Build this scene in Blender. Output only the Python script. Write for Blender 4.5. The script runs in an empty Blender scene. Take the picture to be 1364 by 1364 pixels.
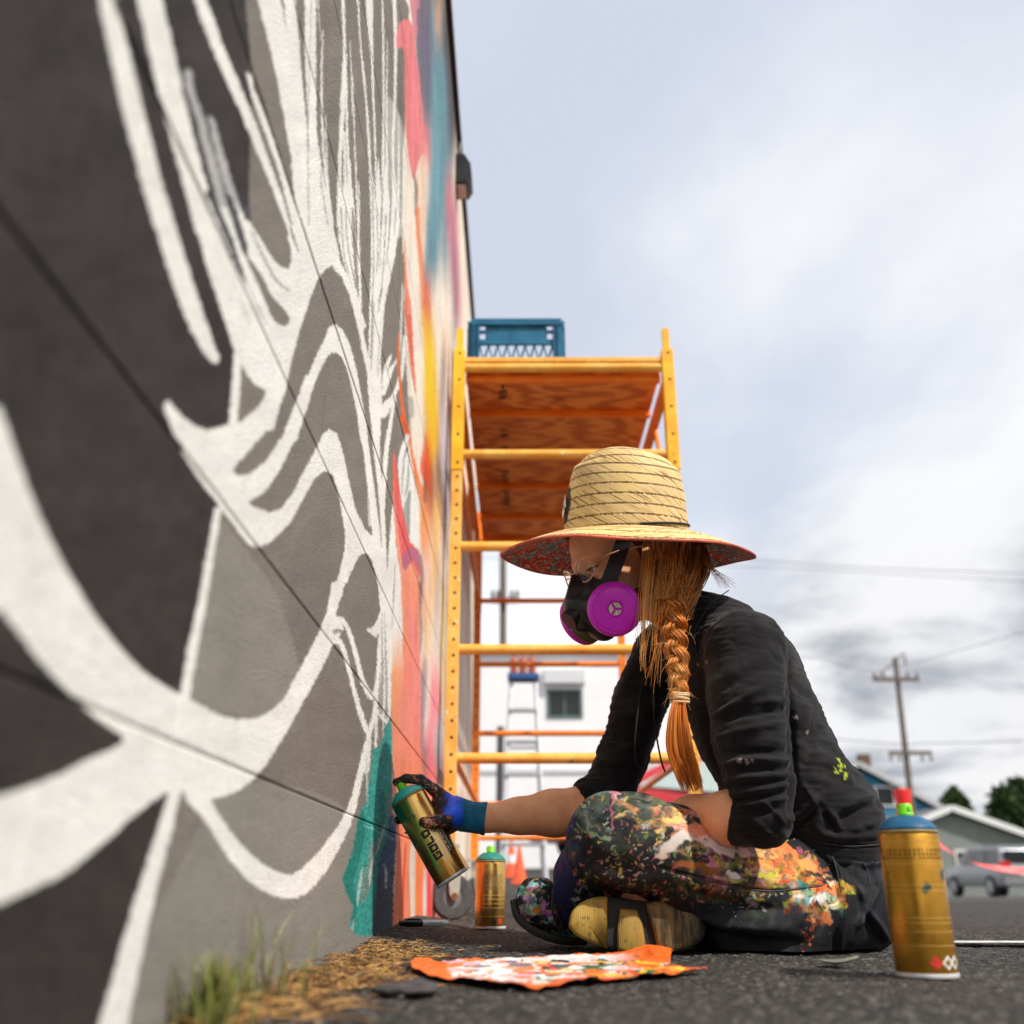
import bpy, bmesh, math, random
import numpy as np
from mathutils import Vector, Matrix, Euler, noise as mnoise
C = bpy.context.scene.collection
sc = bpy.context.scene
random.seed(7); rng = np.random.RandomState(11)
R = math.radians
# ------------------------------------------------------------------ camera, light, exposure
CAM_H = 0.097; FPX = 1303.0; PITCH = R(20.8); YAWC = R(0.26)
cd = bpy.data.cameras.new('camera'); cam = bpy.data.objects.new('camera', cd); C.objects.link(cam); sc.camera = cam
cam.location = (0, 0, CAM_H); cam.rotation_euler = (R(90) + PITCH, 0, YAWC)
cd.sensor_width = 36; cd.lens = 36 * FPX / 1364; cd.clip_start = 0.02; cd.clip_end = 3000
cd.dof.use_dof = True; cd.dof.focus_distance = 1.62; cd.dof.aperture_fstop = 3.2
sc.view_settings.view_transform = 'Standard'; sc.view_settings.look = 'None'
sc.view_settings.exposure = 0.36; sc.view_settings.gamma = 1; sc.view_settings.use_curve_mapping = False
sc.render.film_transparent = False
sc.cycles.max_bounces = 6; sc.cycles.use_denoising = True
SUN_EL, SUN_AZ = R(48), R(129)        # azimuth measured clockwise from +Y (the way the camera looks)
sl = bpy.data.lights.new('sun', 'SUN'); sl.energy = 3.6; sl.angle = R(1.6); sl.color = (1, .94, .85)
sun = bpy.data.objects.new('sun', sl); C.objects.link(sun)
sdir = Vector((math.sin(SUN_AZ) * math.cos(SUN_EL), math.cos(SUN_AZ) * math.cos(SUN_EL), math.sin(SUN_EL)))
sun.rotation_euler = sdir.to_track_quat('Z', 'Y').to_euler(); sun.location = sdir * 30
w = bpy.data.worlds.new('World'); sc.world = w; w.use_nodes = True
def world():
    nt = w.node_tree; N = nt.nodes; L = nt.links; N.clear()
    def nd(t, **k):
        n = N.new(t)
        for a, b in k.items(): setattr(n, a, b)
        return n
    def mathn(op, a, b=None, c=None):
        n = nd('ShaderNodeMath', operation=op)
        for i, v in enumerate((a, b, c)):
            if v is None: continue
            if isinstance(v, (int, float)): n.inputs[i].default_value = v
            else: L.new(v, n.inputs[i])
        return n.outputs[0]
    def mixc(f, a, b):
        n = nd('ShaderNodeMix', data_type='RGBA')
        for i, v in ((0, f), (6, a), (7, b)):
            if isinstance(v, (int, float)): n.inputs[i].default_value = v
            elif isinstance(v, tuple): n.inputs[i].default_value = v
            else: L.new(v, n.inputs[i])
        return n.outputs[2]
    def ramp(f, a, b):
        n = nd('ShaderNodeMapRange', interpolation_type='SMOOTHSTEP'); L.new(f, n.inputs[0])
        n.inputs[1].default_value = a; n.inputs[2].default_value = b; return n.outputs[0]
    sky = nd('ShaderNodeTexSky', sky_type='NISHITA', sun_disc=False)
    sky.sun_elevation = SUN_EL; sky.sun_rotation = SUN_AZ; sky.air_density = 1; sky.dust_density = .6; sky.ozone_density = 2
    tc = nd('ShaderNodeTexCoord'); sx = nd('ShaderNodeSeparateXYZ'); L.new(tc.outputs['Generated'], sx.inputs[0])
    # project the direction on a cloud sheet so clouds flatten towards the horizon
    z = mathn('MAXIMUM', sx.outputs[2], 0.0); zz = mathn('ADD', z, 0.22)
    cx = mathn('DIVIDE', sx.outputs[0], zz); cy = mathn('DIVIDE', sx.outputs[1], zz)
    cv = nd('ShaderNodeCombineXYZ'); L.new(cx, cv.inputs[0]); L.new(cy, cv.inputs[1])
    def noise(scale, det, rough, off, dist=0.0, scl=(1, 1, 1), rot=0.0):
        mp = nd('ShaderNodeMapping'); mp.inputs[1].default_value = off; mp.inputs[3].default_value = scl; mp.inputs[2].default_value = (0, 0, rot); L.new(cv.outputs[0], mp.inputs[0])
        n = nd('ShaderNodeTexNoise'); L.new(mp.outputs[0], n.inputs['Vector']); n.inputs['Scale'].default_value = scale
        n.inputs['Detail'].default_value = det; n.inputs['Roughness'].default_value = rough; n.inputs['Distortion'].default_value = dist
        return n.outputs[0]
    n1 = noise(1.5, 6, .5, (3.1, 7.4, 0), .5, (1, .42, 1), .5)         # the wide sheets
    n2 = noise(1.9, 9, .56, (4.3, 6.2, 0), .25)          # the smaller heaps
    sheet = ramp(mathn('ADD', mathn('MULTIPLY', n1, .70), mathn('MULTIPLY', n2, .30)), .40, .60)
    low = ramp(sx.outputs[2], .40, .17)                 # heaps with grey undersides stand low in the sky
    heap = ramp(n2, .38, .60)
    skyc = nd('ShaderNodeVectorMath', operation='SCALE'); L.new(sky.outputs[0], skyc.inputs[0]); skyc.inputs['Scale'].default_value = .12
    blue = mixc(.84, skyc.outputs[0], (.575, .61, .70, 1))
    high = mixc(sheet, blue, (.75, .757, .775, 1))
    lowc = mixc(heap, (.24, .26, .30, 1), (.72, .72, .73, 1))
    lf = mathn('MULTIPLY', low, ramp(sx.outputs[0], .02, .32)); lf = mathn('MULTIPLY', lf, .88)
    col = mixc(lf, high, lowc)
    glare = mathn('MULTIPLY', ramp(sx.outputs[2], .42, .10), ramp(sx.outputs[0], .34, .02))
    col = mixc(mathn('MULTIPLY', glare, .85), col, (1.25, 1.25, 1.25, 1))
    bg = nd('ShaderNodeBackground'); L.new(col, bg.inputs[0]); bg.inputs[1].default_value = 1.0
    out = nd('ShaderNodeOutputWorld'); L.new(bg.outputs[0], out.inputs[0])
world()

# ------------------------------------------------------------------ projection helpers (pixels of the 1364 px photograph -> points at a known distance)
VPX = 682 + FPX * math.tan(YAWC) / math.cos(PITCH) * 1.0
cp, sp = math.cos(PITCH), math.sin(PITCH)
Rc = np.array(cam.rotation_euler.to_matrix())
def ray(px, py):
    d = Rc @ np.array([(px - 682) / FPX, -(py - 682) / FPX, -1.0]); return d
def at(px, py, Y):
    d = ray(px, py); t = Y / d[1]; return Vector((d[0] * t, Y, d[2] * t + CAM_H))
def atz(px, py, Z=0.0):
    d = ray(px, py); t = (Z - CAM_H) / d[2]; return Vector((d[0] * t, d[1] * t, Z))
def proj(P):
    P = np.asarray(P, float) - np.array([0, 0, CAM_H]); c = P @ Rc
    z = np.maximum(-c[..., 2], 1e-3)
    return 682 + c[..., 0] / z * FPX, 682 - c[..., 1] / z * FPX, -c[..., 2]
def lin(r, g, b):
    f = lambda u: (u / 255) / 12.92 if u / 255 <= .04045 else ((u / 255 + .055) / 1.055) ** 2.4
    return (f(r), f(g), f(b))
# ------------------------------------------------------------------ object helpers
def tag(o, label=None, cat=None, group=None, kind=None):
    if label: o['label'] = label
    if cat: o['category'] = cat
    if group: o['group'] = group
    if kind: o['kind'] = kind
    return o
def empty(name, loc=(0, 0, 0), label=None, cat=None, group=None, rot=(0, 0, 0)):
    o = bpy.data.objects.new(name, None); C.objects.link(o); o.location = loc; o.rotation_euler = rot
    o.empty_display_size = .05
    return tag(o, label, cat, group)
def mesh_obj(name, verts, faces, mat, parent=None, smooth=False, world_space=True, col=None):
    me = bpy.data.meshes.new(name)
    verts = np.asarray(verts, dtype=np.float32)
    if isinstance(faces, np.ndarray):
        nv = faces.shape[1]; nf = len(faces)
        me.vertices.add(len(verts)); me.vertices.foreach_set('co', verts.ravel())
        me.loops.add(nf * nv); me.loops.foreach_set('vertex_index', faces.astype(np.int32).ravel())
        me.polygons.add(nf); me.polygons.foreach_set('loop_start', np.arange(0, nf * nv, nv, dtype=np.int32))
        me.update(calc_edges=True)
    else:
        me.from_pydata([tuple(map(float, v)) for v in verts], [], faces); me.update()
    if smooth: me.polygons.foreach_set('use_smooth', [True] * len(me.polygons))
    if col is not None:
        a = me.color_attributes.new('paint', 'FLOAT_COLOR', 'POINT')
        c4 = np.ones((len(verts), 4), np.float32); c4[:, :3] = col; a.data.foreach_set('color', c4.ravel())
    if mat: me.materials.append(mat)
    o = bpy.data.objects.new(name, me); C.objects.link(o)
    if parent:
        o.parent = parent
        if world_space:
            o.matrix_parent_inverse = parent_world(parent).inverted()
    return o
def parent_world(p):
    m = Matrix.LocRotScale(p.location, p.rotation_euler, p.scale)
    if p.parent: m = parent_world(p.parent) @ p.matrix_parent_inverse @ m
    return m
class MB:
    """collects simple solids in world space"""
    def __init__(s): s.v = []; s.f = []
    def add(s, v, f):
        n = len(s.v); s.v += [tuple(x) for x in v]; s.f += [tuple(i + n for i in q) for q in f]; return s
    def box(s, a, b, M=None, bev=0.0):
        a = Vector(a); b = Vector(b)
        if bev > 0:
            bm = bmesh.new(); bmesh.ops.create_cube(bm, size=1.0)
            for q in bm.verts: q.co = Vector([(a[i] + b[i]) / 2 + q.co[i] * abs(b[i] - a[i]) for i in range(3)])
            bmesh.ops.bevel(bm, geom=bm.edges[:], offset=bev, segments=2, profile=.7, affect='EDGES')
            bm.verts.index_update()
            v = [q.co.copy() for q in bm.verts]; f = [[q.index for q in p.verts] for p in bm.faces]; bm.free()
        else:
            v = [Vector((x, y, z)) for x in (a[0], b[0]) for y in (a[1], b[1]) for z in (a[2], b[2])]
            f = [(0, 1, 3, 2), (4, 6, 7, 5), (0, 4, 5, 1), (2, 3, 7, 6), (0, 2, 6, 4), (1, 5, 7, 3)]
        if M is not None: v = [M @ q for q in v]
        return s.add(v, f)
    def tube(s, pts, rad, n=8, cap=True, flat=None):
        pts = [Vector(p) for p in pts]
        if not hasattr(rad, '__len__'): rad = [rad] * len(pts)
        t0 = (pts[1] - pts[0]).normalized()
        up = Vector((0, 0, 1)) if abs(t0.z) < .9 else Vector((1, 0, 0))
        u = t0.cross(up).normalized(); rings = []; v = []
        for i, p in enumerate(pts):
            t = ((pts[min(i + 1, len(pts) - 1)] - pts[max(i - 1, 0)])).normalized()
            u = (u - t * u.dot(t)); u = u.normalized() if u.length > 1e-6 else t.orthogonal().normalized()
            b = t.cross(u)
            for k in range(n):
                a = 2 * math.pi * k / n
                v.append(p + u * (math.cos(a) * rad[i]) + b * (math.sin(a) * rad[i] * (flat or 1)))
        f = []
        for i in range(len(pts) - 1):
            for k in range(n):
                a = i * n + k; b2 = i * n + (k + 1) % n
                f.append((a, b2, b2 + n, a + n))
        if cap:
            f.append(tuple(range(n - 1, -1, -1))); m = (len(pts) - 1) * n; f.append(tuple(range(m, m + n)))
        return s.add(v, f)
    def lathe(s, prof, M, n=32):
        """prof = [(r, z)]"""
        v = []; f = []
        for r, z in prof:
            for k in range(n):
                a = 2 * math.pi * k / n; v.append(M @ Vector((r * math.cos(a), r * math.sin(a), z)))
        for i in range(len(prof) - 1):
            for k in range(n):
                a = i * n + k; b = i * n + (k + 1) % n; f.append((a, b, b + n, a + n))
        if prof[0][0] > 1e-5: f.append(tuple(range(n - 1, -1, -1)))
        if prof[-1][0] > 1e-5:
            m = (len(prof) - 1) * n; f.append(tuple(range(m, m + n)))
        return s.add(v, f)
    def build(s, name, mat, parent=None, smooth=False, bevel=0, kind=None, label=None):
        o = mesh_obj(name, s.v, s.f, mat, parent, smooth)
        if smooth: smooth_by_angle(o)
        if kind: o['kind'] = kind
        if label: o['label'] = label
        return o
def smooth_by_angle(o, ang=R(40)):
    me = o.data
    bm = bmesh.new(); bm.from_mesh(me)
    for e in bm.edges:
        if len(e.link_faces) == 2 and e.calc_face_angle(0) > ang: e.smooth = False
    bm.to_mesh(me); bm.free()
def frame_matrix(origin, zdir, xhint=(1, 0, 0)):
    z = Vector(zdir).normalized(); x = Vector(xhint); x = (x - z * x.dot(z)).normalized(); y = z.cross(x)
    M = Matrix.Identity(4)
    for i in range(3): M[i][0], M[i][1], M[i][2], M[i][3] = x[i], y[i], z[i], origin[i]
    return M
def dup_tree(o, loc=None, parent=None, rot=None):
    c = o.copy(); C.objects.link(c)
    if parent: c.parent = parent
    if loc is not None: c.location = loc
    if rot is not None: c.rotation_euler = rot
    for ch in list(o.children): dup_tree(ch, parent=c)
    return c
# ------------------------------------------------------------------ materials
MATS = {}
class NT:
    def __init__(s, name):
        s.m = bpy.data.materials.new(name); s.m.use_nodes = True; s.N = s.m.node_tree.nodes; s.L = s.m.node_tree.links
        s.b = s.N['Principled BSDF']; s.tc = None
    def n(s, t, **k):
        x = s.N.new(t)
        for a, b in k.items(): setattr(x, a, b)
        return x
    def set(s, inp, v):
        if v is None: return
        if isinstance(v, (int, float)): inp.default_value = v
        elif isinstance(v, tuple):
            inp.default_value = (v + (1,)) if len(v) == 3 and len(inp.default_value) == 4 else v
        else: s.L.new(v, inp)
    def co(s, which='Object', scale=None, rot=None, loc=None):
        if not s.tc: s.tc = s.n('ShaderNodeTexCoord')
        if scale is None and rot is None and loc is None: return s.tc.outputs[which]
        m = s.n('ShaderNodeMapping'); s.L.new(s.tc.outputs[which], m.inputs[0])
        if scale: m.inputs['Scale'].default_value = scale
        if rot: m.inputs['Rotation'].default_value = rot
        if loc: m.inputs['Location'].default_value = loc
        return m.outputs[0]
    def noise(s, scale, det=4, rough=.55, vec=None, dist=0.0, out=0):
        x = s.n('ShaderNodeTexNoise'); s.L.new(vec or s.co(), x.inputs['Vector'])
        x.inputs['Scale'].default_value = scale; x.inputs['Detail'].default_value = det
        x.inputs['Roughness'].default_value = rough; x.inputs['Distortion'].default_value = dist
        return x.outputs[out]
    def vor(s, scale, vec=None, out='Distance', feature='F1'):
        x = s.n('ShaderNodeTexVoronoi', feature=feature); s.L.new(vec or s.co(), x.inputs['Vector']); x.inputs['Scale'].default_value = scale
        return x.outputs[out]
    def wave(s, scale, vec=None, dist=1.0, det=2, direction='X', dscale=1.0):
        x = s.n('ShaderNodeTexWave', bands_direction=direction); s.L.new(vec or s.co(), x.inputs['Vector'])
        x.inputs['Scale'].default_value = scale; x.inputs['Distortion'].default_value = dist; x.inputs['Detail'].default_value = det
        x.inputs['Detail Scale'].default_value = dscale
        return x.outputs['Fac']
    def rng(s, v, a, b, c=0.0, d=1.0, smooth=True):
        x = s.n('ShaderNodeMapRange', interpolation_type='SMOOTHSTEP' if smooth else 'LINEAR'); s.L.new(v, x.inputs[0])
        for i, q in enumerate((a, b, c, d)): x.inputs[i + 1].default_value = q
        return x.outputs[0]
    def mix(s, f, a, b, mode='MIX'):
        x = s.n('ShaderNodeMix', data_type='RGBA', blend_type=mode)
        s.set(x.inputs[0], f); s.set(x.inputs[6], a); s.set(x.inputs[7], b); return x.outputs[2]
    def math(s, op, a, b=None):
        x = s.n('ShaderNodeMath', operation=op); s.set(x.inputs[0], a); s.set(x.inputs[1], b); return x.outputs[0]
    def attr(s, name='paint'):
        x = s.n('ShaderNodeAttribute', attribute_name=name); return x.outputs['Color']
    def sep(s, v):
        x = s.n('ShaderNodeSeparateXYZ'); s.L.new(v, x.inputs[0]); return x.outputs
    def bump(s, h, strength=.3, dist=.002):
        x = s.n('ShaderNodeBump'); s.L.new(h, x.inputs['Height']); x.inputs['Strength'].default_value = strength
        x.inputs['Distance'].default_value = dist; s.L.new(x.outputs[0], s.b.inputs['Normal']); return x
    def fin(s, color=None, rough=.6, metal=0.0, spec=None, **k):
        s.set(s.b.inputs['Base Color'], color); s.set(s.b.inputs['Roughness'], rough); s.set(s.b.inputs['Metallic'], metal)
        if spec is not None: s.b.inputs['Specular IOR Level'].default_value = spec
        for a, v in k.items(): s.set(s.b.inputs[a.replace('_', ' ')], v)
        return s.m
def simple(name, rgb, rough=.6, metal=0.0, var=.12, scale=30, bump=.15, bd=.001, spec=None, **k):
    if name in MATS: return MATS[name]
    t = NT(name); nz = t.noise(scale, 5, .6)
    a = tuple(max(0, c * (1 - var)) for c in rgb); b = tuple(min(1, c * (1 + var)) for c in rgb)
    col = t.mix(t.rng(nz, .3, .7), a, b)
    if bump: t.bump(t.noise(scale * 4, 3, .6), bump, bd)
    r = t.rng(t.noise(scale * .6, 3), .3, .7, max(.03, rough - .07), min(1, rough + .07))
    MATS[name] = t.fin(col, r, metal, spec, **k); return MATS[name]
# ------------------------------------------------------------------ the mural, kept as paint colours laid on the blocks
WALL_X = -0.24; WALL_TOP = 2.95; WALL_END = 5.5
CW, CH = 664, 1400
canvas = np.zeros((CH, CW, 3), np.float32)
yy, xx = np.mgrid[0:CH, 0:CW].astype(np.float32)
DARK = lin(55, 49, 47); GRY = lin(128, 121, 112); WHT = lin(240, 238, 231)
def vnoise2(sx, sy, seed):
    r = np.random.RandomState(seed); g = r.rand(int(CH / sy) + 3, int(CW / sx) + 3).astype(np.float32)
    u = xx / sx; v = yy / sy; iu = u.astype(int); iv = v.astype(int); fu = u - iu; fv = v - iv
    fu = fu * fu * (3 - 2 * fu); fv = fv * fv * (3 - 2 * fv)
    return (g[iv, iu] * (1 - fu) + g[iv, iu + 1] * fu) * (1 - fv) + (g[iv + 1, iu] * (1 - fu) + g[iv + 1, iu + 1] * fu) * fv
def crom(P, k=8):
    P = np.asarray(P, float); out = []
    for i in range(len(P) - 1):
        a = P[max(i - 1, 0)]; b = P[i]; c = P[i + 1]; d = P[min(i + 2, len(P) - 1)]
        for t in np.linspace(0, 1, k, endpoint=False):
            out.append(.5 * (2 * b + (c - a) * t + (2 * a - 5 * b + 4 * c - d) * t * t + (3 * b - a - 3 * c + d) * t ** 3))
    out.append(P[-1]); return np.array(out)
class Frame:
    def __init__(s, ox, oy, k): s.o = np.array([ox, oy], float); s.k = k
    def pt(s, P): P = np.asarray(P, float).copy(); P[:, :2] = s.o + P[:, :2] / s.k; return P
    def poly(s, P, col, soft=1.0, smooth=True, a=1.0):
        P = s.pt(P)[:, :2]
        if smooth: P = crom(np.vstack([P, P[:1]]), 5)
        x0, y0 = np.floor(P.min(0) - 4).astype(int); x1, y1 = np.ceil(P.max(0) + 4).astype(int)
        x0 = max(x0, 0); y0 = max(y0, 0); x1 = min(x1, CW); y1 = min(y1, CH)
        if x1 <= x0 or y1 <= y0: return
        X = xx[y0:y1, x0:x1]; Y = yy[y0:y1, x0:x1]; cov = np.zeros(X.shape, np.float32)
        for ox, oy in ((-.3, -.3), (.3, -.3), (-.3, .3), (.3, .3)):
            ins = np.zeros(X.shape, bool); q = P; n = len(q)
            for i in range(n):
                xa, ya = q[i]; xb, yb = q[(i + 1) % n]
                if ya == yb: continue
                lo, hi = (ya, yb) if ya < yb else (yb, ya)
                j0 = max(int(math.ceil(lo - oy)) - y0, 0); j1 = min(int(math.floor(hi - oy)) - y0 + 1, X.shape[0])
                if j1 <= j0: continue
                ysub = Y[j0:j1, :] + oy; c = (ysub >= lo) & (ysub < hi)
                ins[j0:j1] ^= c & (X[j0:j1] + ox < (xb - xa) * (ysub - ya) / (yb - ya) + xa)
            cov += ins
        cov = cov[..., None] / 4 * a
        canvas[y0:y1, x0:x1] = canvas[y0:y1, x0:x1] * (1 - cov) + np.array(col, np.float32) * cov
    def stroke(s, P, col, a=1.0, soft=.8):
        P = s.pt(P); P[:, 2] /= s.k
        P = crom(P, 8)
        x0, y0 = np.floor(P[:, :2].min(0) - P[:, 2].max()).astype(int) - 2; x1, y1 = np.ceil(P[:, :2].max(0) + P[:, 2].max()).astype(int) + 2
        x0 = max(x0, 0); y0 = max(y0, 0); x1 = min(x1, CW); y1 = min(y1, CH)
        if x1 <= x0 or y1 <= y0: return
        D = np.full((y1 - y0, x1 - x0), 99, np.float32)
        for i in range(len(P) - 1):
            ax, ay, aw = P[i]; bx, by, bw = P[i + 1]; m = max(aw, bw) / 2 + 3
            u0 = max(int(min(ax, bx) - m), x0); u1 = min(int(max(ax, bx) + m) + 1, x1); v0 = max(int(min(ay, by) - m), y0); v1 = min(int(max(ay, by) + m) + 1, y1)
            if u1 <= u0 or v1 <= v0: continue
            X = xx[v0:v1, u0:u1]; Y = yy[v0:v1, u0:u1]; dx, dy = bx - ax, by - ay; l = dx * dx + dy * dy + 1e-6
            t = np.clip(((X - ax) * dx + (Y - ay) * dy) / l, 0, 1)
            d = np.hypot(X - ax - t * dx, Y - ay - t * dy) - (aw + (bw - aw) * t) / 2
            sub = D[v0 - y0:v1 - y0, u0 - x0:u1 - x0]; np.minimum(sub, d, out=sub)
        cov = (np.clip(.5 - D / (2 * soft), 0, 1) * a)[..., None]
        canvas[y0:y1, x0:x1] = canvas[y0:y1, x0:x1] * (1 - cov) + np.array(col, np.float32) * cov
F0 = Frame(0, 0, 1.0); F1 = Frame(100, 0, 4.547); F2 = Frame(180, 280, 4.547); F3 = Frame(340, 0, 4.547); F4 = Frame(340, 280, 4.547)
def sm_(a, b, x): t = np.clip((x - a) / (b - a), 0, 1); return t * t * (3 - 2 * t)
F5 = Frame(200, 500, 4.547); F6 = Frame(400, 560, 5.683); F7 = Frame(400, 780, 5.683); F8 = Frame(400, 1000, 5.683)
# grounds: charcoal to the left, grey primer to the right
canvas[:] = GRY
n = vnoise2(26, 40, 1) * .6 + vnoise2(9, 14, 2) * .4
canvas *= (.9 + .2 * n)[..., None]
mask = (vnoise2(60, 120, 5) > .62); 
F0.poly([(432, 900), (440, 700), (395, 720), (385, 860), (410, 960), (360, 990), (330, 1050), (470, 1080), (480, 960)], lin(118, 110, 103), a=.5)
F0.poly([(270, 1090), (330, 1040), (470, 1085), (500, 1240), (420, 1300), (200, 1364), (160, 1330)], lin(146, 143, 134), a=.6)
F0.poly([(295, 690), (372, 800), (400, 940), (300, 950), (250, 920)], lin(150, 147, 136), a=.55)
F0.poly([(-40, -40), (337, -40), (337, 100), (333, 198), (331, 285), (336, 400), (318, 480), (305, 590), (290, 690), (265, 820), (243, 930), (232, 1050), (200, 1170), (165, 1290), (138, 1380), (100, 1450), (-60, 1450)], DARK, smooth=False)
dk = (xx < 340) & (canvas[..., 0] < .08)
canvas[dk] *= (.62 + .75 * (vnoise2(70, 60, 9) * .5 + vnoise2(18, 18, 8) * .5))[dk][:, None]
LG = lin(188, 186, 184)
# upper left sweeps
F1.stroke([(185, -60, 100), (197, 0, 105), (312, 500, 122), (437, 1000, 124), (535, 1364, 112)], WHT)
F2.stroke([(140, -60, 112), (157, 0, 114), (245, 300, 122), (347, 600, 112), (427, 800, 88), (478, 890, 60), (492, 915, 24)], WHT)
F1.stroke([(430, -60, 150), (452, 0, 150), (565, 500, 148), (640, 800, 140), (722, 1100, 138), (800, 1364, 158)], WHT)
F1.stroke([(685, 440, 48), (700, 560, 44), (745, 680, 50), (830, 1000, 52), (925, 1364, 52)], LG, .9)
F1.stroke([(825, 725, 34), (880, 950, 48), (950, 1180, 52), (1025, 1364, 60)], LG, .92)
F1.stroke([(735, -40, 70), (760, 0, 72), (870, 300, 70), (1010, 620, 62), (1130, 920, 52), (1240, 1200, 34), (1300, 1364, 30)], WHT)
F1.stroke([(1045, 440, 14), (1090, 580, 42), (1150, 720, 40), (1230, 980, 40), (1330, 1300, 36), (1350, 1364, 36)], WHT)
# the big pale mass
F2.poly([(345, -10), (420, 300), (485, 500), (550, 700), (600, 850), (590, 1000), (572, 1300), (600, 1364), (840, 1330), (895, 1110), (940, 950), (1000, 720), (1060, 540), (1100, 430), (1150, 360), (1195, 335), (1240, 380), (1300, 520), (1364, 760), (1400, 700), (1330, 500), (1250, 330), (1210, 150), (1180, 0), (1160, -20), (880, -20), (690, -20), (500, -10)], WHT, smooth=False)
F2.poly([(640, 925), (660, 960), (700, 1000), (735, 1050), (795, 1085), (770, 1155), (700, 1230), (622, 1285), (636, 1100)], GRY)
F2.poly([(695, -30), (690, 60), (760, 170), (820, 270), (870, 330), (925, 352), (945, 300), (930, 180), (875, -30)], GRY)
F2.poly([(672, 290), (740, 440), (790, 560), (830, 650), (880, 695), (915, 700), (938, 655), (900, 595), (830, 520), (770, 400), (700, 300)], GRY)
INK = lin(56, 54, 62)
F2.stroke([(440, -110, 30), (495, 0, 36), (550, 120, 40), (603, 270, 36), (640, 370, 30), (672, 440, 8)], INK, .95)
F2.stroke([(560, -80, 30), (592, 0, 42), (625, 110, 46), (660, 220, 40), (682, 290, 10)], INK, .95)
F2.stroke([(640, -90, 40), (668, -10, 52), (682, 40, 36), (694, 75, 6)], INK, .95)
F2.stroke([(700, 120, 10), (800, 330, 16), (860, 430, 18), (932, 488, 8)], lin(150, 148, 146), .9)
F2.stroke([(680, 440, 4), (740, 580, 10), (800, 695, 5)], lin(150, 148, 146), .8)
F2.stroke([(635, 545, 4), (665, 620, 9), (700, 690, 4)], lin(165, 155, 140), .8)
F2.stroke([(905, -20, 8), (960, 170, 14), (990, 250, 6)], lin(120, 116, 110), .9)
F2.poly([(1172, 60), (1200, 60), (1240, 200), (1225, 150)], GRY, a=.8)
# long hair like strands at the top
F3.poly([(-20, -20), (8, -20), (100, 350), (150, 600), (210, 950), (250, 1364), (330, 1400), (322, 900), (300, 620), (215, 300), (150, -20)], WHT, smooth=False)
F3.poly([(-60, -20), (10, -20), (105, 350), (155, 600), (215, 950), (255, 1364), (215, 1364), (60, 760), (-10, 560)], GRY, smooth=False)
F3.stroke([(-10, 560, 16), (40, 700, 34), (150, 1010, 36), (250, 1364, 46)], WHT)
F3.stroke([(-20, 760, 14), (60, 980, 28), (200, 1364, 30)], WHT)
F3.poly([(168, -20), (242, -20), (270, 300), (298, 640), (250, 450), (200, 250)], WHT, smooth=False)
F3.poly([(298, -20), (368, -20), (368, 400), (372, 800), (425, 1150), (470, 1400), (325, 1400), (322, 800), (302, 400)], WHT, smooth=False)
for a in ([(340, -10, 5), (325, 500, 6), (318, 800, 9), (325, 1364, 5)], [(405, 1000, 4), (400, 1100, 8), (440, 1364, 5)]): F3.stroke(a, GRY, .8)
for a in ([(408, 190, 7), (402, 600, 12), (420, 1000, 14), (462, 1364, 16)], [(378, -10, 5), (398, 250, 3)], [(425, 700, 6), (440, 1100, 10), (470, 1364, 14)],
          [(530, -10, 20), (540, 300, 20), (532, 600, 30), (512, 1000, 22), (502, 1364, 18)], [(552, 330, 8), (556, 800, 14), (575, 1200, 18), (582, 1364, 20)],
          [(540, 800, 10), (545, 1100, 22), (546, 1364, 34)], [(588, 460, 7), (604, 900, 8), (622, 1364, 9)], [(574, 240, 3), (584, 480, 5), (588, 700, 3)],
          [(622, -10, 10), (640, 300, 9), (672, 640, 9), (692, 1000, 10), (706, 1364, 10)], [(690, -10, 46), (698, 200, 32), (706, 330, 16), (716, 600, 12), (730, 1000, 10), (736, 1364, 10)],
          [(655, 380, 4), (668, 560, 8), (690, 800, 5), (716, 1364, 8)], [(770, -10, 9), (776, 300, 12), (776, 800, 12), (770, 1364, 26)], [(800, 240, 4), (796, 700, 9), (800, 1364, 12)],
          [(842, -10, 24), (850, 250, 20), (846, 600, 16), (834, 900, 14), (840, 1364, 20)], [(870, 700, 3), (868, 1100, 12), (870, 1364, 12)], [(900, 900, 8), (908, 1364, 40)]):
    F3.stroke(a, WHT, .95, .6)
F3.poly([(780, 560), (850, 640), (900, 800), (930, 1100), (920, 1400), (770, 1400), (785, 900)], WHT, a=.35)
F3.stroke([(880, 310, 36), (878, 420, 34), (884, 700, 22)], lin(118, 112, 100), .9)
# strands below, crop 4
F4.poly([(500, -20), (512, -260), (540, -60), (575, -300), (600, -20), (612, 200), (620, 420), (628, 560), (642, 640), (640, 720), (600, 520), (540, 330), (505, 180)], WHT, smooth=False)
for a in ([(520, -10, 8), (535, 250, 6), (590, 480, 5)], [(548, -10, 5), (560, 200, 6), (606, 460, 8)], [(588, -10, 12), (600, 200, 22), (612, 400, 18), (622, 520, 4)]): F4.stroke(a, GRY, .9, .6)
F4.stroke([(624, -180, 5), (628, -10, 9), (626, 250, 16), (636, 500, 14), (632, 600, 20)], WHT)
F4.poly([(700, -20), (712, -240), (728, -60), (745, -330), (765, -60), (790, -280), (815, -50), (842, -260), (870, -20), (868, 120), (850, 260), (815, 430), (785, 560), (775, 700), (758, 900), (770, 1150), (760, 1400), (705, 1400), (680, 1050), (692, 600), (700, 300)], WHT, smooth=False)
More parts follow.
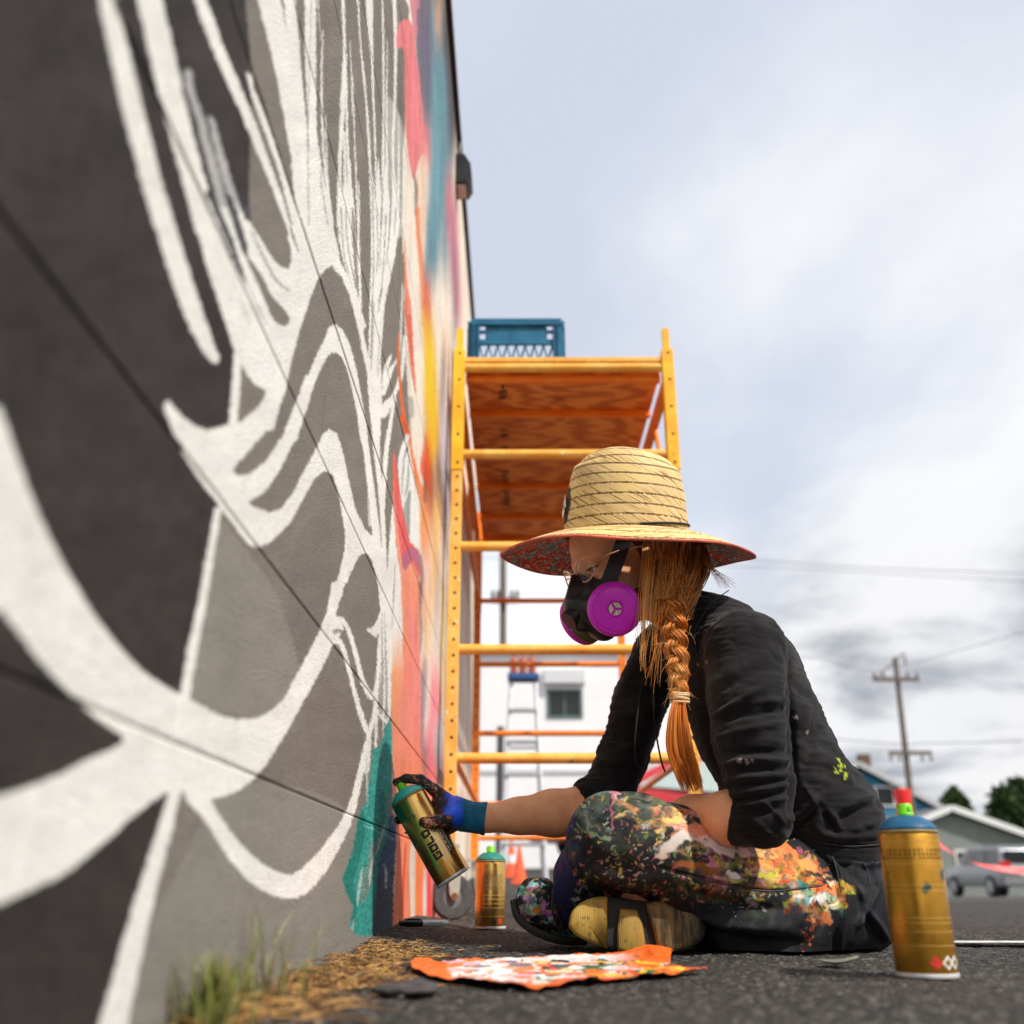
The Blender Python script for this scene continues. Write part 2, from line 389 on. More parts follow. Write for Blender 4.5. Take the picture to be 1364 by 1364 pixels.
for a in ([(708, -160, 3), (712, -10, 6), (716, 300, 6), (706, 700, 8), (698, 900, 6)], [(735, -10, 6), (742, 200, 5), (736, 380, 3)], [(772, -200, 3), (766, -10, 10), (758, 200, 5), (752, 340, 3)], [(792, 30, 7), (780, 260, 5), (765, 520, 4)],
          [(824, -180, 3), (820, -10, 10), (806, 200, 6), (790, 330, 3)], [(852, -10, 8), (840, 150, 4)], [(718, 560, 4), (712, 800, 5), (700, 1000, 3)], [(750, 560, 9), (764, 480, 6), (745, 620, 4)], [(752, 760, 3), (742, 1000, 4)]): F4.stroke(a, lin(120, 116, 112), .9, .6)
F4.stroke([(500, 350, 50), (555, 420, 36), (600, 570, 26), (640, 740, 26), (680, 930, 30), (715, 1080, 44), (740, 1300, 40)], WHT)
F4.stroke([(470, 330, 6), (440, 335, 2)], WHT)
# the nested arches
F4.poly([(150, 1400), (250, 1180), (310, 1030), (370, 880), (430, 760), (445, 710), (490, 698), (530, 730), (580, 840), (620, 1000), (650, 1180), (690, 1400), (640, 1400), (615, 1200), (580, 1040), (545, 935), (505, 872), (455, 870), (410, 935), (340, 1100), (270, 1330), (240, 1400)], WHT)
F5.poly([(80, 180), (110, 155), (200, 250), (260, 300), (350, 330), (480, 300), (530, 290), (600, 240), (680, 170), (700, 90), (640, 60), (580, -10), (600, -40), (846, -40), (840, 0), (810, 120), (770, 220), (700, 340), (600, 460), (530, 530), (495, 580), (540, 608), (600, 600), (700, 520), (800, 370), (870, 200), (940, 0), (1010, 0), (940, 230), (860, 430), (770, 600), (690, 710), (590, 770), (640, 800), (720, 830), (790, 810), (860, 720), (920, 600), (975, 500), (1050, 350), (1085, 325), (1130, 350), (1170, 470), (1200, 620), (1240, 800), (1300, 930), (1345, 970), (1500, 1050), (1500, 1364), (1400, 1364), (1345, 1130), (1310, 1080), (1260, 1110), (1210, 1200), (1165, 1364), (1095, 1364), (1150, 1180), (1180, 1050), (1180, 950), (1150, 760), (1110, 610), (1060, 575), (1000, 620), (920, 760), (850, 890), (740, 1000), (650, 1045), (600, 1030), (560, 980), (470, 860), (380, 740), (280, 610), (200, 480), (130, 330)], WHT, smooth=False)
F5.poly([(575, -20), (640, 55), (700, 85), (690, 130), (560, 60)], GRY, smooth=False, a=0)
F5.stroke([(1225, -10, 44), (1270, 200, 44), (1305, 430, 36), (1330, 650, 36), (1338, 900, 30)], WHT)
F5.stroke([(1300, 560, 3), (1322, 760, 4), (1338, 960, 3)], GRY)
# the seam line
F0.stroke([(316, 470, 8), (312, 540, 10), (307, 580, 9)], WHT)
F0.stroke([(290, 680, 9), (280, 740, 11), (266, 820, 12), (252, 890, 13), (246, 935, 14)], WHT)
F0.stroke([(236, 1045, 16), (218, 1110, 20), (195, 1190, 24), (172, 1280, 30), (150, 1370, 38)], WHT)
# trunk between the grey and the colours
F6.poly([(450, -20), (500, 300), (530, 600), (545, 880), (500, 1000), (540, 1060), (570, 1150), (590, 1300), (600, 1400), (770, 1400), (765, 1200), (722, 950), (715, 640), (700, 400), (700, 100), (690, -20)], WHT, smooth=False)
F6.stroke([(515, -20, 34), (540, 240, 32), (575, 520, 26), (600, 760, 14), (618, 960, 3)], GRY)
F6.poly([(612, -20), (682, -20), (655, 130), (640, 280), (622, 460), (606, 300), (606, 120)], GRY)
F6.poly([(700, 40), (672, 200), (650, 480), (640, 700), (650, 900), (655, 1140), (668, 1000), (690, 720), (705, 600), (702, 300)], GRY)
F6.poly([(692, -20), (762, -20), (812, 110), (770, 250), (742, 370), (715, 240), (702, 100)], GRY)
F6.stroke([(690, -10, 26), (655, 160, 24), (635, 330, 20), (628, 500, 14)], WHT)
# grey lens shapes under the trunk
F6.poly([(430, 1050), (455, 1015), (500, 1003), (535, 1050), (570, 1150), (592, 1300), (605, 1420), (320, 1420), (380, 1180)], GRY, smooth=False)
F7.poly([(340, -20), (590, -20), (602, 180), (590, 400), (588, 640), (575, 780), (545, 830), (510, 780), (460, 640), (400, 430), (350, 290), (310, 240), (270, 235), (300, 120)], GRY, smooth=False)
F7.poly([(500, 330), (560, 300), (592, 230), (604, 190), (600, 300), (578, 385), (540, 370)], WHT)
F7.poly([(588, -20), (770, -20), (778, 250), (785, 470), (770, 492), (700, 498), (688, 700), (684, 990), (650, 1060), (575, 960), (576, 700), (592, 400), (606, 180)], WHT, smooth=False)
for a in ([(620, 200, 3), (618, 450, 10), (622, 700, 20), (612, 960, 26)], [(638, 200, 4), (645, 450, 9), (652, 760, 18), (650, 1000, 24)], [(600, 560, 3), (602, 750, 14), (594, 930, 26)], [(712, -10, 4), (700, 150, 7), (694, 320, 3)]): F7.stroke(a, lin(148, 146, 142), .9, .6)
F6.stroke([(718, 1080, 3), (712, 1250, 7), (705, 1380, 4)], lin(120, 112, 110), .9)
# main stem and loops
F7.poly([(240, -30), (200, 200), (130, 380), (0, 620), (-200, 1000), (-150, 1110), (-60, 985), (80, 740), (200, 490), (260, 440), (330, 330), (300, 240), (265, 230), (300, 100), (338, -30)], WHT, smooth=False)
F7.stroke([(265, 290, 60), (310, 265, 50), (350, 310, 34), (395, 430, 36), (440, 600, 34), (480, 740, 40), (545, 840, 46), (580, 740, 30), (596, 500, 24), (604, 250, 12)], WHT)
F7.stroke([(200, 430, 60), (270, 410, 50), (325, 480, 34), (370, 650, 32), (425, 860, 34), (480, 1040, 38), (515, 1110, 36), (550, 1020, 34), (572, 860, 24)], WHT)
F7.stroke([(262, 350, 30), (310, 345, 26), (360, 440, 18), (420, 660, 18), (480, 830, 8)], GRY, .9)
F7.stroke([(520, 1120, 40), (512, 1240, 46), (500, 1400, 44)], WHT)
F7.stroke([(575, 960, 26), (572, 1160, 18), (562, 1380, 14)], WHT)
F7.stroke([(630, 1010, 9), (628, 1150, 4)], WHT)
# large lower sweeps
F0.poly([(-60, 380), (0, 540), (20, 600), (50, 680), (90, 760), (140, 838), (190, 893), (243, 926), (300, 955), (345, 955), (378, 930), (402, 889), (440, 850), (436, 875), (400, 942), (365, 1002), (335, 1040), (300, 1060), (265, 1066), (232, 1052), (180, 1086), (130, 1130), (70, 1172), (-60, 1215), (-60, 1080), (0, 1060), (60, 1040), (120, 1010), (165, 986), (130, 958), (80, 910), (30, 850), (-60, 700)], WHT, smooth=True)
F0.stroke([(262, 1058, 30), (283, 1090, 20), (310, 1130, 24), (345, 1165, 30), (388, 1181, 32), (420, 1158, 26), (450, 1115, 17), (468, 1078, 11), (478, 1040, 9), (489, 990, 8)], WHT)
for q in range(40):
    a = q / 39; F0.stroke([(300 + 150 * a, 1180, .1), (300 + 150 * a, 1180, .1)], WHT, 0)
# ---- colour side
TEAL = lin(52, 150, 140); TEALD = lin(18, 110, 100); ORG = lin(240, 142, 92); PNK = lin(246, 128, 118); SAL = lin(240, 110, 80)
NAVY = lin(52, 78, 108); LAV = lin(196, 186, 208); PEACH = lin(247, 170, 112); CREAM = lin(240, 226, 210); YEL = lin(244, 196, 40); FIRE = lin(232, 92, 24)
SLATE = lin(108, 104, 122); STEEL = lin(104, 146, 160); MAUVE = lin(196, 118, 140); BARK = lin(92, 70, 62)
base = [  # top x, mid x, bottom x are all close to vertical in the wall's far part
 ((548, 20), CREAM, (548, 1300), 150)]
F0.poly([(530, -20), (545, 10), (538, 200), (536, 330), (541, 480), (545, 560), (540, 690), (536, 800), (536, 870), (522, 868), (521, 1000), (524, 1100), (516, 1260), (700, 1260), (700, -20)], CREAM, smooth=False)
def col(P, c, a=1.0, soft=1.5): F0.stroke(P, c, a, soft)
# upper part, y 0 to 560
col([(580, -10, 40), (582, 100, 38), (588, 260, 30)], STEEL)
col([(563, -10, 20), (565, 60, 22), (570, 150, 12)], SLATE)
col([(553, -10, 12), (558, 40, 10)], MAUVE, .9)
col([(583, -10, 10), (584, 60, 4)], PEACH, .7)
col([(600, -20, 20), (598, 60, 18), (602, 120, 14), (604, 200, 10)], lin(84, 78, 80))
col([(592, 85, 5), (590, 200, 9), (592, 340, 8), (594, 370, 3)], STEEL)
F3.poly([(905, 115), (870, 150), (855, 230), (860, 290), (900, 310), (905, 560), (912, 800), (935, 1000), (960, 1085), (1000, 960), (1060, 1000), (1060, 800), (1020, 740), (1000, 520), (975, 330), (960, 180), (935, 125)], lin(232, 130, 132))
F3.poly([(930, -20), (975, -20), (980, 100), (975, 260), (950, 120)], lin(214, 140, 152))
F3.poly([(975, 60), (1040, 60), (1045, 400), (1040, 700), (1020, 740), (1000, 480)], SLATE, a=.85)
F3.poly([(985, 1010), (1015, 930), (1035, 1010), (1040, 1250), (1030, 1400), (985, 1400), (980, 1150)], lin(244, 214, 190))
F3.poly([(1065, 480), (1110, 480), (1120, 900), (1115, 1400), (1040, 1400), (1060, 1000)], lin(110, 156, 168))
F3.poly([(1160, 1020), (1190, 1100), (1230, 1364), (1160, 1380)], lin(220, 130, 138))
F3.stroke([(960, 1050, 10), (975, 1150, 22), (970, 1300, 8)], lin(150, 128, 112), .9)
F4.stroke([(985, -10, 24), (990, 150, 28), (1010, 400, 30), (1020, 700, 24)], ORG)
F4.poly([(1040, -20), (1110, -20), (1115, 300), (1100, 440), (1070, 420), (1050, 440), (1025, 420), (1030, 200)], STEEL)
F4.stroke([(1185, -20, 50), (1200, 200, 56), (1215, 450, 50), (1230, 700, 30)], MAUVE)
F4.stroke([(1200, 300, 24), (1205, 600, 30), (1215, 800, 26)], SLATE, .55)
F4.poly([(1010, 600), (1060, 600), (1090, 800), (1105, 1100), (1115, 1400), (1025, 1400), (1020, 900)], YEL)
F4.poly([(1030, 430), (1060, 450), (1062, 620), (1045, 700), (1020, 560)], SAL)
F4.stroke([(1140, 700, 14), (1150, 850, 20), (1140, 1000, 8)], lin(244, 166, 130), .9)
F4.stroke([(1148, 820, 16), (1140, 1000, 34), (1130, 1200, 44), (1130, 1400, 50)], SLATE, .75)
F4.poly([(905, 420), (925, 480), (945, 600), (962, 900), (972, 1110), (945, 960), (920, 760), (905, 600)], lin(222, 110, 84))
F4.stroke([(906, 180, 4), (908, 320, 14), (912, 420, 18), (930, 620, 20)], lin(240, 140, 110))
F4.poly([(905, 1130), (960, 1150), (950, 1380), (900, 1380), (930, 1250)], lin(150, 146, 140), a=.6)
F4.poly([(782, 650), (800, 500), (900, 250), (905, 440), (890, 560), (870, 760), (868, 960), (858, 1060), (790, 1210), (770, 1150), (762, 900)], GRY, smooth=False)
F4.stroke([(892, 440, 6), (884, 700, 12), (868, 960, 6)], WHT, .8)
for a in ([(822, 880, 12), (795, 950, 26), (772, 1060, 14)], [(858, 905, 8), (815, 985, 30), (775, 1110, 26)], [(905, 760, 14), (890, 960, 26), (850, 1110, 34), (800, 1180, 50), (770, 1230, 60)]): F4.stroke(a, WHT)
F4.poly([(858, 1100), (885, 1060), (905, 1240), (930, 1380), (812, 1380), (830, 1250)], GRY, smooth=False)
F4.stroke([(850, 1100, 18), (825, 1250, 22), (805, 1390, 22)], WHT)
F4.stroke([(872, 740, 8), (868, 850, 14), (878, 1050, 16), (895, 1220, 22), (925, 1390, 26)], lin(232, 108, 44))
# middle part, y 560 to 800
F6.stroke([(765, -20, 30), (812, 80, 30), (830, 160, 26)], FIRE)
F6.stroke([(812, 120, 30), (770, 250, 40), (745, 370, 14)], WHT)
F6.poly([(838, -20), (960, -20), (940, 300), (925, 480), (900, 520), (850, 330)], CREAM)
F6.poly([(740, 380), (830, 200), (850, 400), (880, 600), (905, 760), (905, 980), (820, 880), (770, 640)], WHT, smooth=False)
for a in ([(790, 300, 10), (770, 450, 14), (775, 560, 6)], [(822, 260, 6), (812, 480, 16), (790, 580, 6)], [(828, 540, 22), (805, 700, 50), (822, 860, 20)]): F6.stroke(a, lin(150, 152, 146), .9)
F6.stroke([(832, 150, 14), (850, 280, 24), (890, 460, 36), (940, 620, 60), (960, 760, 60)], lin(238, 124, 52))
F6.poly([(950, -20), (1050, -20), (1052, 200), (1010, 330), (985, 400), (940, 200)], lin(238, 180, 30))
F6.poly([(955, 80), (985, 260), (1005, 400), (1000, 560), (985, 660), (960, 520), (905, 370), (925, 220)], lin(222, 70, 20))
F6.poly([(935, 440), (958, 470), (972, 600), (940, 628), (928, 560)], lin(92, 72, 60))
F6.stroke([(1090, -20, 60), (1095, 200, 70), (1115, 400, 50), (1120, 700, 24)], lin(206, 198, 218))
F6.stroke([(1045, 230, 20), (1050, 420, 60), (1080, 620, 50), (1090, 860, 34), (1092, 1060, 10)], lin(104, 80, 74))
F6.stroke([(1000, 420, 40), (1000, 600, 44), (985, 760, 30)], lin(150, 40, 16), .9)
F6.poly([(905, 640), (950, 630), (980, 760), (985, 950), (960, 1100), (925, 1000), (905, 860)], lin(250, 162, 104))
F6.poly([(1000, 600), (1045, 540), (1060, 700), (1050, 900), (1030, 1364), (985, 1364), (1000, 900)], lin(246, 188, 110))
F6.poly([(1050, 860), (1090, 900), (1110, 1100), (1130, 1364), (1040, 1364)], lin(220, 206, 190))
F6.poly([(710, 200), (735, 380), (772, 660), (830, 920), (900, 990), (915, 1100), (908, 1200), (850, 1080), (790, 1150), (745, 960), (712, 760), (702, 500)], lin(224, 96, 96), smooth=False)
F6.stroke([(706, 260, 8), (712, 480, 14), (722, 640, 8)], lin(240, 112, 64))
F6.stroke([(716, 640, 8), (728, 800, 18), (745, 1000, 26), (770, 1150, 24)], lin(246, 160, 130), .9)
F6.poly([(790, 1000), (850, 960), (900, 1010), (900, 1130), (850, 1050), (800, 1140), (770, 1060)], lin(176, 106, 136), a=.8)
F6.poly([(745, 1020), (785, 1150), (850, 1060), (905, 1200), (905, 1400), (765, 1400), (760, 1200)], lin(250, 152, 122), smooth=False)
F6.stroke([(910, 1020, 16), (922, 1180, 22), (908, 1380, 30)], lin(124, 96, 100), .9)
F6.stroke([(960, 1120, 50), (955, 1364, 50)], lin(226, 190, 204), .8)
# lower part y 780 to 1240
F7.poly([(765, -20), (905, -20), (905, 400), (900, 640), (920, 1400), (700, 1400), (690, 1150), (686, 900), (700, 505), (780, 495)], lin(246, 148, 116), smooth=False)
F7.poly([(820, 500), (905, 480), (915, 1400), (800, 1400), (760, 1000)], lin(246, 134, 126), a=.75)
F7.poly([(800, 160), (850, 230), (880, 300), (865, 400), (830, 330)], lin(212, 110, 150), a=.7)
F7.poly([(702, 500), (760, 500), (740, 760), (700, 980), (688, 860)], lin(246, 162, 108), a=.9)
F7.stroke([(912, -20, 26), (915, 180, 28), (918, 360, 22), (905, 520, 10)], lin(128, 100, 112), .85)
F7.stroke([(955, -20, 46), (945, 200, 56), (960, 420, 30), (925, 600, 20)], lin(244, 190, 150), .9)
F7.stroke([(1000, -20, 36), (990, 300, 40), (960, 520, 30)], lin(250, 206, 150), .9)
F7.stroke([(950, 560, 30), (935, 700, 44), (930, 900, 36), (925, 1100, 28), (935, 1400, 60)], lin(136, 110, 122), .85)
F7.poly([(985, 600), (1050, 700), (1060, 960), (1010, 1080), (990, 1400), (930, 1400), (945, 1150), (980, 950)], lin(244, 134, 152))
F7.stroke([(1045, -20, 40), (1035, 300, 34), (1030, 620, 16)], lin(186, 178, 196), .9)
F7.stroke([(1085, -20, 44), (1080, 400, 44), (1085, 800, 40), (1090, 1000, 22)], lin(240, 214, 150), .9)
F7.stroke([(1045, 960, 8), (1045, 1100, 34), (1045, 1400, 46)], lin(92, 142, 164))
F7.stroke([(1110, -20, 10), (1105, 700, 12), (1090, 1400, 20)], lin(160, 130, 130), .8)
F8.poly([(700, -20), (706, 200), (712, 460), (730, 640), (720, 900), (690, 1400), (1160, 1400), (1100, 900), (1100, -20)], lin(240, 134, 100), smooth=False)
F8.poly([(915, -20), (985, -20), (980, 200), (930, 180)], lin(120, 96, 108), a=.8)
F8.stroke([(1000, -20, 40), (985, 140, 50), (1010, 300, 20)], lin(238, 110, 130))
F8.stroke([(1045, -20, 44), (1055, 200, 40), (1075, 330, 20)], lin(98, 146, 166))
F8.stroke([(852, 700, 30), (848, 900, 44), (852, 1250, 30)], lin(216, 206, 186))
F8.stroke([(905, 700, 26), (900, 1000, 60), (895, 1300, 50)], lin(242, 122, 64))
F8.stroke([(945, 900, 12), (942, 1100, 24), (940, 1300, 16)], lin(222, 220, 226))
F8.stroke([(975, 880, 22), (975, 1100, 36), (975, 1300, 36)], lin(232, 62, 56))
F8.stroke([(1030, 900, 50), (1035, 1200, 56)], lin(168, 120, 184))
F8.stroke([(800, 700, 10), (780, 1000, 16), (775, 1300, 10)], lin(206, 66, 34))
# teal corner
F7.poly([(690, 985), (694, 1150), (704, 1400), (540, 1400), (600, 1220), (636, 1120), (636, 1030), (660, 1060)], TEAL, smooth=False)
F8.poly([(548, -20), (704, -20), (690, 200), (665, 460), (680, 640), (600, 900), (560, 1400), (430, 1400), (372, 1330), (400, 1180), (345, 1080), (318, 980), (340, 890), (400, 760), (420, 600), (450, 470), (492, 400), (530, 200), (545, 60)], TEAL, smooth=False)
F8.poly([(470, 430), (500, 560), (480, 700), (440, 860), (400, 1000), (430, 1150), (420, 1300), (380, 1300), (402, 1180), (345, 1080), (320, 980), (350, 890), (400, 760), (430, 560)], TEALD, smooth=False, a=.8)
F8.poly([(705, 470), (728, 560), (728, 700), (708, 1000), (695, 1400), (560, 1400), (580, 1000), (600, 800), (660, 640), (672, 500)], NAVY, smooth=False)
F8.poly([(640, 900), (690, 900), (682, 1400), (550, 1400), (570, 1100)], lin(70, 74, 76), a=.75)
F8.poly([(545, 660), (575, 760), (540, 1000), (480, 1150), (460, 1050), (500, 860)], lin(120, 130, 124), a=.75)
for a in ([(500, 60, 20), (505, 300, 10), (510, 420, 4)], [(640, 560, 12), (610, 660, 22), (575, 780, 8)], [(470, 880, 8), (450, 1020, 22), (432, 1170, 10)], [(560, 780, 8), (530, 920, 16), (525, 1020, 6)], [(640, 860, 4), (650, 960, 16), (648, 1040, 4)], [(405, 1280, 10), (398, 1350, 6)]): F8.stroke(a, lin(200, 212, 206), .8)
F8.stroke([(480, 565, 10), (560, 600, 12), (640, 640, 8), (715, 678, 8)], lin(130, 190, 186), .85)
# far colours melt into one another
reg = canvas[:, 548:].copy()
for it in range(3):
    acc = np.zeros_like(reg); tot = 0
    for dy in range(-16, 17, 4):
        for dx in (-2, -1, 0, 1, 2): acc += np.roll(np.roll(reg, dy, 0), dx, 1); tot += 1
    reg = acc / tot
wt = sm_(552, 575, xx[:, 548:])[..., None] * (1 - .75 * sm_(1120, 1150, yy[:, 548:])[..., None]); canvas[:, 548:] = canvas[:, 548:] * (1 - wt) + reg * wt
reg = canvas[780:1120, 523:560].copy(); acc = sum(np.roll(reg, d_, 0) for d_ in range(-30, 31, 5)) / 13; wv_ = (sm_(780, 830, yy[780:1120, 523:560]) * (1 - sm_(1060, 1110, yy[780:1120, 523:560])))[..., None]; canvas[780:1120, 523:560] = reg * (1 - wv_) + acc * wv_
# streaky spray grain that follows the brush direction
sn = vnoise2(3.2, 70, 21) * .6 + vnoise2(1.6, 30, 22) * .4
colr = (xx > 530) & (yy < 1240); canvas[colr] *= (.78 + .42 * sn)[colr][:, None]
sp = vnoise2(1.6, 1.6, 31); tl = (yy > 960) & (xx > 455) & (xx < 530) & (canvas[..., 2] > canvas[..., 0] * 1.3)
canvas[tl] = canvas[tl] * (.62 + .9 * sp[tl])[:, None]
canvas *= (.955 + .09 * vnoise2(5, 5, 41))[..., None]
canvas = np.clip(canvas, 0, .88)
canvas[:, :540] *= (.90 + .13 * vnoise2(34, 22, 61) + .05 * vnoise2(12, 50, 62))[:, :540, None]
def sample_canvas(px, py):
    x = np.clip(px, 0, CW - 2); y = np.clip(py, 0, CH - 2); i = x.astype(int); j = y.astype(int); fx = (x - i)[:, None]; fy = (y - j)[:, None]
    return (canvas[j, i] * (1 - fx) + canvas[j, i + 1] * fx) * (1 - fy) + (canvas[j + 1, i] * (1 - fx) + canvas[j + 1, i + 1] * fx) * fy
def vn3(P, scale, seed, perdet=1):
    """value noise at points, numpy"""
    P = np.asarray(P, np.float32) * scale + 1000; i = np.floor(P).astype(np.int64); f = P - i; f = f * f * (3 - 2 * f)
    def h(a, b, c):
        n = (a * 73856093) ^ (b * 19349663) ^ (c * 83492791) ^ (seed * 2654435)
        n = (n ^ (n >> 13)) * 1274126177 & 0x7fffffff; return (((n ^ (n >> 16)) & 0xffff) / 65535.0).astype(np.float32)
    r = 0
    for dx in (0, 1):
        for dy in (0, 1):
            for dz in (0, 1):
                wgt = (f[..., 0] if dx else 1 - f[..., 0]) * (f[..., 1] if dy else 1 - f[..., 1]) * (f[..., 2] if dz else 1 - f[..., 2])
                r = r + wgt * h(i[..., 0] + dx, i[..., 1] + dy, i[..., 2] + dz)
    return r
# wall paint material
t = NT('painted_block')
pc = t.attr(); obj = t.co('Object')
grain = t.noise(520, 3, .75); pit = t.vor(330); pores = t.rng(t.noise(300, 3, .6), .60, .68)
c1 = t.mix(t.math('MULTIPLY', pores, .38), pc, t.mix(1.0, pc, (.45, .43, .42), 'MULTIPLY'))
c1 = t.mix(t.math('MULTIPLY', t.rng(t.noise(9, 5, .6), .45, .75), .10), c1, t.mix(1.0, c1, (.7, .68, .64), 'MULTIPLY'))
h = t.math('ADD', t.math('MULTIPLY', grain, .7), t.math('MULTIPLY', pit, .5))
t.bump(h, .85, .0026); M_WALL = t.fin(c1, .86, spec=.25)
M_MORTAR = simple('mortar', (.10, .095, .09), .95, scale=60)
M_COPE = simple('coping_metal', (.035, .033, .034), .5, .4)
wall = empty('mural_wall', (WALL_X, 2.1, 0), 'concrete block wall covered by the swirling white, grey and coloured mural', 'wall')
BH, BL, GAP, CHM = .2, .4, .0013, .0018
def block(y0, y1, z0, z1, row):
    y0 += GAP / 2; y1 -= GAP / 2; z0 += GAP / 2; z1 -= GAP / 2
    vis = y1 > .36
    if vis:
        ax, ay, _ = proj([(WALL_X, max(y0, .38), z0), (WALL_X, y1, z0), (WALL_X, max(y0, .38), z1), (WALL_X, y1, z1)])
        inside = ax.max() > -10 and ay.max() > -40 and ay.min() < 1420
        st = 1.35 if ax.max() > 400 else (2.2 if ax.max() > 230 else 3.5)
        du = max(abs(ax[1] - ax[0]), abs(ax[3] - ax[2])); dv = max(abs(ay[2] - ay[0]), abs(ay[3] - ay[1]))
        du = max(du, math.hypot(ax[1] - ax[0], ay[1] - ay[0]) * .8, math.hypot(ax[3] - ax[2], ay[3] - ay[2]) * .8)
        if not inside: st = 14
        nu = int(min(max(du / st, 4), 230)); nv = int(min(max(dv / st, 4), 230))
        if not inside: nu = min(nu, 30); nv = min(nv, 30)
    else: nu = nv = 3
    us = np.linspace(y0 + CHM, y1 - CHM, nu); vs = np.linspace(z0 + CHM, z1 - CHM, nv)
    if vis and nu > 20:      # denser where the block is nearer
        tt = np.linspace(0, 1, nu); k0, k1 = 1 / max(us[0], .36), 1 / us[-1]; us = np.clip(1 / (k0 + (k1 - k0) * tt), us[0], us[-1]); us[0] = y0 + CHM
    us = np.concatenate([[y0], us, [y1]]); vs = np.concatenate([[z0], vs, [z1]])
    U, V = np.meshgrid(us, vs, indexing='ij'); X = np.full(U.shape, WALL_X + ((row * 7 + int(y0 * 13)) % 5 - 2) * .00025)
    edge_h = np.zeros(U.shape, bool); edge_h[:, 0] = edge_h[:, -1] = True; edge_v = np.zeros(U.shape, bool); edge_v[0] = edge_v[-1] = True
    X[edge_v] -= .0009; X[edge_h] -= .0014
    P = np.stack([X, U, V], -1).reshape(-1, 3)
    px, py, dz = proj(P)
    if vis and nu > 20:      # ragged spray edge and speckle at the grain of the block
        j1, j2 = vn3(P, 330, 71) - .5, vn3(P, 330, 72) - .5; px = px + j1 * 3.2; py = py + j2 * 4.5
    colr = sample_canvas(np.where(dz > .05, px, -5), py)
    if vis and nu > 20: colr = colr * (1 - .30 * (vn3(P, 420, 73) > .80) * (vn3(P, 60, 74)))[:, None]
    n0, n1 = U.shape; idx = np.arange(n0 * n1).reshape(n0, n1)
    q = np.stack([idx[:-1, :-1], idx[1:, :-1], idx[1:, 1:], idx[:-1, 1:]], -1).reshape(-1, 4)
    # sides going back into the wall
    ring = np.concatenate([idx[:, 0], idx[-1, 1:], idx[-2::-1, -1], idx[0, -2:0:-1]]); m = len(ring)
    B = P[ring].copy(); B[:, 0] = WALL_X - .03; nb = len(P)
    qs = np.stack([ring, nb + np.arange(m), nb + (np.arange(m) + 1) % m, np.roll(ring, -1)], -1)
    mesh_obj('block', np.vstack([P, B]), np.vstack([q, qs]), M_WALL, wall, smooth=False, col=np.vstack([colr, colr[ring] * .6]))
row = 0; z = 0.0
z0 = -0.008
while z0 < WALL_TOP - .001:
    z1 = min(BH * (row + 1) - .010 + .0, WALL_TOP)
    off = 0.0 if row % 2 else BL / 2; y = -1.3 + off - BL
    while y < WALL_END:
        a, b = max(y, -1.3), min(y + BL, WALL_END)
        if b - a > .03: block(a, b, z0, z1, row)
        y += BL
    z0 = z1; row += 1
MB().box((WALL_X - .19, -1.3, -.05), (WALL_X - .0045, WALL_END - .004, WALL_TOP - .002)).build('mortar_core', M_MORTAR, wall)
MB().box((WALL_X - .21, -1.3, WALL_TOP), (WALL_X + .018, WALL_END + .01, WALL_TOP + .035), bev=.004).build('coping', M_COPE, wall)
# ------------------------------------------------------------------ ground
def sm(a, b, x):
    t = np.clip((x - a) / (b - a), 0, 1); return t * t * (3 - 2 * t)
def gz(x, y):
    x = np.asarray(x, float); y = np.asarray(y, float)
    far = np.clip(y - 3.6, 0, 60); s = sm(.12, .36, x / np.maximum(y, 1.0))
    return far * (.0245 * (1 - s) - .0105 * s)
def lines(segs):
    out = []
    for a, b, n, p in segs:
        t = np.linspace(0, 1, n, endpoint=False)
        out.append(a + (b - a) * (t ** p if p > 0 else 1 - (1 - t) ** (-p)))
    out.append([segs[-1][1]]); return np.concatenate(out)
gx = lines([(-400, -8, 10, -2.6), (-8, -.32, 14, -2.2), (-.32, 1.35, 330, 1), (1.35, 12, 40, 1.7), (12, 500, 22, 2.4)])
gy = lines([(-60, .45, 10, -2.4), (.45, 2.4, 430, 1.25), (2.4, 6, 90, 1.4), (6, 70, 60, 1.6), (70, 900, 16, 2.4)])
GX, GY = np.meshgrid(gx, gy, indexing='ij')
G3 = np.stack([GX, GY, np.zeros_like(GX)], -1)
near = (1 - sm(3, 6, GY)) * (1 - sm(1.2, 4, np.abs(GX)))
dens = ((GX > -.33) & (GX < 1.36) & (GY > .44) & (GY < 2.6))
rough_h = (vn3(G3, 160, 1) - .5) * .0024 + (vn3(G3, 70, 2) - .5) * .0030 + (vn3(G3, 9, 3) - .5) * .004 * 1.0
GZ = gz(GX, GY) + .020 * np.exp(-(np.maximum(GX + .24, 0) / .085) ** 2) * sm(1.35, 1.95, GY) * (1 - sm(2.5, 3.0, GY)) * (GX < .1) + .0065 * sm(2.0, 2.2, GY) * (1 - sm(2.5, 2.9, GY)) * (GX < .3) * (GX > -.3) + np.where(dens, rough_h, (vn3(G3, 9, 3) - .5) * .003) * near - .0012
P = np.stack([GX, GY, GZ], -1).reshape(-1, 3)
idx = np.arange(P.shape[0]).reshape(GX.shape)
q = np.stack([idx[:-1, :-1], idx[1:, :-1], idx[1:, 1:], idx[:-1, 1:]], -1).reshape(-1, 4)
t = NT('asphalt'); co = t.co()
ag = t.vor(210); n2 = t.noise(90, 5, .7); n3 = t.noise(3.2, 5, .6); cell = t.vor(170, out='Color')
stone = t.rng(t.sep(cell)[0], .74, .9); base = t.mix(t.rng(n2, .35, .7), (.014, .0135, .013), (.060, .053, .046))
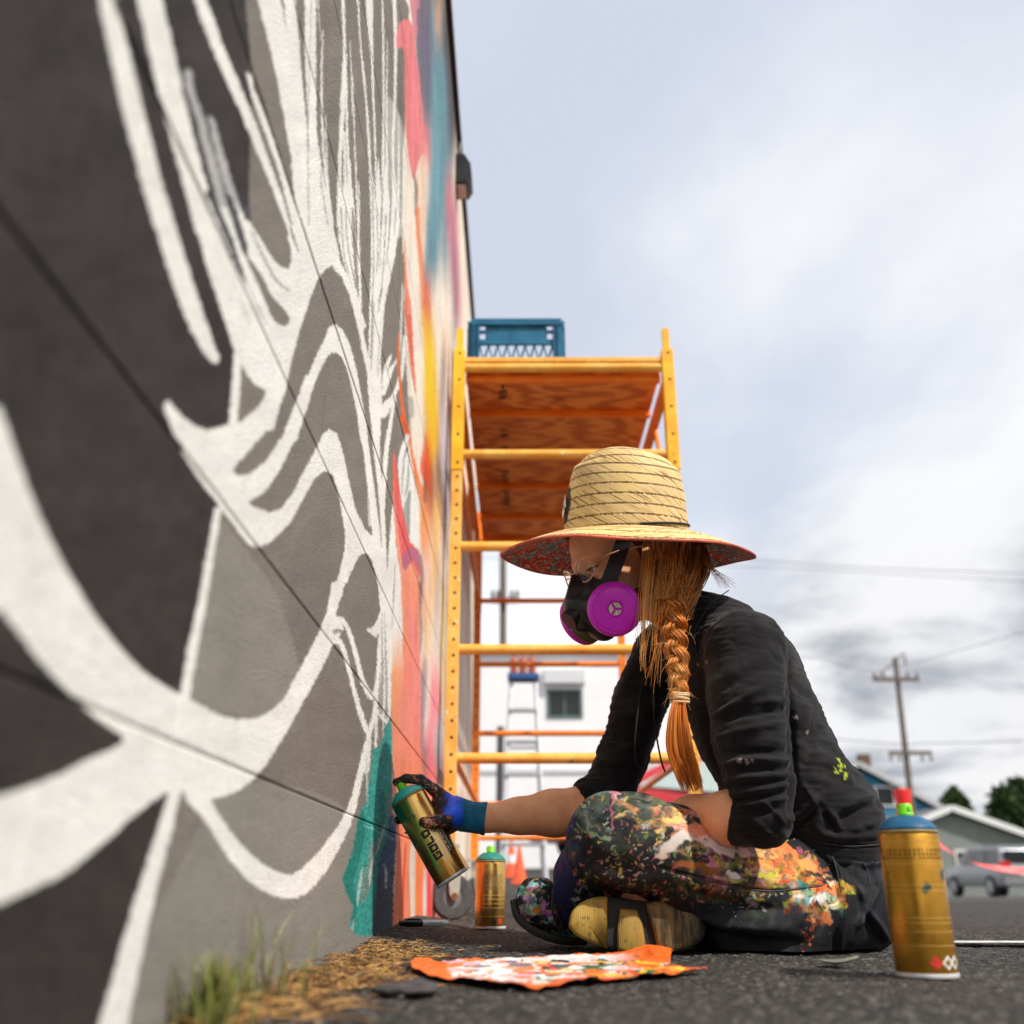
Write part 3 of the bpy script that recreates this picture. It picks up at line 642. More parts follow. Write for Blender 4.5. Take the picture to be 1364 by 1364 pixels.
base = t.mix(t.math('MULTIPLY', stone, .55), base, (.20, .18, .16)); base = t.mix(t.math('MULTIPLY', t.rng(n3, .45, .7), .5), base, (.058, .049, .040))
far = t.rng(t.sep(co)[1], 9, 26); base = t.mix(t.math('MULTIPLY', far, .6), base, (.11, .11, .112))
base = t.mix(t.rng(t.sep(co)[1], 64, 74), base, (.05, .08, .02))
t.bump(t.math('ADD', ag, t.math('MULTIPLY', n2, 1.2)), .9, .0035)
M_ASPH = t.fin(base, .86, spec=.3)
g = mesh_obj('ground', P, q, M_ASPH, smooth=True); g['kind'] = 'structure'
M_LINE = simple('road_paint', (.55, .55, .53), .8, var=.3, scale=40)
def strip(name, pts, wd, mat, z=.005):
    v = []; f = []
    for i, (x, y) in enumerate(pts):
        a = pts[min(i + 1, len(pts) - 1)]; b = pts[max(i - 1, 0)]; dx, dy = a[0] - b[0], a[1] - b[1]; l = math.hypot(dx, dy)
        nx, ny = -dy / l * wd / 2, dx / l * wd / 2
        for s in (1, -1):
            X, Y = x + nx * s, y + ny * s; v.append((X, Y, float(gz(X, Y)) + z))
        if i: f.append((2 * i - 2, 2 * i - 1, 2 * i + 1, 2 * i))
    return mesh_obj(name, v, f, mat)
o = strip('parking_line', [(.70 + .15 * i, 1.81 + .0012 * i) for i in range(70)], .06, M_LINE, .0052); o['kind'] = 'structure'
# loose grit, one mass
def rock(bmv, bmf, p, r, seed, flat=.6):
    rr = random.Random(seed); n = len(bmv)
    base = [(1, 0, 0), (-1, 0, 0), (0, 1, 0), (0, -1, 0), (0, 0, 1), (0, 0, -1), (.6, .6, .45), (-.6, .5, -.4)]
    tri = [(0, 2, 4), (2, 1, 4), (1, 3, 4), (3, 0, 4), (2, 0, 5), (1, 2, 5), (3, 1, 5), (0, 3, 5)]
    a = rr.random() * 6.28; ca, sa = math.cos(a), math.sin(a)
    for x, y, z in base[:6]:
        k = r * (.7 + .6 * rr.random()); x, y, z = x * k, y * k * (.6 + .4 * rr.random()), z * k * flat
        bmv.append((p[0] + x * ca - y * sa, p[1] + x * sa + y * ca, p[2] + z))
    bmf += [tuple(i + n for i in t_) for t_ in tri]
M_GRIT = simple('grit', (.13, .12, .11), .9, var=.5, scale=25)
v, f = [], []
for i in range(3800):
    Y = .55 + 3.0 * random.random() ** 1.5; X = -.235 + 2.4 * random.random() ** 1.6
    if random.random() < .25: X = -.235 + .09 * random.random()
    rock(v, f, (X, Y, .0005), .0011 + .0026 * random.random() ** 3, i)
mesh_obj('grit', v, f, M_GRIT)['kind'] = 'stuff'
# ------------------------------------------------------------------ rolling scaffold
t = NT('scaffold_paint'); n1 = t.noise(14, 5, .6); n2 = t.noise(60, 6, .7)
c = t.mix(t.rng(n1, .35, .7), lin(240, 170, 62), lin(250, 198, 100)); c = t.mix(t.rng(n2, .62, .68), c, lin(130, 72, 36)); c = t.mix(t.rng(t.noise(25, 3), .66, .70), c, lin(252, 232, 196)); c = t.mix(t.rng(t.noise(33, 3, vec=t.co(loc=(3, 1, 2))), .70, .72), c, lin(120, 150, 150))
t.bump(n2, .1, .001); M_SCAF = t.fin(c, .42)
t = NT('scaffold_paint_bright'); c = t.mix(t.rng(t.noise(14, 5), .35, .7), lin(246, 176, 24), lin(250, 200, 40)); c = t.mix(t.rng(t.noise(50, 5), .66, .7), c, lin(120, 90, 40)); M_SCAFY = t.fin(c, .4)
t = NT('scaffold_orange'); c = t.mix(t.rng(t.noise(14, 5), .35, .7), lin(244, 124, 16), lin(252, 150, 36)); M_SCAFO = t.fin(c, .45)
t = NT('plywood'); co = t.co(scale=(1.2, 5.5, 1)); wv = t.wave(1.7, vec=co, dist=12, det=4, dscale=1.5)
c = t.mix(t.rng(wv, .15, .85), lin(244, 158, 74), lin(206, 112, 46)); c = t.mix(t.rng(t.noise(7, 6, .7, vec=t.co(scale=(1, 3, 1))), .58, .72), c, lin(130, 62, 26)); c = t.mix(t.rng(t.vor(3.1), .0, .07), lin(70, 34, 18), c); M_PLY = t.fin(c, .7)
M_HOLESHADE = simple('hole_shade', (.02, .016, .012), .9)  # near-black colour standing for the shade inside the post holes
M_RUBBER = simple('grey_rubber', (.065, .062, .06), .75, scale=60, var=.25)
M_ZINC = simple('zinc', (.55, .50, .42), .5, .6, scale=40)
M_RUST = simple('rust', (.20, .07, .02), .9)
SX0, SX1, SY0, SY1 = -.200, .535, 3.05, 4.90
RZ = [.4535, .79, 1.134, 1.466, 1.80]
sc_ = empty('rolling_scaffold', ((SX0 + SX1) / 2, (SY0 + SY1) / 2, 0), 'yellow rolling scaffold tower on casters with a plywood deck, standing against the mural wall', 'scaffold')
hw = .0185
for (x, y) in ((SX0, SY0), (SX1, SY0), (SX0, SY1), (SX1, SY1)):
    fr = y == SY0; orange = M_SCAFO if not fr else M_SCAF
    m = MB(); m.box((x - hw, y - hw, .205), (x + hw, y + hw, 1.40), bev=.003).build('post', orange, sc_)
    m = MB(); m.box((x - hw - .002, y - hw - .002, 1.402), (x + hw + .002, y + hw + .002, 1.865), bev=.003).build('post_sleeve', M_SCAFY if fr else M_SCAFO, sc_)
    m = MB(); m.box((x - .012, y - .012, 1.865), (x + .012, y + .012, 1.955), bev=.003).build('post_pin', M_SCAFY if fr else M_SCAFO, sc_)
    m = MB()
    zz = .26
    while zz < 1.95:
        if not (1.39 < zz < 1.42):
            dd = .0205 if zz > 1.4 else .0185
            if zz > 1.865: dd = .012
            for s in (-1,):
                M = frame_matrix((x + .002, y + s * (dd + .0002), zz), (0, s, 0)); m.lathe([(0, .0006), (.0048, .0006), (.0052, -.001)], M, 10)
        zz += .0508 if zz < 1.38 else .105
    m.build('pin_hole_discs', M_HOLESHADE, sc_, kind='stuff')  # flat dark discs on the post faces, painted shade in place of openings
    # caster: stem, fork, wheel, rust bolt
    sx = 1 if x > 0 else 1
    cx = x + .012; cy = y - .02
    m = MB(); m.box((x - .03, y - .03, .196), (x + .03, y + .03, .205), bev=.002); m.tube([(x, y, .196), (x, y, .165)], .013, 12)
    fo = m.build('caster_plate', M_ZINC, sc_)
    for s in (-1, 1):
        m = MB(); wx = .021 * s
        a = Vector((cx, cy, 0)); M = Matrix.Translation((cx, cy, 0)) @ Matrix.Rotation(R(24), 4, 'Z')
        vv = []
        prof = [(-.022, .166), (.020, .166), (.016, .075), (.009, .052), (-.009, .052), (-.015, .075)]
        for t_ in (wx - .0015, wx + .0015): vv += [M @ Vector((px_, t_, pz_)) for px_, pz_ in prof]
        n_ = len(prof); m.add(vv, [tuple(range(n_)), tuple(range(2 * n_ - 1, n_ - 1, -1))] + [(i, (i + 1) % n_, (i + 1) % n_ + n_, i + n_) for i in range(n_)])
        m.build('caster_fork', M_ZINC, sc_)
    M = Matrix.Translation((cx, cy, .0625)) @ Matrix.Rotation(R(24), 4, 'Z') @ Matrix.Rotation(R(90), 4, 'X')
    m = MB().lathe([(.030, -.013), (.046, -.014), (.058, -.014), (.0622, -.009), (.0622, .009), (.058, .014), (.046, .014), (.030, .013), (.030, -.013)], M, 36)
    wh = m.build('caster_wheel', M_RUBBER, sc_, smooth=True)
    MB().lathe([(0, -.010), (.034, -.010), (.034, .010), (0, .010)], M, 28).build('hub', simple('hub_grey', (.16, .15, .14), .6), wh, smooth=True)
    MB().lathe([(0, -.026), (.010, -.026), (.010, .026), (0, .026)], M, 12).build('axle_bolt', M_RUST, wh, smooth=True)
for y in (SY0, SY1):
    for k, zr in enumerate(RZ):
        if y == SY1 and k == 4: continue
        o = MB().tube([(SX0 + hw, y, zr), (SX1 - hw, y, zr)], .0165 if y == SY0 else .0135, 14, cap=False).build('rung', M_SCAF if y == SY0 else M_SCAFO, sc_, smooth=True)
    MB().tube([(SX0 + .02, y, .30), (SX1 - .02, y, .30)], .011, 12, cap=False).build('rung', M_SCAFO, sc_, smooth=True)
# side frames: rails, uprights, gusset braces
for x in (SX0, SX1):
    MB().box((x - .012, SY0 + .02, 1.735), (x + .012, SY1 - .02, 1.785), bev=.002).build('side_rail', M_SCAFO, sc_)
    MB().tube([(x, SY0 + .02, 1.485), (x, SY1 - .02, 1.485)], .012, 10, cap=False).build('side_tube', M_SCAFO, sc_, smooth=True)
    for yy_ in (SY0 + .22, SY0 + .75, SY1 - .75, SY1 - .22):
        MB().tube([(x, yy_, 1.49), (x, yy_ + (.14 if yy_ < 4 else -.14), 1.735)], .009, 8, cap=False).build('brace', M_SCAFO, sc_, smooth=True)
    MB().tube([(x, SY0 + .02, .47), (x, SY1 - .02, .47)], .012, 10, cap=False).build('side_tube', M_SCAFO, sc_, smooth=True)
dk_ = MB().box((SX0 + .022, SY0 + .045, 1.792), (SX1 - .022, SY1 - .05, 1.812)).build('deck', M_PLY, sc_)
for y in (SY0 + .045, 3.37, 3.78, 4.10, 4.50, SY1 - .075):
    MB().box((SX0 + .022, y - .012, 1.765), (SX1 - .022, y + .012, 1.790), bev=.002).build('joist', M_SCAFO, sc_)
MB().box((SX0 + .02, SY0 - .014, 1.818), (SX1 - .02, SY0 + .034, 1.836), bev=.003).build('deck_edge', M_SCAF, sc_)
# black stamp on the underside of the plywood: two bars and a column of blocky letters too blurred to read
m = MB(); ink = []
def dq(x0, y0, x1, y1): m.box((x0, y0, 1.7905), (x1, y1, 1.7915))
dq(-.075, 3.125, -.020, 3.135); dq(-.052, 3.135, -.044, 3.19)
yq = 3.20
rr = random.Random(4)
while yq < 4.4:
    for k in range(3):
        if rr.random() < .75: dq(-.062 + .011 * k, yq, -.055 + .011 * k, yq + .028)
    dq(-.062, yq, -.035, yq + .007); yq += .045 if rr.random() < .8 else .12
m.build('stamp', simple('stamp_ink', (.02, .015, .012), .8), dk_, kind='stuff')
# ------------------------------------------------------------------ crate on the deck
t = NT('crate_plastic'); c = t.mix(t.rng(t.noise(12, 4), .3, .7), lin(10, 84, 120), lin(24, 110, 146)); c = t.mix(t.rng(t.noise(90, 4, .7), .62, .7), c, lin(90, 150, 170)); t.bump(t.noise(200, 2), .1, .0006); M_CRATE = t.fin(c, .38)
cr = empty('milk_crate', (-.01, 3.33, 1.813), 'teal blue plastic crate with a lattice side standing on the scaffold deck', 'crate')
cr.location = (-.012, 3.34, 1.813)
ax0, ax1, ay0, ay1, az0, az1 = -.168, .170, 3.17, 3.50, 1.813, 2.070
def side(fn, name='crate_side'):
    m = MB(); m.box(*fn(0, 1, 0, .10)); m.box(*fn(0, 1, .90, 1.0, .012))
    m.box(*fn(0, .10, .1, .9, .006)); m.box(*fn(.9, 1, .1, .9, .006)); m.box(*fn(.16, .84, .62, .93)); m.box(*fn(.10, .16, .63, .68)); m.box(*fn(.84, .9, .63, .68))
    for u in (.03, .075): m.box(*fn(u, u + .015, .1, .9, .014)); m.box(*fn(1 - u - .015, 1 - u, .1, .9, .014))
    m.box(*fn(0, 1, .52, .56, .009)) if False else None
    m.box(*fn(.1, .9, .585, .618, .006)); m.box(*fn(.1, .16, .78, .82, .006)); m.box(*fn(.84, .9, .78, .82, .006))
    m.build(name, M_CRATE, cr)
    m = MB(); n = 8
    for i in range(n + 1):
        for s in (1, -1):
            u0 = .1 + .8 * i / n; u1 = u0 + s * .1
            if not (.09 <= u1 <= .91): continue
            A = fn(u0, u0, .10, .10); B = fn(u1, u1, .585, .585)
            a = (Vector(A[0]) + Vector(A[1])) / 2; b = (Vector(B[0]) + Vector(B[1])) / 2; m.tube([a, b], .0042, 6)
    m.build('lattice', M_CRATE, cr)
T = .006
side(lambda u0, u1, v0, v1, p=0: ((ax0 + (ax1 - ax0) * u0, ay0 - p, az0 + (az1 - az0) * v0), (ax0 + (ax1 - ax0) * u1, ay0 + T, az0 + (az1 - az0) * v1)))
side(lambda u0, u1, v0, v1, p=0: ((ax0 + (ax1 - ax0) * u0, ay1 - T, az0 + (az1 - az0) * v0), (ax0 + (ax1 - ax0) * u1, ay1 + p, az0 + (az1 - az0) * v1)))
side(lambda u0, u1, v0, v1, p=0: ((ax0 - p, ay0 + T + .001 + (ay1 - ay0 - 2 * T - .002) * u0, az0 + (az1 - az0) * v0), (ax0 + T, ay0 + T + .001 + (ay1 - ay0 - 2 * T - .002) * u1, az0 + (az1 - az0) * v1)))
side(lambda u0, u1, v0, v1, p=0: ((ax1 - T, ay0 + T + .001 + (ay1 - ay0 - 2 * T - .002) * u0, az0 + (az1 - az0) * v0), (ax1 + p, ay0 + T + .001 + (ay1 - ay0 - 2 * T - .002) * u1, az0 + (az1 - az0) * v1)))
MB().box((ax0 + T + .001, ay0 + T + .001, az0), (ax1 - T - .001, ay1 - T - .001, az0 + .006)).build('crate_floor', M_CRATE, cr)
# ------------------------------------------------------------------ wall lamp near the top of the wall
M_BLK = simple('black_metal', (.018, .018, .02), .45, .3)
la = empty('wall_lamp', (WALL_X, 3.2, 2.72), 'small black wall pack lamp high on the far end of the mural wall', 'lamp')
m = MB(); Y0, Y1 = 3.16, 3.27
prof = [(WALL_X + .001, 2.70), (WALL_X + .050, 2.70), (WALL_X + .066, 2.73), (WALL_X + .060, 2.79), (WALL_X + .035, 2.835), (WALL_X + .001, 2.84)]
vv = [(x, Y0, z) for x, z in prof] + [(x, Y1, z) for x, z in prof]; n_ = len(prof)
m.add(vv, [tuple(range(n_)), tuple(range(2 * n_ - 1, n_ - 1, -1))] + [(i + n_, (i + 1) % n_ + n_, (i + 1) % n_, i) for i in range(n_)]); m.build('lamp_housing', M_BLK, la)
MB().box((WALL_X + .006, Y0 + .015, 2.692), (WALL_X + .042, Y1 - .015, 2.6995)).build('lamp_lens', simple('lens', (.5, .48, .42), .2), la)
MB().tube([(WALL_X + .012, 3.22, 2.845), (WALL_X + .012, 3.22, 2.95)], .006, 8).build('conduit', M_BLK, la)
# ------------------------------------------------------------------ things in the distance
def G(px, Y):  # ground point under a pixel column at a distance
    p = at(px, 1180, Y); return Vector((p.x, Y, float(gz(p.x, Y))))
def siding_box(name, a, b, mat, parent, course=.0): return MB().box(a, b).build(name, mat, parent)
M_WHITEW = simple('white_render', (.84, .84, .84), .85, var=.03, scale=3, bump=.2, bd=.004)
M_TRIM = simple('white_trim', (.72, .72, .70), .6, var=.05)
M_GLASSD = simple('dark_glass', (.012, .016, .016), .12, var=.3, spec=.4)
# white building behind the scaffold
Yb = 17.5; bl = G(640, Yb); br = G(960, Yb); top = at(700, 872, Yb).z
wb = empty('white_building', ((bl.x + br.x) / 2, Yb, bl.z), 'low white rendered building beyond the scaffold with one small dark window', 'building')
x0, x1 = bl.x - .15, br.x
wa = at(728, 930, Yb).x; wz1 = at(750, 918, Yb).z; wb_ = at(776, 930, Yb).x; wz0 = at(750, 957, Yb).z; zb = bl.z - .4
MB().box((x0, Yb, zb), (wa, Yb + .3, top)).build('wall', M_WHITEW, wb)
MB().box((wb_, Yb, zb), (x1, Yb + .3, top)).build('wall', M_WHITEW, wb)
MB().box((wa, Yb, wz1), (wb_, Yb + .3, top)).build('wall', M_WHITEW, wb)
MB().box((wa, Yb, zb), (wb_, Yb + .3, wz0)).build('wall', M_WHITEW, wb)
MB().box((x0, Yb + .302, zb), (x1, Yb + 9, top - .02)).build('rear_volume', M_WHITEW, wb)
MB().box((x0 - .1, Yb - .08, top), (x1 + .1, Yb + 9.1, top + .10)).build('roof', simple('roof_edge', (.55, .55, .56), .7), wb)
m = MB(); e = .05
m.box((wa, Yb - .02, wz0 - .001), (wa + e, Yb + .1, wz1)).box((wb_ - e, Yb - .02, wz0), (wb_, Yb + .1, wz1)).box((wa + e, Yb - .02, wz0), (wb_ - e, Yb + .1, wz0 + e)).box((wa + e, Yb - .02, wz1 - e), (wb_ - e, Yb + .1, wz1))
wn = m.build('window', simple('green_grey_frame', (.10, .16, .14), .5), wb)
MB().box((wa + e, Yb + .05, wz0 + e), (wb_ - e, Yb + .06, wz1 - e)).build('pane', M_GLASSD, wn)
MB().box(((wa + wb_) / 2 - .015, Yb + .02, wz0 + e), ((wa + wb_) / 2 + .015, Yb + .048, wz1 - e)).build('mullion', simple('green_grey_frame', (.1, .16, .14)), wn)
MB().box((wa - .05, Yb - .14, wz1 + .08), (wb_ + .05, Yb - .002, wz1 + .34), bev=.02).build('shutter_box', simple('pale_grey', (.62, .64, .66), .6), wb)
dx0 = at(800, 1000, Yb).x
MB().box((dx0, Yb - .05, zb), (dx0 + .95, Yb - .002, at(700, 1010, Yb).z), bev=.01).build('door', simple('pale_door', (.62, .62, .64), .5), wb)
MB().box((at(640, 1000, Yb).x, Yb - .03, at(640, 1030, Yb).z), (x1 - .01, Yb - .002, at(640, 1024, Yb).z)).build('band', simple('pale_grey', (.6, .6, .6)), wb)
# wooden utility pole behind the white building's left edge
M_POLE = simple('weathered_pole', (.14, .105, .08), .9, var=.35, scale=12)
def util_pole(px, pt, pb, Y, label, arms, r=.15, lean=0):
    b = G(px, Y); topz = at(px, pt, Y).z; tx = at(lean or px, pt, Y).x
    p = empty('utility_pole', b, label, 'utility pole', 'utility poles')
    MB().tube([b - Vector((0, 0, 1)), (b.x * .5 + tx * .5, Y, (b.z + topz) / 2), (tx, Y, topz)], [r * 1.15, r, r * .8], 12).build('pole', M_POLE, p, smooth=True)
    for ax0, ax1, apy, dz in arms:
        A = at(ax0, apy, Y - r - .06); B = at(ax1, apy, Y - r - .06)
        o = MB().box((A.x, A.y - .06, A.z - .09), (B.x, A.y + .06, A.z + .09)).build('crossarm', M_POLE, p)
        for k in (0, .22, .78, 1):
            x = A.x + (B.x - A.x) * (.03 + .94 * k); MB().lathe([(0, 0), (.05, 0), (.075, .08), (.05, .12), (.065, .18), (.03, .26), (0, .27)], Matrix.Translation((x, A.y, A.z + .092 if dz > 0 else A.z - .37)), 10).build('insulator', simple('insulator', (.10, .09, .09), .3), o, smooth=True)
    return p
util_pole(670, 735, 1100, 30, 'wooden utility pole standing behind the white building, seen through the scaffold rungs', [(655, 690, 800, 1)], .13)
up = util_pole(1226, 876, 1060, 47, 'tall leaning utility pole with two crossarms above the grey garage', [(1163, 1224, 905, 1), (1184, 1241, 1003, -1)], .14, lean=1192)
Yp = 47; a = at(1163, 905, Yp); b = at(1192, 880, Yp)
MB().tube([(a.x, Yp - .2, a.z), (b.x, Yp - .2, b.z)], .035, 6).tube([(at(1192, 880, Yp).x, Yp, at(1192, 880, Yp).z), (at(1203, 868, Yp).x, Yp, at(1203, 870, Yp).z), (at(1207, 885, Yp).x, Yp, at(1207, 885, Yp).z)], .05, 6).build('pole_brace', M_POLE, up)
# overhead lines
M_WIRE = simple('overhead_cable', (.03, .03, .035), .6)
def wire(pts, Y, r, label):
    P = [at(x, y, Y) for x, y in pts]; Q = [Vector(v) for v in crom([list(p) for p in P], 10)]
    o = MB().tube(Q, r, 5).build('overhead_wire', M_WIRE, None, smooth=True); return tag(o, label, 'wire', 'overhead wires')
wire([(-900, 690), (200, 716), (900, 742), (1030, 748), (1170, 757), (1500, 768)], 60, .022, 'highest thin overhead wire crossing the clouds above the girl\'s back')
wire([(-900, 702), (200, 728), (900, 752), (1030, 756), (1180, 764), (1500, 782)], 60, .018, 'second thin overhead wire just under the highest one')
wire([(-300, 900), (500, 905), (1000, 880), (1085, 876), (1165, 893), (1300, 860), (1500, 800)], 47, .014, 'thin overhead wire running to the upper crossarm of the leaning pole')
wire([(-300, 930), (500, 960), (1000, 978), (1185, 990), (1240, 990), (1500, 984)], 46.8, .018, 'thin overhead wire running past the lower crossarm of the leaning pole')
# grey garage and teal house
M_GREYW = simple('grey_green_siding', (.20, .22, .20), .8, var=.08, scale=2)
M_TEALW = simple('teal_siding', (.02, .17, .27), .7, var=.08, scale=2)
M_ROOF = simple('grey_shingle', (.13, .13, .13), .9, var=.3, scale=5)
M_WOODD = simple('brown_wood', (.12, .075, .05), .9, var=.3)
def gable(name, Y, pk, el, er, yb, wallm, label, depth=9, over=.35, courses=.2, trim=M_TRIM):
    """gable end facing the camera: peak, left and right eave pixels"""
    P = at(pk[0], pk[1], Y); E0 = at(el[0], el[1], Y); E1 = at(er[0], er[1], Y); zb = yb
    h = empty(name, (P.x, Y, zb), label, 'house')
    # siding boards
    z = zb; n = 0
    def xr(z, E): 
        if z <= E.z: return E.x
        return E.x + (P.x - E.x) * (z - E.z) / (P.z - E.z)
    zt = P.z - .12
    while z < zt - .02:
        z2 = min(z + courses, zt); a0, a1 = xr(z, E0) + over, xr(z, E1) - over; b0, b1 = xr(z2, E0) + over, xr(z2, E1) - over
        if z < min(E0.z, E1.z): pass
        if b1 > b0:
            MB().add([(a0, Y - .02, z), (a1, Y - .02, z), (b1, Y, z2 - .004), (b0, Y, z2 - .004), (a0, Y + .05, z), (a1, Y + .05, z), (b1, Y + .05, z2 - .004), (b0, Y + .05, z2 - .004)],
                     [(0, 1, 2, 3), (5, 4, 7, 6), (1, 0, 4, 5), (3, 2, 6, 7), (0, 3, 7, 4), (2, 1, 5, 6)]).build('board', wallm, h)
        z = z2
    X0, X1 = E0.x + over, E1.x - over; zE = min(E0.z, E1.z)
    MB().box((X0 + .01, Y + .052, zb), (X1 - .01, Y + depth, zE - .05)).build('wall', wallm, h)
    for E in (E0, E1):
        d = Vector((E.x - P.x, 0, E.z - P.z)); nrm = Vector((-d.z, 0, d.x)).normalized(); nrm = nrm if nrm.z > 0 else -nrm; t_ = nrm * .12
        vs = [Vector((P.x, Y - .4, P.z)), Vector((E.x, Y - .4, E.z)), Vector((E.x, Y + depth, E.z)), Vector((P.x, Y + depth, P.z))]
        MB().add(vs + [q + t_ for q in vs], [(0, 1, 2, 3), (7, 6, 5, 4), (0, 4, 5, 1), (1, 5, 6, 2), (2, 6, 7, 3), (3, 7, 4, 0)]).build('roof', M_ROOF, h)
        vs = [Vector((P.x, Y - .45, P.z)) - t_, Vector((E.x, Y - .45, E.z)) - t_, Vector((E.x, Y - .404, E.z)) - t_, Vector((P.x, Y - .404, P.z)) - t_]; t2 = nrm * .26
        MB().add(vs + [q + t2 for q in vs], [(0, 1, 2, 3), (7, 6, 5, 4), (0, 4, 5, 1), (1, 5, 6, 2), (2, 6, 7, 3), (3, 7, 4, 0)]).build('barge_board', trim, h)
    return h, P, E0, E1
gh, P, E0, E1 = gable('garage', 46, (1263, 1077), (1205, 1101), (1388, 1121), -.6, M_GREYW, 'grey green garage with a low gable roof, behind the silver car', depth=10)
x = at(1300, 1150, 46).x
fr_ = MB().box((x - .9, 45.93, .25), (x + .2, 45.975, 1.5)).build('window', M_TRIM, gh); MB().box((x - .8, 45.915, .35), (x + .1, 45.928, 1.4)).build('pane', M_GLASSD, fr_)
x = at(1236, 1150, 46).x
MB().box((x - .75, 45.90, -.6), (x + .5, 45.975, 1.35), bev=.01).build('door', simple('pale_door2', (.34, .36, .33), .6), gh)
th, P, E0, E1 = gable('house', 56, (1140, 1018), (1030, 1090), (1262, 1082), -.8, M_TEALW, 'teal blue house with a white edged gable roof, behind the girl\'s back', depth=11, over=.5, trim=simple('eaves_grey', (.45, .46, .46)))
c = at(1154, 1022, 58); MB().box((c.x - .3, 58, c.z - 2), (c.x + .3, 58.6, c.z + .75)).build('chimney', M_WOODD, th)
x = at(1178, 1062, 56); w_ = MB().box((x.x - .55, 55.9, x.z - .5), (x.x + .55, 55.97, x.z + .6)).build('window', M_TRIM, th); MB().box((x.x - .45, 55.88, x.z - .4), (x.x + .45, 55.898, x.z + .5)).build('pane', M_GLASSD, w_)
# low porch roof between them
# trees made of leaf-sized faces
M_LEAF = None
def leafmat(name, a, b):
    t = NT(name); c = t.mix(t.rng(t.noise(1.3, 4), .35, .65), a, b); c = t.mix(t.rng(t.noise(14, 2), .4, .7), c, tuple(q * .6 for q in a)); return t.fin(c, .7, spec=.25)
M_LF1 = leafmat('leaf_green', (.020, .045, .010), (.055, .10, .02)); M_LF2 = leafmat('leaf_light', (.05, .11, .02), (.12, .20, .04))
def foliage(name, blobs, n, size, mat, parent, seed):
    r = np.random.RandomState(seed); V = []
    for (c, rad, k) in blobs:
        m_ = int(n * k); d = r.normal(size=(m_, 3)); d /= np.linalg.norm(d, axis=1)[:, None]; rr_ = rad * (.45 + .6 * r.rand(m_, 1) ** .5)
        lump = 1 + .22 * np.sin(d[:, :1] * 5 + seed) * np.cos(d[:, 1:2] * 4 + 1.3)
        ctr = np.array(c) + d * rr_ * lump * np.array([1, 1, .85]); a = r.normal(size=(m_, 3)); a /= np.linalg.norm(a, axis=1)[:, None]; b = np.cross(a, r.normal(size=(m_, 3))); b /= np.linalg.norm(b, axis=1)[:, None]
        s = size * (.6 + .8 * r.rand(m_, 1)); V.append(np.stack([ctr - a * s, ctr + b * s * .5, ctr + a * s, ctr - b * s * .5], 1))
    V = np.concatenate(V).reshape(-1, 3); F = np.arange(len(V)).reshape(-1, 4); return mesh_obj(name, V, F, mat, parent)
def tree(px, Y, ptop, blobs, label, n=2600, size=.16, mat=None, seed=1, r=.2):
    b = G(px, Y); t_ = empty('tree', b, label, 'tree', 'trees beyond the car park'); P = [(at(x, y, Y + dy)) for x, y, dy, _, _ in blobs]
    zc = min(p.z for p in P)
    MB().tube([b - Vector((0, 0, .5)), b + (Vector((P[0].x, Y, zc)) - b) * .6, P[0]], [r, r * .8, r * .3], 9).build('trunk', M_POLE, t_, smooth=True)
    for p in P[1:]: MB().tube([b + (Vector((P[0].x, Y, zc)) - b) * .55, (P[0] + p) / 2, p], [r * .5, r * .3, r * .1], 6).build('limb', M_POLE, t_, smooth=True)
    foliage('crown', [(tuple(p), q[3], q[4]) for p, q in zip(P, blobs)], n, size, mat or M_LF1, t_, seed)
tree(1362, 62, 1050, [(1362, 1068, 0, 1.5, 1), (1345, 1082, 1, 1.1, .6), (1385, 1074, 0, 1.8, 1), (1376, 1100, 0, 1.6, .8), (1352, 1100, 0, 1.2, .7), (1400, 1090, 2, 1.9, .9)], 'dark green bushy tree above the garage roof at the right edge', 900, .34, seed=3)
tree(1271, 75, 1055, [(1270, 1052, 0, .22, .15), (1270, 1060, 0, .5, .3), (1271, 1070, 0, .85, .7), (1271, 1082, 0, 1.2, 1), (1271, 1096, 0, 1.5, 1)], 'small pointed dark conifer just above the garage gable', 1200, .22, seed=5)
tree(872, 20, 1000, [(868, 1012, 0, .34, 1), (880, 1022, .5, .40, 1), (858, 1030, 0, .36, 1), (892, 1014, .4, .3, .6), (845, 1050, 0, .45, .8)], 'light green shrub tree seen between the girl\'s arm and chest', 1500, .06, M_LF2, 7, .05)
gs = strip('grass_verge', [(12 + i, 43.2) for i in range(40)], 1.6, M_LF2, .02); gs['kind'] = 'structure'
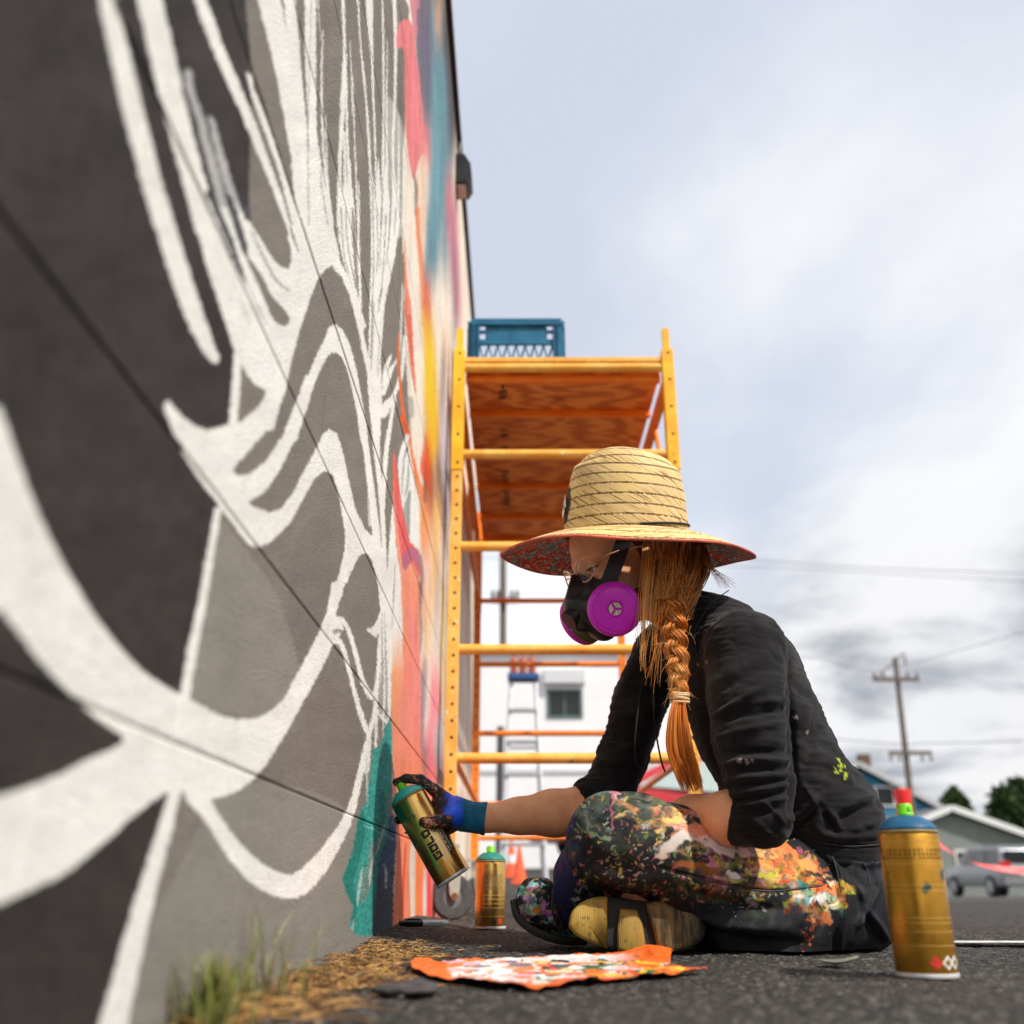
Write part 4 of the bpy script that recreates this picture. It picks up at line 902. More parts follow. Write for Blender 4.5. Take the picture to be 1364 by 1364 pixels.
# ------------------------------------------------------------------ vehicles
M_GLASSP = simple('glass_painted_reflection', (.42, .50, .48), .06, var=.1, bump=0, spec=.9); M_TYRE = simple('tyre', (.02, .02, .02), .85); M_RIM = simple('rim', (.42, .42, .44), .35, .8)  # pale tone puts the sky's reflection into the red car's window colour
M_TAIL = simple('red_lamp', (.55, .015, .012), .2)
def vehicle(name, L_, W_, H_, prof, glass, paint, pos, head, label, cat, wheel_r, wx, tail, pitch=0.0):
    """prof: side outline (x along the length, z); head: heading angle of +x"""
    root = empty(name, pos, label, cat, rot=(0, pitch, head)); M = parent_world(root)
    def shell(pr, half, inset):
        n_ = len(pr); V = []
        for ys, k in ((-half, 0), (-half + inset, 1), (half - inset, 1), (half, 0)): pass
        ys = [-half, half]; V = []
        zmax = max(z for _, z in pr)
        for y in ys:
            for x, z in pr:
                tum = .17 * max(0, (z - H_ * .55) / (H_ * .45)); V.append(M @ Vector((x, y * (1 - tum), z)))
        F = [tuple(range(n_ - 1, -1, -1)), tuple(range(n_, 2 * n_))] + [(i, (i + 1) % n_, (i + 1) % n_ + n_, i + n_) for i in range(n_)]
        return V, F
    V, F = shell(prof, W_ / 2, .05); bm = bmesh.new(); bv = [bm.verts.new(v) for v in V]
    for f_ in F:
        try: bm.faces.new([bv[i] for i in f_])
        except ValueError: pass
    bmesh.ops.recalc_face_normals(bm, faces=bm.faces); bmesh.ops.bevel(bm, geom=bm.edges[:], offset=.05, segments=3, profile=.6, affect='EDGES')
    bm.verts.index_update(); m = MB(); m.add([v.co.copy() for v in bm.verts], [[v.index for v in f_.verts] for f_ in bm.faces]); bm.free(); m.build('body', paint, root, smooth=True)
    for gp in glass:
        for s in (-1, 1):
            V = []
            for dy in (.004, .016):
                for x, z in gp:
                    tum = .17 * max(0, (z - H_ * .55) / (H_ * .45)); V.append(M @ Vector((x, s * (W_ / 2 * (1 - tum) + dy - .004), z)))
            n_ = len(gp); MB().add(V, [tuple(range(n_)), tuple(range(2 * n_ - 1, n_ - 1, -1))] + [(i, (i + 1) % n_, (i + 1) % n_ + n_, i + n_) for i in range(n_)]).build('side_window', M_GLASSD if paint is not M_REDP else M_GLASSP, root)
    for x in wx:
        for s in (-1, 1):
            Mw = M @ Matrix.Translation((x, s * (W_ / 2 - .08), wheel_r)) @ Matrix.Rotation(R(90), 4, 'X')
            wz_ = MB().lathe([(0, -.11), (wheel_r * .6, -.11), (wheel_r * .93, -.115), (wheel_r, -.07), (wheel_r, .07), (wheel_r * .93, .115), (wheel_r * .6, .11), (0, .11)], Mw, 28).build('wheel', M_TYRE, root, smooth=True)
            Mh = M @ Matrix.Translation((x, s * (W_ / 2 + .035), wheel_r)) @ Matrix.Rotation(R(90), 4, 'X'); k = -1 if s > 0 else 1
            MB().lathe([(0, -.012), (wheel_r * .6, -.012), (wheel_r * .6, .012), (0, .012)], Mh, 20).build('rim', M_RIM, wz_, smooth=True)
    for (a_, b_, c_, nm, mt) in tail: MB().box(a_, b_, M=M @ Matrix.Identity(4), bev=.01).build(nm, mt, root)
    return root
M_SILV = simple('silver_paint', (.22, .23, .24), .3, .5, bump=0, var=.04); M_REDP = simple('red_paint', (.50, .03, .035), .25, bump=0, var=.05)
suvp = [(-2.2, .35), (-2.22, .8), (-2.15, 1.0), (-2.0, 1.55), (-1.8, 1.68), (.3, 1.68), (.95, 1.12), (2.0, .98), (2.2, .75), (2.2, .35)]
suvg = [[(-1.98, 1.08), (-1.88, 1.52), (-1.2, 1.56), (-1.2, 1.08)], [(-1.12, 1.08), (-1.12, 1.56), (-.25, 1.56), (-.25, 1.08)], [(-.17, 1.08), (-.17, 1.56), (.24, 1.54), (.74, 1.08)]]
# rear corner stands at pixel column 1337, nose at 1273
rc = at(1337, 1180, 35.0); best = min(((abs(proj([rc.x + 4.35 * math.cos(a), 35.0 + 4.35 * math.sin(a), .5])[0] - 1273), a) for a in np.linspace(R(92), R(179), 60)))[1]
hd = best; ctr = Vector((rc.x, 35.0, 0)) + Vector((math.cos(hd), math.sin(hd), 0)) * 2.2 + Vector((math.sin(hd), -math.cos(hd), 0)) * .9
ctr.z = float(gz(ctr.x, ctr.y))
vehicle('parked_car', 4.4, 1.82, 1.68, suvp, suvg, M_SILV, ctr, hd, 'silver sport utility car parked in front of the grey garage at the right edge', 'car', .36, (-1.35, 1.4),
        [((-2.26, .58, .85), (-2.12, .925, 1.15), 0, 'tail_lamp', M_TAIL), ((-2.26, -.925, .85), (-2.12, -.58, 1.15), 0, 'tail_lamp', M_TAIL), ((-2.17, -.66, 1.12), (-2.09, .66, 1.5), 0, 'rear_window', M_GLASSD), ((-2.30, -.88, .42), (-2.2, .88, .62), 0, 'bumper', simple('bumper', (.2, .2, .21), .5)), ((-2.245, -.26, .70), (-2.21, .26, .82), 0, 'number_plate', M_TRIM)])
carp = [(-1.95, .25), (-2.0, .7), (-1.9, .92), (-1.35, 1.38), (-.9, 1.46), (.2, 1.44), (1.0, .98), (1.85, .82), (2.0, .55), (2.0, .25)]
carg = [[(-1.45, .98), (-1.15, 1.33), (-.45, 1.38), (-.45, .98)], [(-.37, .98), (-.37, 1.38), (.16, 1.36), (.78, .98)]]
cb = G(704, 13.2); ctr = Vector((cb.x + 2.05, 13.9, float(gz(cb.x + 2, 13.9)) + .01))
vehicle('parked_car', 4.0, 1.7, 1.46, carp, carg, M_REDP, ctr, R(184), 'red hatchback parked behind the girl, its roof showing under her braid', 'car', .31, (-1.3, 1.3),
        [((-2.04, .5, .62), (-1.93, .82, .84), 0, 'tail_lamp', M_TAIL), ((-2.04, -.82, .62), (-1.93, -.5, .84), 0, 'tail_lamp', M_TAIL)], pitch=-.074)
# ------------------------------------------------------------------ step ladder with paint cans on its top
M_ALU = simple('aluminium', (.52, .52, .54), .4, .7); M_ORC = simple('orange_can', (.42, .09, .04), .4)
Yl = 8.0; tl_ = at(681, 906, Yl); tr_ = at(713, 906, Yl); g0 = float(gz(tl_.x, Yl))
ld = empty('step_ladder', (tl_.x * .5 + tr_.x * .5, Yl, g0), 'aluminium step ladder with a blue top, standing in front of the white building', 'ladder')
bx0, bx1 = tl_.x - .08, tr_.x + .06; zt = tl_.z
for s, (xa, xb) in enumerate(((tl_.x, bx0), (tr_.x, bx1))):
    MB().tube([(xa, Yl, zt), (xb, Yl - .42, g0)], .018, 6).build('rail', M_ALU, ld); MB().tube([(xa, Yl + .05, zt), (xb, Yl + .55, g0)], .015, 6).build('rear_leg', M_ALU, ld)
for k in range(1, 6):
    f_ = k / 6; MB().box((tl_.x + (bx0 - tl_.x) * f_, Yl - .42 * f_ - .04, zt + (g0 - zt) * f_ - .012), (tr_.x + (bx1 - tr_.x) * f_, Yl - .42 * f_ + .04, zt + (g0 - zt) * f_ + .012)).build('step', M_ALU, ld)
for k in (2, 4):
    f_ = k / 6; MB().box((tl_.x + (bx0 - tl_.x) * f_, Yl + .05 + .5 * f_ - .01, zt + (g0 - zt) * f_ - .012), (tr_.x + (bx1 - tr_.x) * f_, Yl + .05 + .5 * f_ + .01, zt + (g0 - zt) * f_ + .012)).build('rear_brace', M_ALU, ld)
MB().box((tl_.x - .03, Yl - .07, zt), (tr_.x + .03, Yl + .13, zt + .05), bev=.01).build('ladder_top', simple('blue_plastic', (.03, .09, .26), .5), ld)
for k in range(3):
    x = tl_.x + .02 + k * .075; o = MB().lathe([(0, 0), (.03, 0), (.032, .005), (.032, .12), (.024, .135), (.012, .14), (.012, .16), (0, .162)], Matrix.Translation((x, Yl + .02 + .01 * (k % 2), zt + .052 + 0)), 14).build('spray_can', M_ORC, None, smooth=True)
    tag(o, ['leftmost of the three orange spray cans on top of the step ladder', 'middle one of the three orange spray cans on top of the step ladder', 'rightmost of the three orange spray cans on top of the step ladder'][k], 'spray can', 'orange cans on the ladder')
# cones
M_CONE = simple('cone_orange', lin(244, 96, 50), .55, var=.06); M_CONEW = simple('cone_band', (.7, .7, .68), .5)
def cone(x, y, h, label, mat=None, band=True):
    z = float(gz(x, y)); r = empty('traffic_cone', (x, y, z), label, 'traffic cone', 'traffic cones'); M = Matrix.Translation((x, y, z)); s = h / .7
    bs = .18 if mat is None else .10
    MB().box((x - bs * s, y - bs * s, z), (x + bs * s, y + bs * s, z + .03 * s), bev=.008).build('cone_base', mat or M_CONE, r)
    MB().lathe([(.14 * s, .03 * s), (.03 * s, .66 * s), (.024 * s, .7 * s), (0, .7 * s)] if mat is None else [(.075, .03), (.05, .7 * s - .16), (.05, .7 * s - .10), (.062, .7 * s - .03), (.06, .7 * s - .01), (0, .7 * s)], M, 22).build('cone_body', mat or M_CONE, r, smooth=True)
    if band: MB().lathe([(.104 * s, .26 * s), (.078 * s, .41 * s)], M, 22).build('reflective_band', M_CONEW, r, smooth=True)
    return r
gA = G(681, 9.6); cone(gA.x, gA.y, .34, 'small orange traffic cone standing beside the red car, seen over the standing can')
gA = G(692, 7.4); cone(gA.x, gA.y, .26, 'smallest orange cone, in front of the taller one behind the standing can', band=False)
M_RTAPE = simple('pale_red_tape', lin(246, 92, 92), .5, var=.05); M_RCONE = simple('red_cone', lin(238, 40, 40), .5, var=.05)
px_ = at(1204, 1075, 7.3); cone(px_.x, 7.3, px_.z - float(gz(px_.x, 7.3)) + .13, 'red marker cone mostly hidden behind the foreground can, pale tape tied to its top', M_RCONE, band=False)
xb_ = at(1560, 1180, 7.6); cone(xb_.x, 7.6, .7, 'orange cone beyond the right edge holding the far end of the tape')
P = [at(1204, 1072, 7.27), at(1218, 1094, 7.27), at(1250, 1124, 7.3), at(1295, 1149, 7.35), at(1364, 1160, 7.4), at(1450, 1158, 7.5), (xb_.x, 7.6, .7 + float(gz(xb_.x, 7.6)))]
Q = [Vector(v) for v in crom([list(p) for p in P], 8)]; v, f = [], []
for i, p in enumerate(Q):
    a_ = .9 + .5 * math.sin(i * .35); n_ = Vector((0, math.sin(a_), math.cos(a_)))
    for s in (1, -1):
        for e_ in (-.0012, .0012): v.append(p + n_ * .022 * s + Vector((0, e_, 0)))
    if i: b_ = 4 * i; a0 = b_ - 4; f += [(a0, a0 + 2, b_ + 2, b_), (a0 + 3, a0 + 1, b_ + 1, b_ + 3), (a0 + 1, a0, b_, b_ + 1), (a0 + 2, a0 + 3, b_ + 3, b_ + 2)]
o = mesh_obj('barrier_tape', v, f, M_RTAPE); tag(o, 'pale red barrier tape sagging from the red cone to the right edge', 'tape')
# dark drainpipe by the white building
gA = G(664, 14); o = MB().tube([(gA.x, 14, gA.z), (gA.x + .02, 14, at(664, 968, 14).z)], .05, 8).build('bollard_post', simple('dark_post', (.05, .05, .055), .6)); tag(o, 'dark upright post left of the step ladder before the white building', 'post')
# ------------------------------------------------------------------ smooth solids: distance fields turned into one continuous surface each
class SDF:
    def __init__(s, lo, hi, h):
        s.ax = [np.arange(lo[i], hi[i] + h, h, dtype=np.float32) for i in range(3)]; s.h = h
        s.d = np.full([len(a) for a in s.ax], .04, np.float32)
    def _sub(s, lo, hi, mg):
        sl = []
        for i in range(3):
            a = np.searchsorted(s.ax[i], lo[i] - mg); b = np.searchsorted(s.ax[i], hi[i] + mg)
            if b - a < 2: return None
            sl.append(slice(int(a), int(b)))
        X, Y, Z = np.meshgrid(*[s.ax[i][sl[i]] for i in range(3)], indexing='ij', sparse=True)
        return tuple(sl), X, Y, Z
    def _mix(s, sl, n, k, op):
        d = s.d[sl]
        if op == 'add':
            if k > 0: h = np.clip(.5 + .5 * (d - n) / k, 0, 1); s.d[sl] = d * (1 - h) + n * h - k * h * (1 - h)
            else: s.d[sl] = np.minimum(d, n)
        else:
            if k > 0: h = np.clip(.5 - .5 * (d + n) / k, 0, 1); s.d[sl] = d * (1 - h) - n * h + k * h * (1 - h)
            else: s.d[sl] = np.maximum(d, -n)
    def cap(s, a, b, ra, rb, k=.01, op='add', sc=None):
        a = np.array(a, float); b = np.array(b, float); r = max(ra, rb)
        S = np.array(sc if sc else (1, 1, 1), float)      # stretch about the midpoint
        lo = np.minimum(a, b) - r * np.maximum(S, 1); hi = np.maximum(a, b) + r * np.maximum(S, 1); g = s._sub(lo, hi, .03)
        if g is None: return s
        sl, X, Y, Z = g; m = (a + b) / 2; A = (a - m) / S; B = (b - m) / S; ab = B - A; l = (ab ** 2).sum() + 1e-12
        x = (X - m[0]) / S[0] - A[0]; y = (Y - m[1]) / S[1] - A[1]; z = (Z - m[2]) / S[2] - A[2]
        t = np.clip((x * ab[0] + y * ab[1] + z * ab[2]) / l, 0, 1)
        n = np.sqrt((x - t * ab[0]) ** 2 + (y - t * ab[1]) ** 2 + (z - t * ab[2]) ** 2) - (ra + (rb - ra) * t)
        s._mix(sl, n.astype(np.float32), k, op); return s
    def chain(s, P, k=.012, **kw):
        for (a, ra), (b, rb) in zip(P[:-1], P[1:]): s.cap(a, b, ra, rb, k, **kw)
        return s
    def ell(s, c, r, Rm=None, k=.01, op='add'):
        c = np.array(c, float); r = np.array(r, float); Rm = np.eye(3) if Rm is None else np.array(Rm, float)  # columns = axes
        e = np.sqrt(((Rm * r[None, :]) ** 2).sum(1)); g = s._sub(c - e, c + e, .03)
        if g is None: return s
        sl, X, Y, Z = g; x, y, z = X - c[0], Y - c[1], Z - c[2]; q = 0; q2 = 0
        for i in range(3):
            u = x * Rm[0, i] + y * Rm[1, i] + z * Rm[2, i]; q = q + (u / r[i]) ** 2; q2 = q2 + (u / r[i] ** 2) ** 2
        k0 = np.sqrt(q); k1 = np.sqrt(q2) + 1e-9; n = k0 * (k0 - 1) / k1
        s._mix(sl, n.astype(np.float32), k, op); return s
    def plane_cut(s, p, nrm, region=None):
        """removes what lies on the side nrm points to (within a sphere region=(c,r))"""
        X, Y, Z = np.meshgrid(*s.ax, indexing='ij', sparse=True); n = Vector(nrm).normalized()
        f = (X - p[0]) * n[0] + (Y - p[1]) * n[1] + (Z - p[2]) * n[2]
        if region:
            c, r = region; f = np.where((X - c[0]) ** 2 + (Y - c[1]) ** 2 + (Z - c[2]) ** 2 < r * r, f, -1)
        s.d = np.maximum(s.d, f.astype(np.float32)); return s
    def mesh(s):
        d = s.d; d[0] = d[-1] = .05; d[:, 0] = d[:, -1] = .05; d[:, :, 0] = d[:, :, -1] = .05
        neg = d < 0; nx, ny, nz = d.shape
        cnt = np.zeros((nx - 1, ny - 1, nz - 1), np.int8)
        for a in (0, 1):
            for b in (0, 1):
                for c in (0, 1): cnt += neg[a:nx - 1 + a, b:ny - 1 + b, c:nz - 1 + c]
        act = (cnt > 0) & (cnt < 8); I = np.argwhere(act); vid = np.full(act.shape, -1, np.int64); vid[act] = np.arange(len(I))
        acc = np.zeros((len(I), 3)); num = np.zeros(len(I))
        corners = [(0, 0, 0), (1, 0, 0), (0, 1, 0), (1, 1, 0), (0, 0, 1), (1, 0, 1), (0, 1, 1), (1, 1, 1)]
        for a in range(8):
            for b in range(a + 1, 8):
                ca, cb = np.array(corners[a]), np.array(corners[b])
                if abs(ca - cb).sum() != 1: continue
                da = d[tuple((I + ca).T)]; db = d[tuple((I + cb).T)]; m = (da < 0) != (db < 0)
                t = np.where(m, da / np.where(m, da - db, 1), 0)[:, None]
                acc += np.where(m[:, None], ca + (cb - ca) * t, 0); num += m
        P = I + acc / num[:, None]
        V = np.stack([s.ax[i][0] + P[:, i] * s.h for i in range(3)], 1)
        Q = []
        for axis in range(3):
            o1, o2 = [(1, 2), (2, 0), (0, 1)][axis]
            n1 = [slice(1, -1)] * 3; n1[axis] = slice(0, -1); n2 = list(n1); n2[axis] = slice(1, None)
            A = neg[tuple(n1)]; B = neg[tuple(n2)]; e = np.argwhere(A != B)
            if len(e) == 0: continue
            base = e.copy(); base[:, o1] += 1; base[:, o2] += 1
            def g(i, j):
                c = base.copy(); c[:, o1] -= i; c[:, o2] -= j; return vid[tuple(c.T)]
            q = np.stack([g(1, 1), g(0, 1), g(0, 0), g(1, 0)], 1); fl = ~A[tuple(e.T)]
            q[fl] = q[fl][:, ::-1]; Q.append(q)
        return V, np.concatenate(Q)
def subdivide(V, F):
    E = np.concatenate([F[:, [i, (i + 1) % 4]] for i in range(4)]); E.sort(axis=1); key = E[:, 0].astype(np.int64) * len(V) + E[:, 1]
    u, inv = np.unique(key, return_inverse=True); a = u // len(V); b = u % len(V); M = (V[a] + V[b]) / 2; n = len(F); Cn = V[F].mean(1); o = len(V); c = o + len(M) + np.arange(n)
    e = [o + inv[i * n:(i + 1) * n] for i in range(4)]; Q = np.concatenate([np.stack([F[:, i], e[i], c, e[i - 1]], 1) for i in range(4)]); return np.concatenate([V, M, Cn]), Q
def vnormals(V, F):
    a = V[F[:, 1]] - V[F[:, 0]]; b = V[F[:, 2]] - V[F[:, 0]]; c = V[F[:, 3]] - V[F[:, 0]]; n = np.cross(a, b) + np.cross(b, c); N = np.zeros_like(V)
    for i in range(4): np.add.at(N, F[:, i], n)
    return N / (np.linalg.norm(N, axis=1)[:, None] + 1e-12)
def relax(V, F, it=2, lam=.5):
    for _ in range(it):
        S = np.zeros_like(V); c = np.zeros(len(V))
        for i in range(4):
            j = F[:, (i + 1) % 4]; k = F[:, i - 1]
            np.add.at(S, F[:, i], V[j] + V[k]); np.add.at(c, F[:, i], 2)
        V = V + lam * (S / c[:, None] - V)
    return V
def folds_px(V, N, L, sgn=1):
    """raises or sinks cloth along traced fold lines on the side that faces the photograph"""
    px, py, dz = proj(V); view = V - np.array([0, 0, CAM_H]); view /= np.linalg.norm(view, axis=1)[:, None]; fr = np.clip(-(view * N).sum(1) * 2.2, 0, 1)
    D = np.zeros(len(V))
    for pts, wd, amp in L:
        P = crom(pts, 5); m = (px > P[:, 0].min() - 3 * wd) & (px < P[:, 0].max() + 3 * wd) & (py > P[:, 1].min() - 3 * wd) & (py < P[:, 1].max() + 3 * wd); ii = np.where(m)[0]
        if len(ii) == 0: continue
        x, y = px[ii], py[ii]; best = np.full(len(ii), 1e9); tt = np.zeros(len(ii)); n = len(P) - 1
        for i in range(n):
            ax, ay = P[i]; bx, by = P[i + 1]; dx, dy = bx - ax, by - ay; l = dx * dx + dy * dy + 1e-9; t = np.clip(((x - ax) * dx + (y - ay) * dy) / l, 0, 1)
            dd = np.hypot(x - ax - t * dx, y - ay - t * dy); b = dd < best; best[b] = dd[b]; tt[b] = ((i + t) / n)[b]
        D[ii] += amp * np.exp(-(best / wd) ** 2) * np.sin(np.pi * np.clip(tt * .9 + .05, 0, 1)) ** .5
    return V + N * (D * fr * sgn)[:, None]
# ------------------------------------------------------------------ the seated woman
YT = 1.73
person = empty('person', (.62, YT, 0), 'woman in straw hat, purple respirator, black top and paint covered jeans sitting by the wall', 'person')
A = at
HC = A(831, 744, 1.65)
yaw, pit = R(20), R(21)
Fh = Vector((-math.cos(yaw), -math.sin(yaw), 0)); Fv = Fh * math.cos(pit) + Vector((0, 0, -math.sin(pit))); Sv = Vector((math.sin(yaw), -math.cos(yaw), 0)); Uv = Vector((0, 0, 1)) * math.cos(pit) + Fh * math.sin(pit)
HR = np.array([[Fv.x, Sv.x, Uv.x], [Fv.y, Sv.y, Uv.y], [Fv.z, Sv.z, Uv.z]])
def hl(f, s, u): return HC + Fv * f + Sv * s + Uv * u
# --- skin material
t = NT('skin'); nz = t.noise(38, 5, .6); n2 = t.noise(7, 3)
c = t.mix(t.rng(nz, .3, .7), (.74, .33, .155), (.84, .43, .22)); c = t.mix(t.math('MULTIPLY', t.rng(n2, .45, .7), .35), c, (.70, .27, .15))
c = t.mix(t.rng(t.vor(130), .0, .16), t.mix(.45, c, (.22, .09, .04)), c)
t.bump(t.noise(600, 4, .7), .18, .0006); M_SKIN = t.fin(c, .48, Subsurface_Weight=.12, Subsurface_Scale=.012); M_SKIN.node_tree.nodes['Principled BSDF'].inputs['Subsurface Radius'].default_value = (1, .35, .18)
# --- body: one surface from head to hands and legs
B = SDF((-.17, 1.40, -.01), (.80, 2.10, .83), .0032)
B.ell(hl(-.005, 0, .025), (.096, .074, .090), HR, 0)
B.ell(hl(.030, 0, -.035), (.062, .060, .080), HR, .02)
B.cap(hl(.062, 0, -.098), hl(.062, 0, -.100), .022, .022, .02)
for s in (1, -1):
    B.cap(hl(-.012, s * .050, -.058), hl(.055, s * .014, -.100), .017, .018, .018)
    B.ell(hl(.055, s * .040, -.034), (.026, .020, .022), HR, .015)
    B.cap(hl(.066, s * .046, .014), hl(.086, s * .010, .012), .009, .010, .012)
    B.ell(hl(.094, s * .032, -.010), (.016, .020, .013), HR, .010, op='sub')
    B.ell(hl(.074, s * .031, -.001), (.0145, .0165, .0075), HR, .004)
    B.ell(hl(.074, s * .031, -.017), (.0140, .0160, .006), HR, .004)
    B.ell(hl(-.008, s * .077, -.020), (.018, .006, .030), HR, .004); B.ell(hl(-.006, s * .085, -.016), (.010, .005, .018), HR, .003, op='sub')
B.cap(hl(.088, 0, .000), hl(.108, 0, -.042), .0065, .010, .010).cap(hl(.1, .010, -.048), hl(.1, -.010, -.048), .008, .008, .006)
B.cap(hl(.086, .016, -.072), hl(.086, -.016, -.072), .008, .008, .008)
nb = A(935, 838, 1.71)
B.cap(hl(-.030, 0, -.055), nb, .050, .052, .03)
TOR = [(A(950, 858, 1.72), .075), (A(985, 905, 1.725), .088), (A(1012, 972, 1.73), .086), (A(1048, 1040, 1.735), .080), (A(1088, 1105, 1.74), .082)]
B.chain([(p, r * .74) for p, r in TOR], .03, sc=(1, 1.3, 1))
SHN, SHF = A(992, 866, 1.565), A(884, 868, 1.90)
ELN, ELF = A(1016, 1086, 1.505), A(808, 1068, 1.87)
WRF = A(648, 1090, 1.85); WRN = A(868, 1094, 1.70)
B.cap(A(960, 860, 1.64), SHN, .044, .040, .02).cap(A(930, 862, 1.80), SHF, .042, .036, .02)
B.chain([(SHN, .042), (A(1004, 980, 1.53), .038), (ELN, .034)], .012).chain([(ELN, .035), (A(975, 1089, 1.535), .037), (A(925, 1090, 1.60), .032), (WRN, .023)], .02)
B.chain([(SHF, .036), (A(845, 950, 1.895), .034), (A(824, 1020, 1.88), .033), (ELF, .034)], .010).chain([(ELF, .042), (A(776, 1081, 1.866), .0435), (A(735, 1083, 1.862), .040), (A(690, 1087, 1.856), .031), (WRF, .0235), (A(620, 1087, 1.85), .022)], .012)
# near hand resting in the lap, with fingers
hn = WRN; hb = A(838, 1100, 1.74); B.cap(hn, hb, .020, .026, .012, sc=(1, 1, .7))
for k in range(4):
    o = Vector((0, .018 * (k - 1.5), 0)); B.chain([(hb + o, .0105), (hb + o + Vector((-.028, 0, .004)), .0092), (hb + o + Vector((-.052, 0, -.010)), .0085), (hb + o + Vector((-.062 - (.006 if k in (1, 2) else 0), 0, -.026)), .0075)], .003)
B.chain([(hn + Vector((-.015, -.02, .004)), .013), (hb + Vector((-.012, -.045, .004)), .010), (hb + Vector((-.036, -.05, 0)), .0085)], .006)
HIPN, HIPF = A(1112, 1192, 1.70), A(1096, 1188, 1.88)
KNN, KNF = A(812, 1114, 1.555), A(806, 1140, 1.93)
B.chain([(A(1088, 1105, 1.74), .07), (A(1104, 1180, 1.79), .085)], .03, sc=(1, 1.2, 1))
B.chain([(HIPN, .075), (KNN, .048), (A(770, 1205, 1.745), .034)], .02).chain([(HIPF, .075), (KNF, .046), (A(905, 1232, 1.66), .032)], .02)
B.chain([(A(765, 1212, 1.745), .03), (A(715, 1203, 1.74), .022)], .01).chain([(A(905, 1236, 1.66), .028), (A(800, 1232, 1.62), .022)], .01)
V, F = B.mesh(); V = relax(V, F, 1)
V = V + vnormals(V, F) * ((vn3(V, 38, 81) - .5) * .0018 * (V[:, 0] < HC.x + 9) * (V[:, 2] < .40))[:, None]
body = mesh_obj('body', V, F, M_SKIN, person, smooth=True)
del B
# eyes, brows, lashes
M_EYE = simple('eye_white', (.62, .58, .54), .2, var=.03, bump=0); M_IRIS = simple('iris', (.05, .035, .02), .15, bump=0); M_BROW = simple('brow_hair', (.10, .05, .02), .7, bump=0)
for s in (1, -1):
    c_ = hl(.0735, s * .031, -.0095); e = MB().lathe([(.0112 * math.sin(math.pi * i / 10), -.0112 * math.cos(math.pi * i / 10)) for i in range(11)], frame_matrix(c_, Fv), 18).build('eye', M_EYE, person, smooth=True)
    d_ = (Fv - Uv * .12).normalized(); MB().lathe([(0, .0117), (.0052, .0106)], frame_matrix(c_, d_), 14).build('iris', M_IRIS, e, smooth=True)
    m = MB()
    for i in range(26):
        a = (i / 25 - .5) * 1.9; p = hl(.083 - .008 * abs(math.sin(a)) ** 1.5, s * (.031 + .0145 * math.sin(a)), -.0048 - .0035 * (1 - math.cos(a))); m.tube([p, p + Fv * .006 + Sv * (s * .0025 * math.sin(a)) - Uv * .0015, p + Fv * .010 + Uv * .0004], [.0006, .0004, .0001], 3)
    m.build('eyelashes', M_BROW, person, kind='stuff')
    m = MB()
    for i in range(60):
        a = i / 59; p = hl(.089 - .022 * a * a, s * (.012 + .04 * a), .0105 + .004 * math.sin(a * 3) - .003 * a) + Vector((random.gauss(0, .0006), 0, random.gauss(0, .0012))); m.tube([p, p + Sv * s * .006 + Uv * .001 - Fv * .001], [.0005, .0001], 3)
    m.build('eyebrow', M_BROW, person, kind='stuff')
# --- black top
t = NT('black_knit'); fz = t.noise(900, 3, .7); dirt = t.noise(9, 6, .65); lint = t.rng(t.vor(75), .0, .05)
c = t.mix(t.rng(dirt, .42, .78), (.0115, .0112, .0118), (.042, .041, .041)); c = t.mix(t.math('MULTIPLY', t.math('SUBTRACT', 1.0, lint), t.rng(t.noise(14), .6, .7)), c, (.16, .15, .15))
c = t.mix(t.sep(t.attr())[0], c, (.30, .36, .03)); c = t.mix(t.sep(t.attr())[2], c, (.30, .25, .24))
t.bump(t.math('ADD', fz, t.math('MULTIPLY', t.noise(40, 4, .6), .8)), .35, .0012); M_KNIT = t.fin(c, .92, spec=.18, Sheen_Weight=.10, Sheen_Roughness=.4)
S = SDF((.06, 1.38, .12), (.80, 2.12, .70), .0032)
S.chain([(p, r) for p, r in [(A(952, 856, 1.72), .082), (A(985, 905, 1.725), .100), (A(1010, 970, 1.73), .101), (A(1046, 1040, 1.735), .097), (A(1086, 1100, 1.74), .101), (A(1092, 1140, 1.745), .106)]], .03, sc=(1, 1.38, 1))
S.cap(A(940, 846, 1.715), A(925, 828, 1.70), .064, .056, .02)
S.cap(A(965, 862, 1.66), SHN, .066, .063, .03).cap(A(925, 862, 1.80), SHF, .062, .056, .03)
S.chain([(SHN, .064), (A(997, 930, 1.54), .0615), (A(1001, 985, 1.525), .058), (A(1009, 1045, 1.51), .0515), (A(1014, 1082, 1.505), .046)], .014)
S.cap(A(1014, 1084, 1.505), A(984, 1092, 1.525), .0455, .0415, .01).cap(A(1016, 1088, 1.505), A(1026, 1102, 1.505), .040, .030, .012)
S.chain([(SHF, .057), (A(852, 935, 1.895), .051), (A(832, 1005, 1.885), .047), (A(812, 1052, 1.875), .0475)], .014)
S.cap(A(812, 1056, 1.875), A(784, 1072, 1.868), .047, .0465, .01)
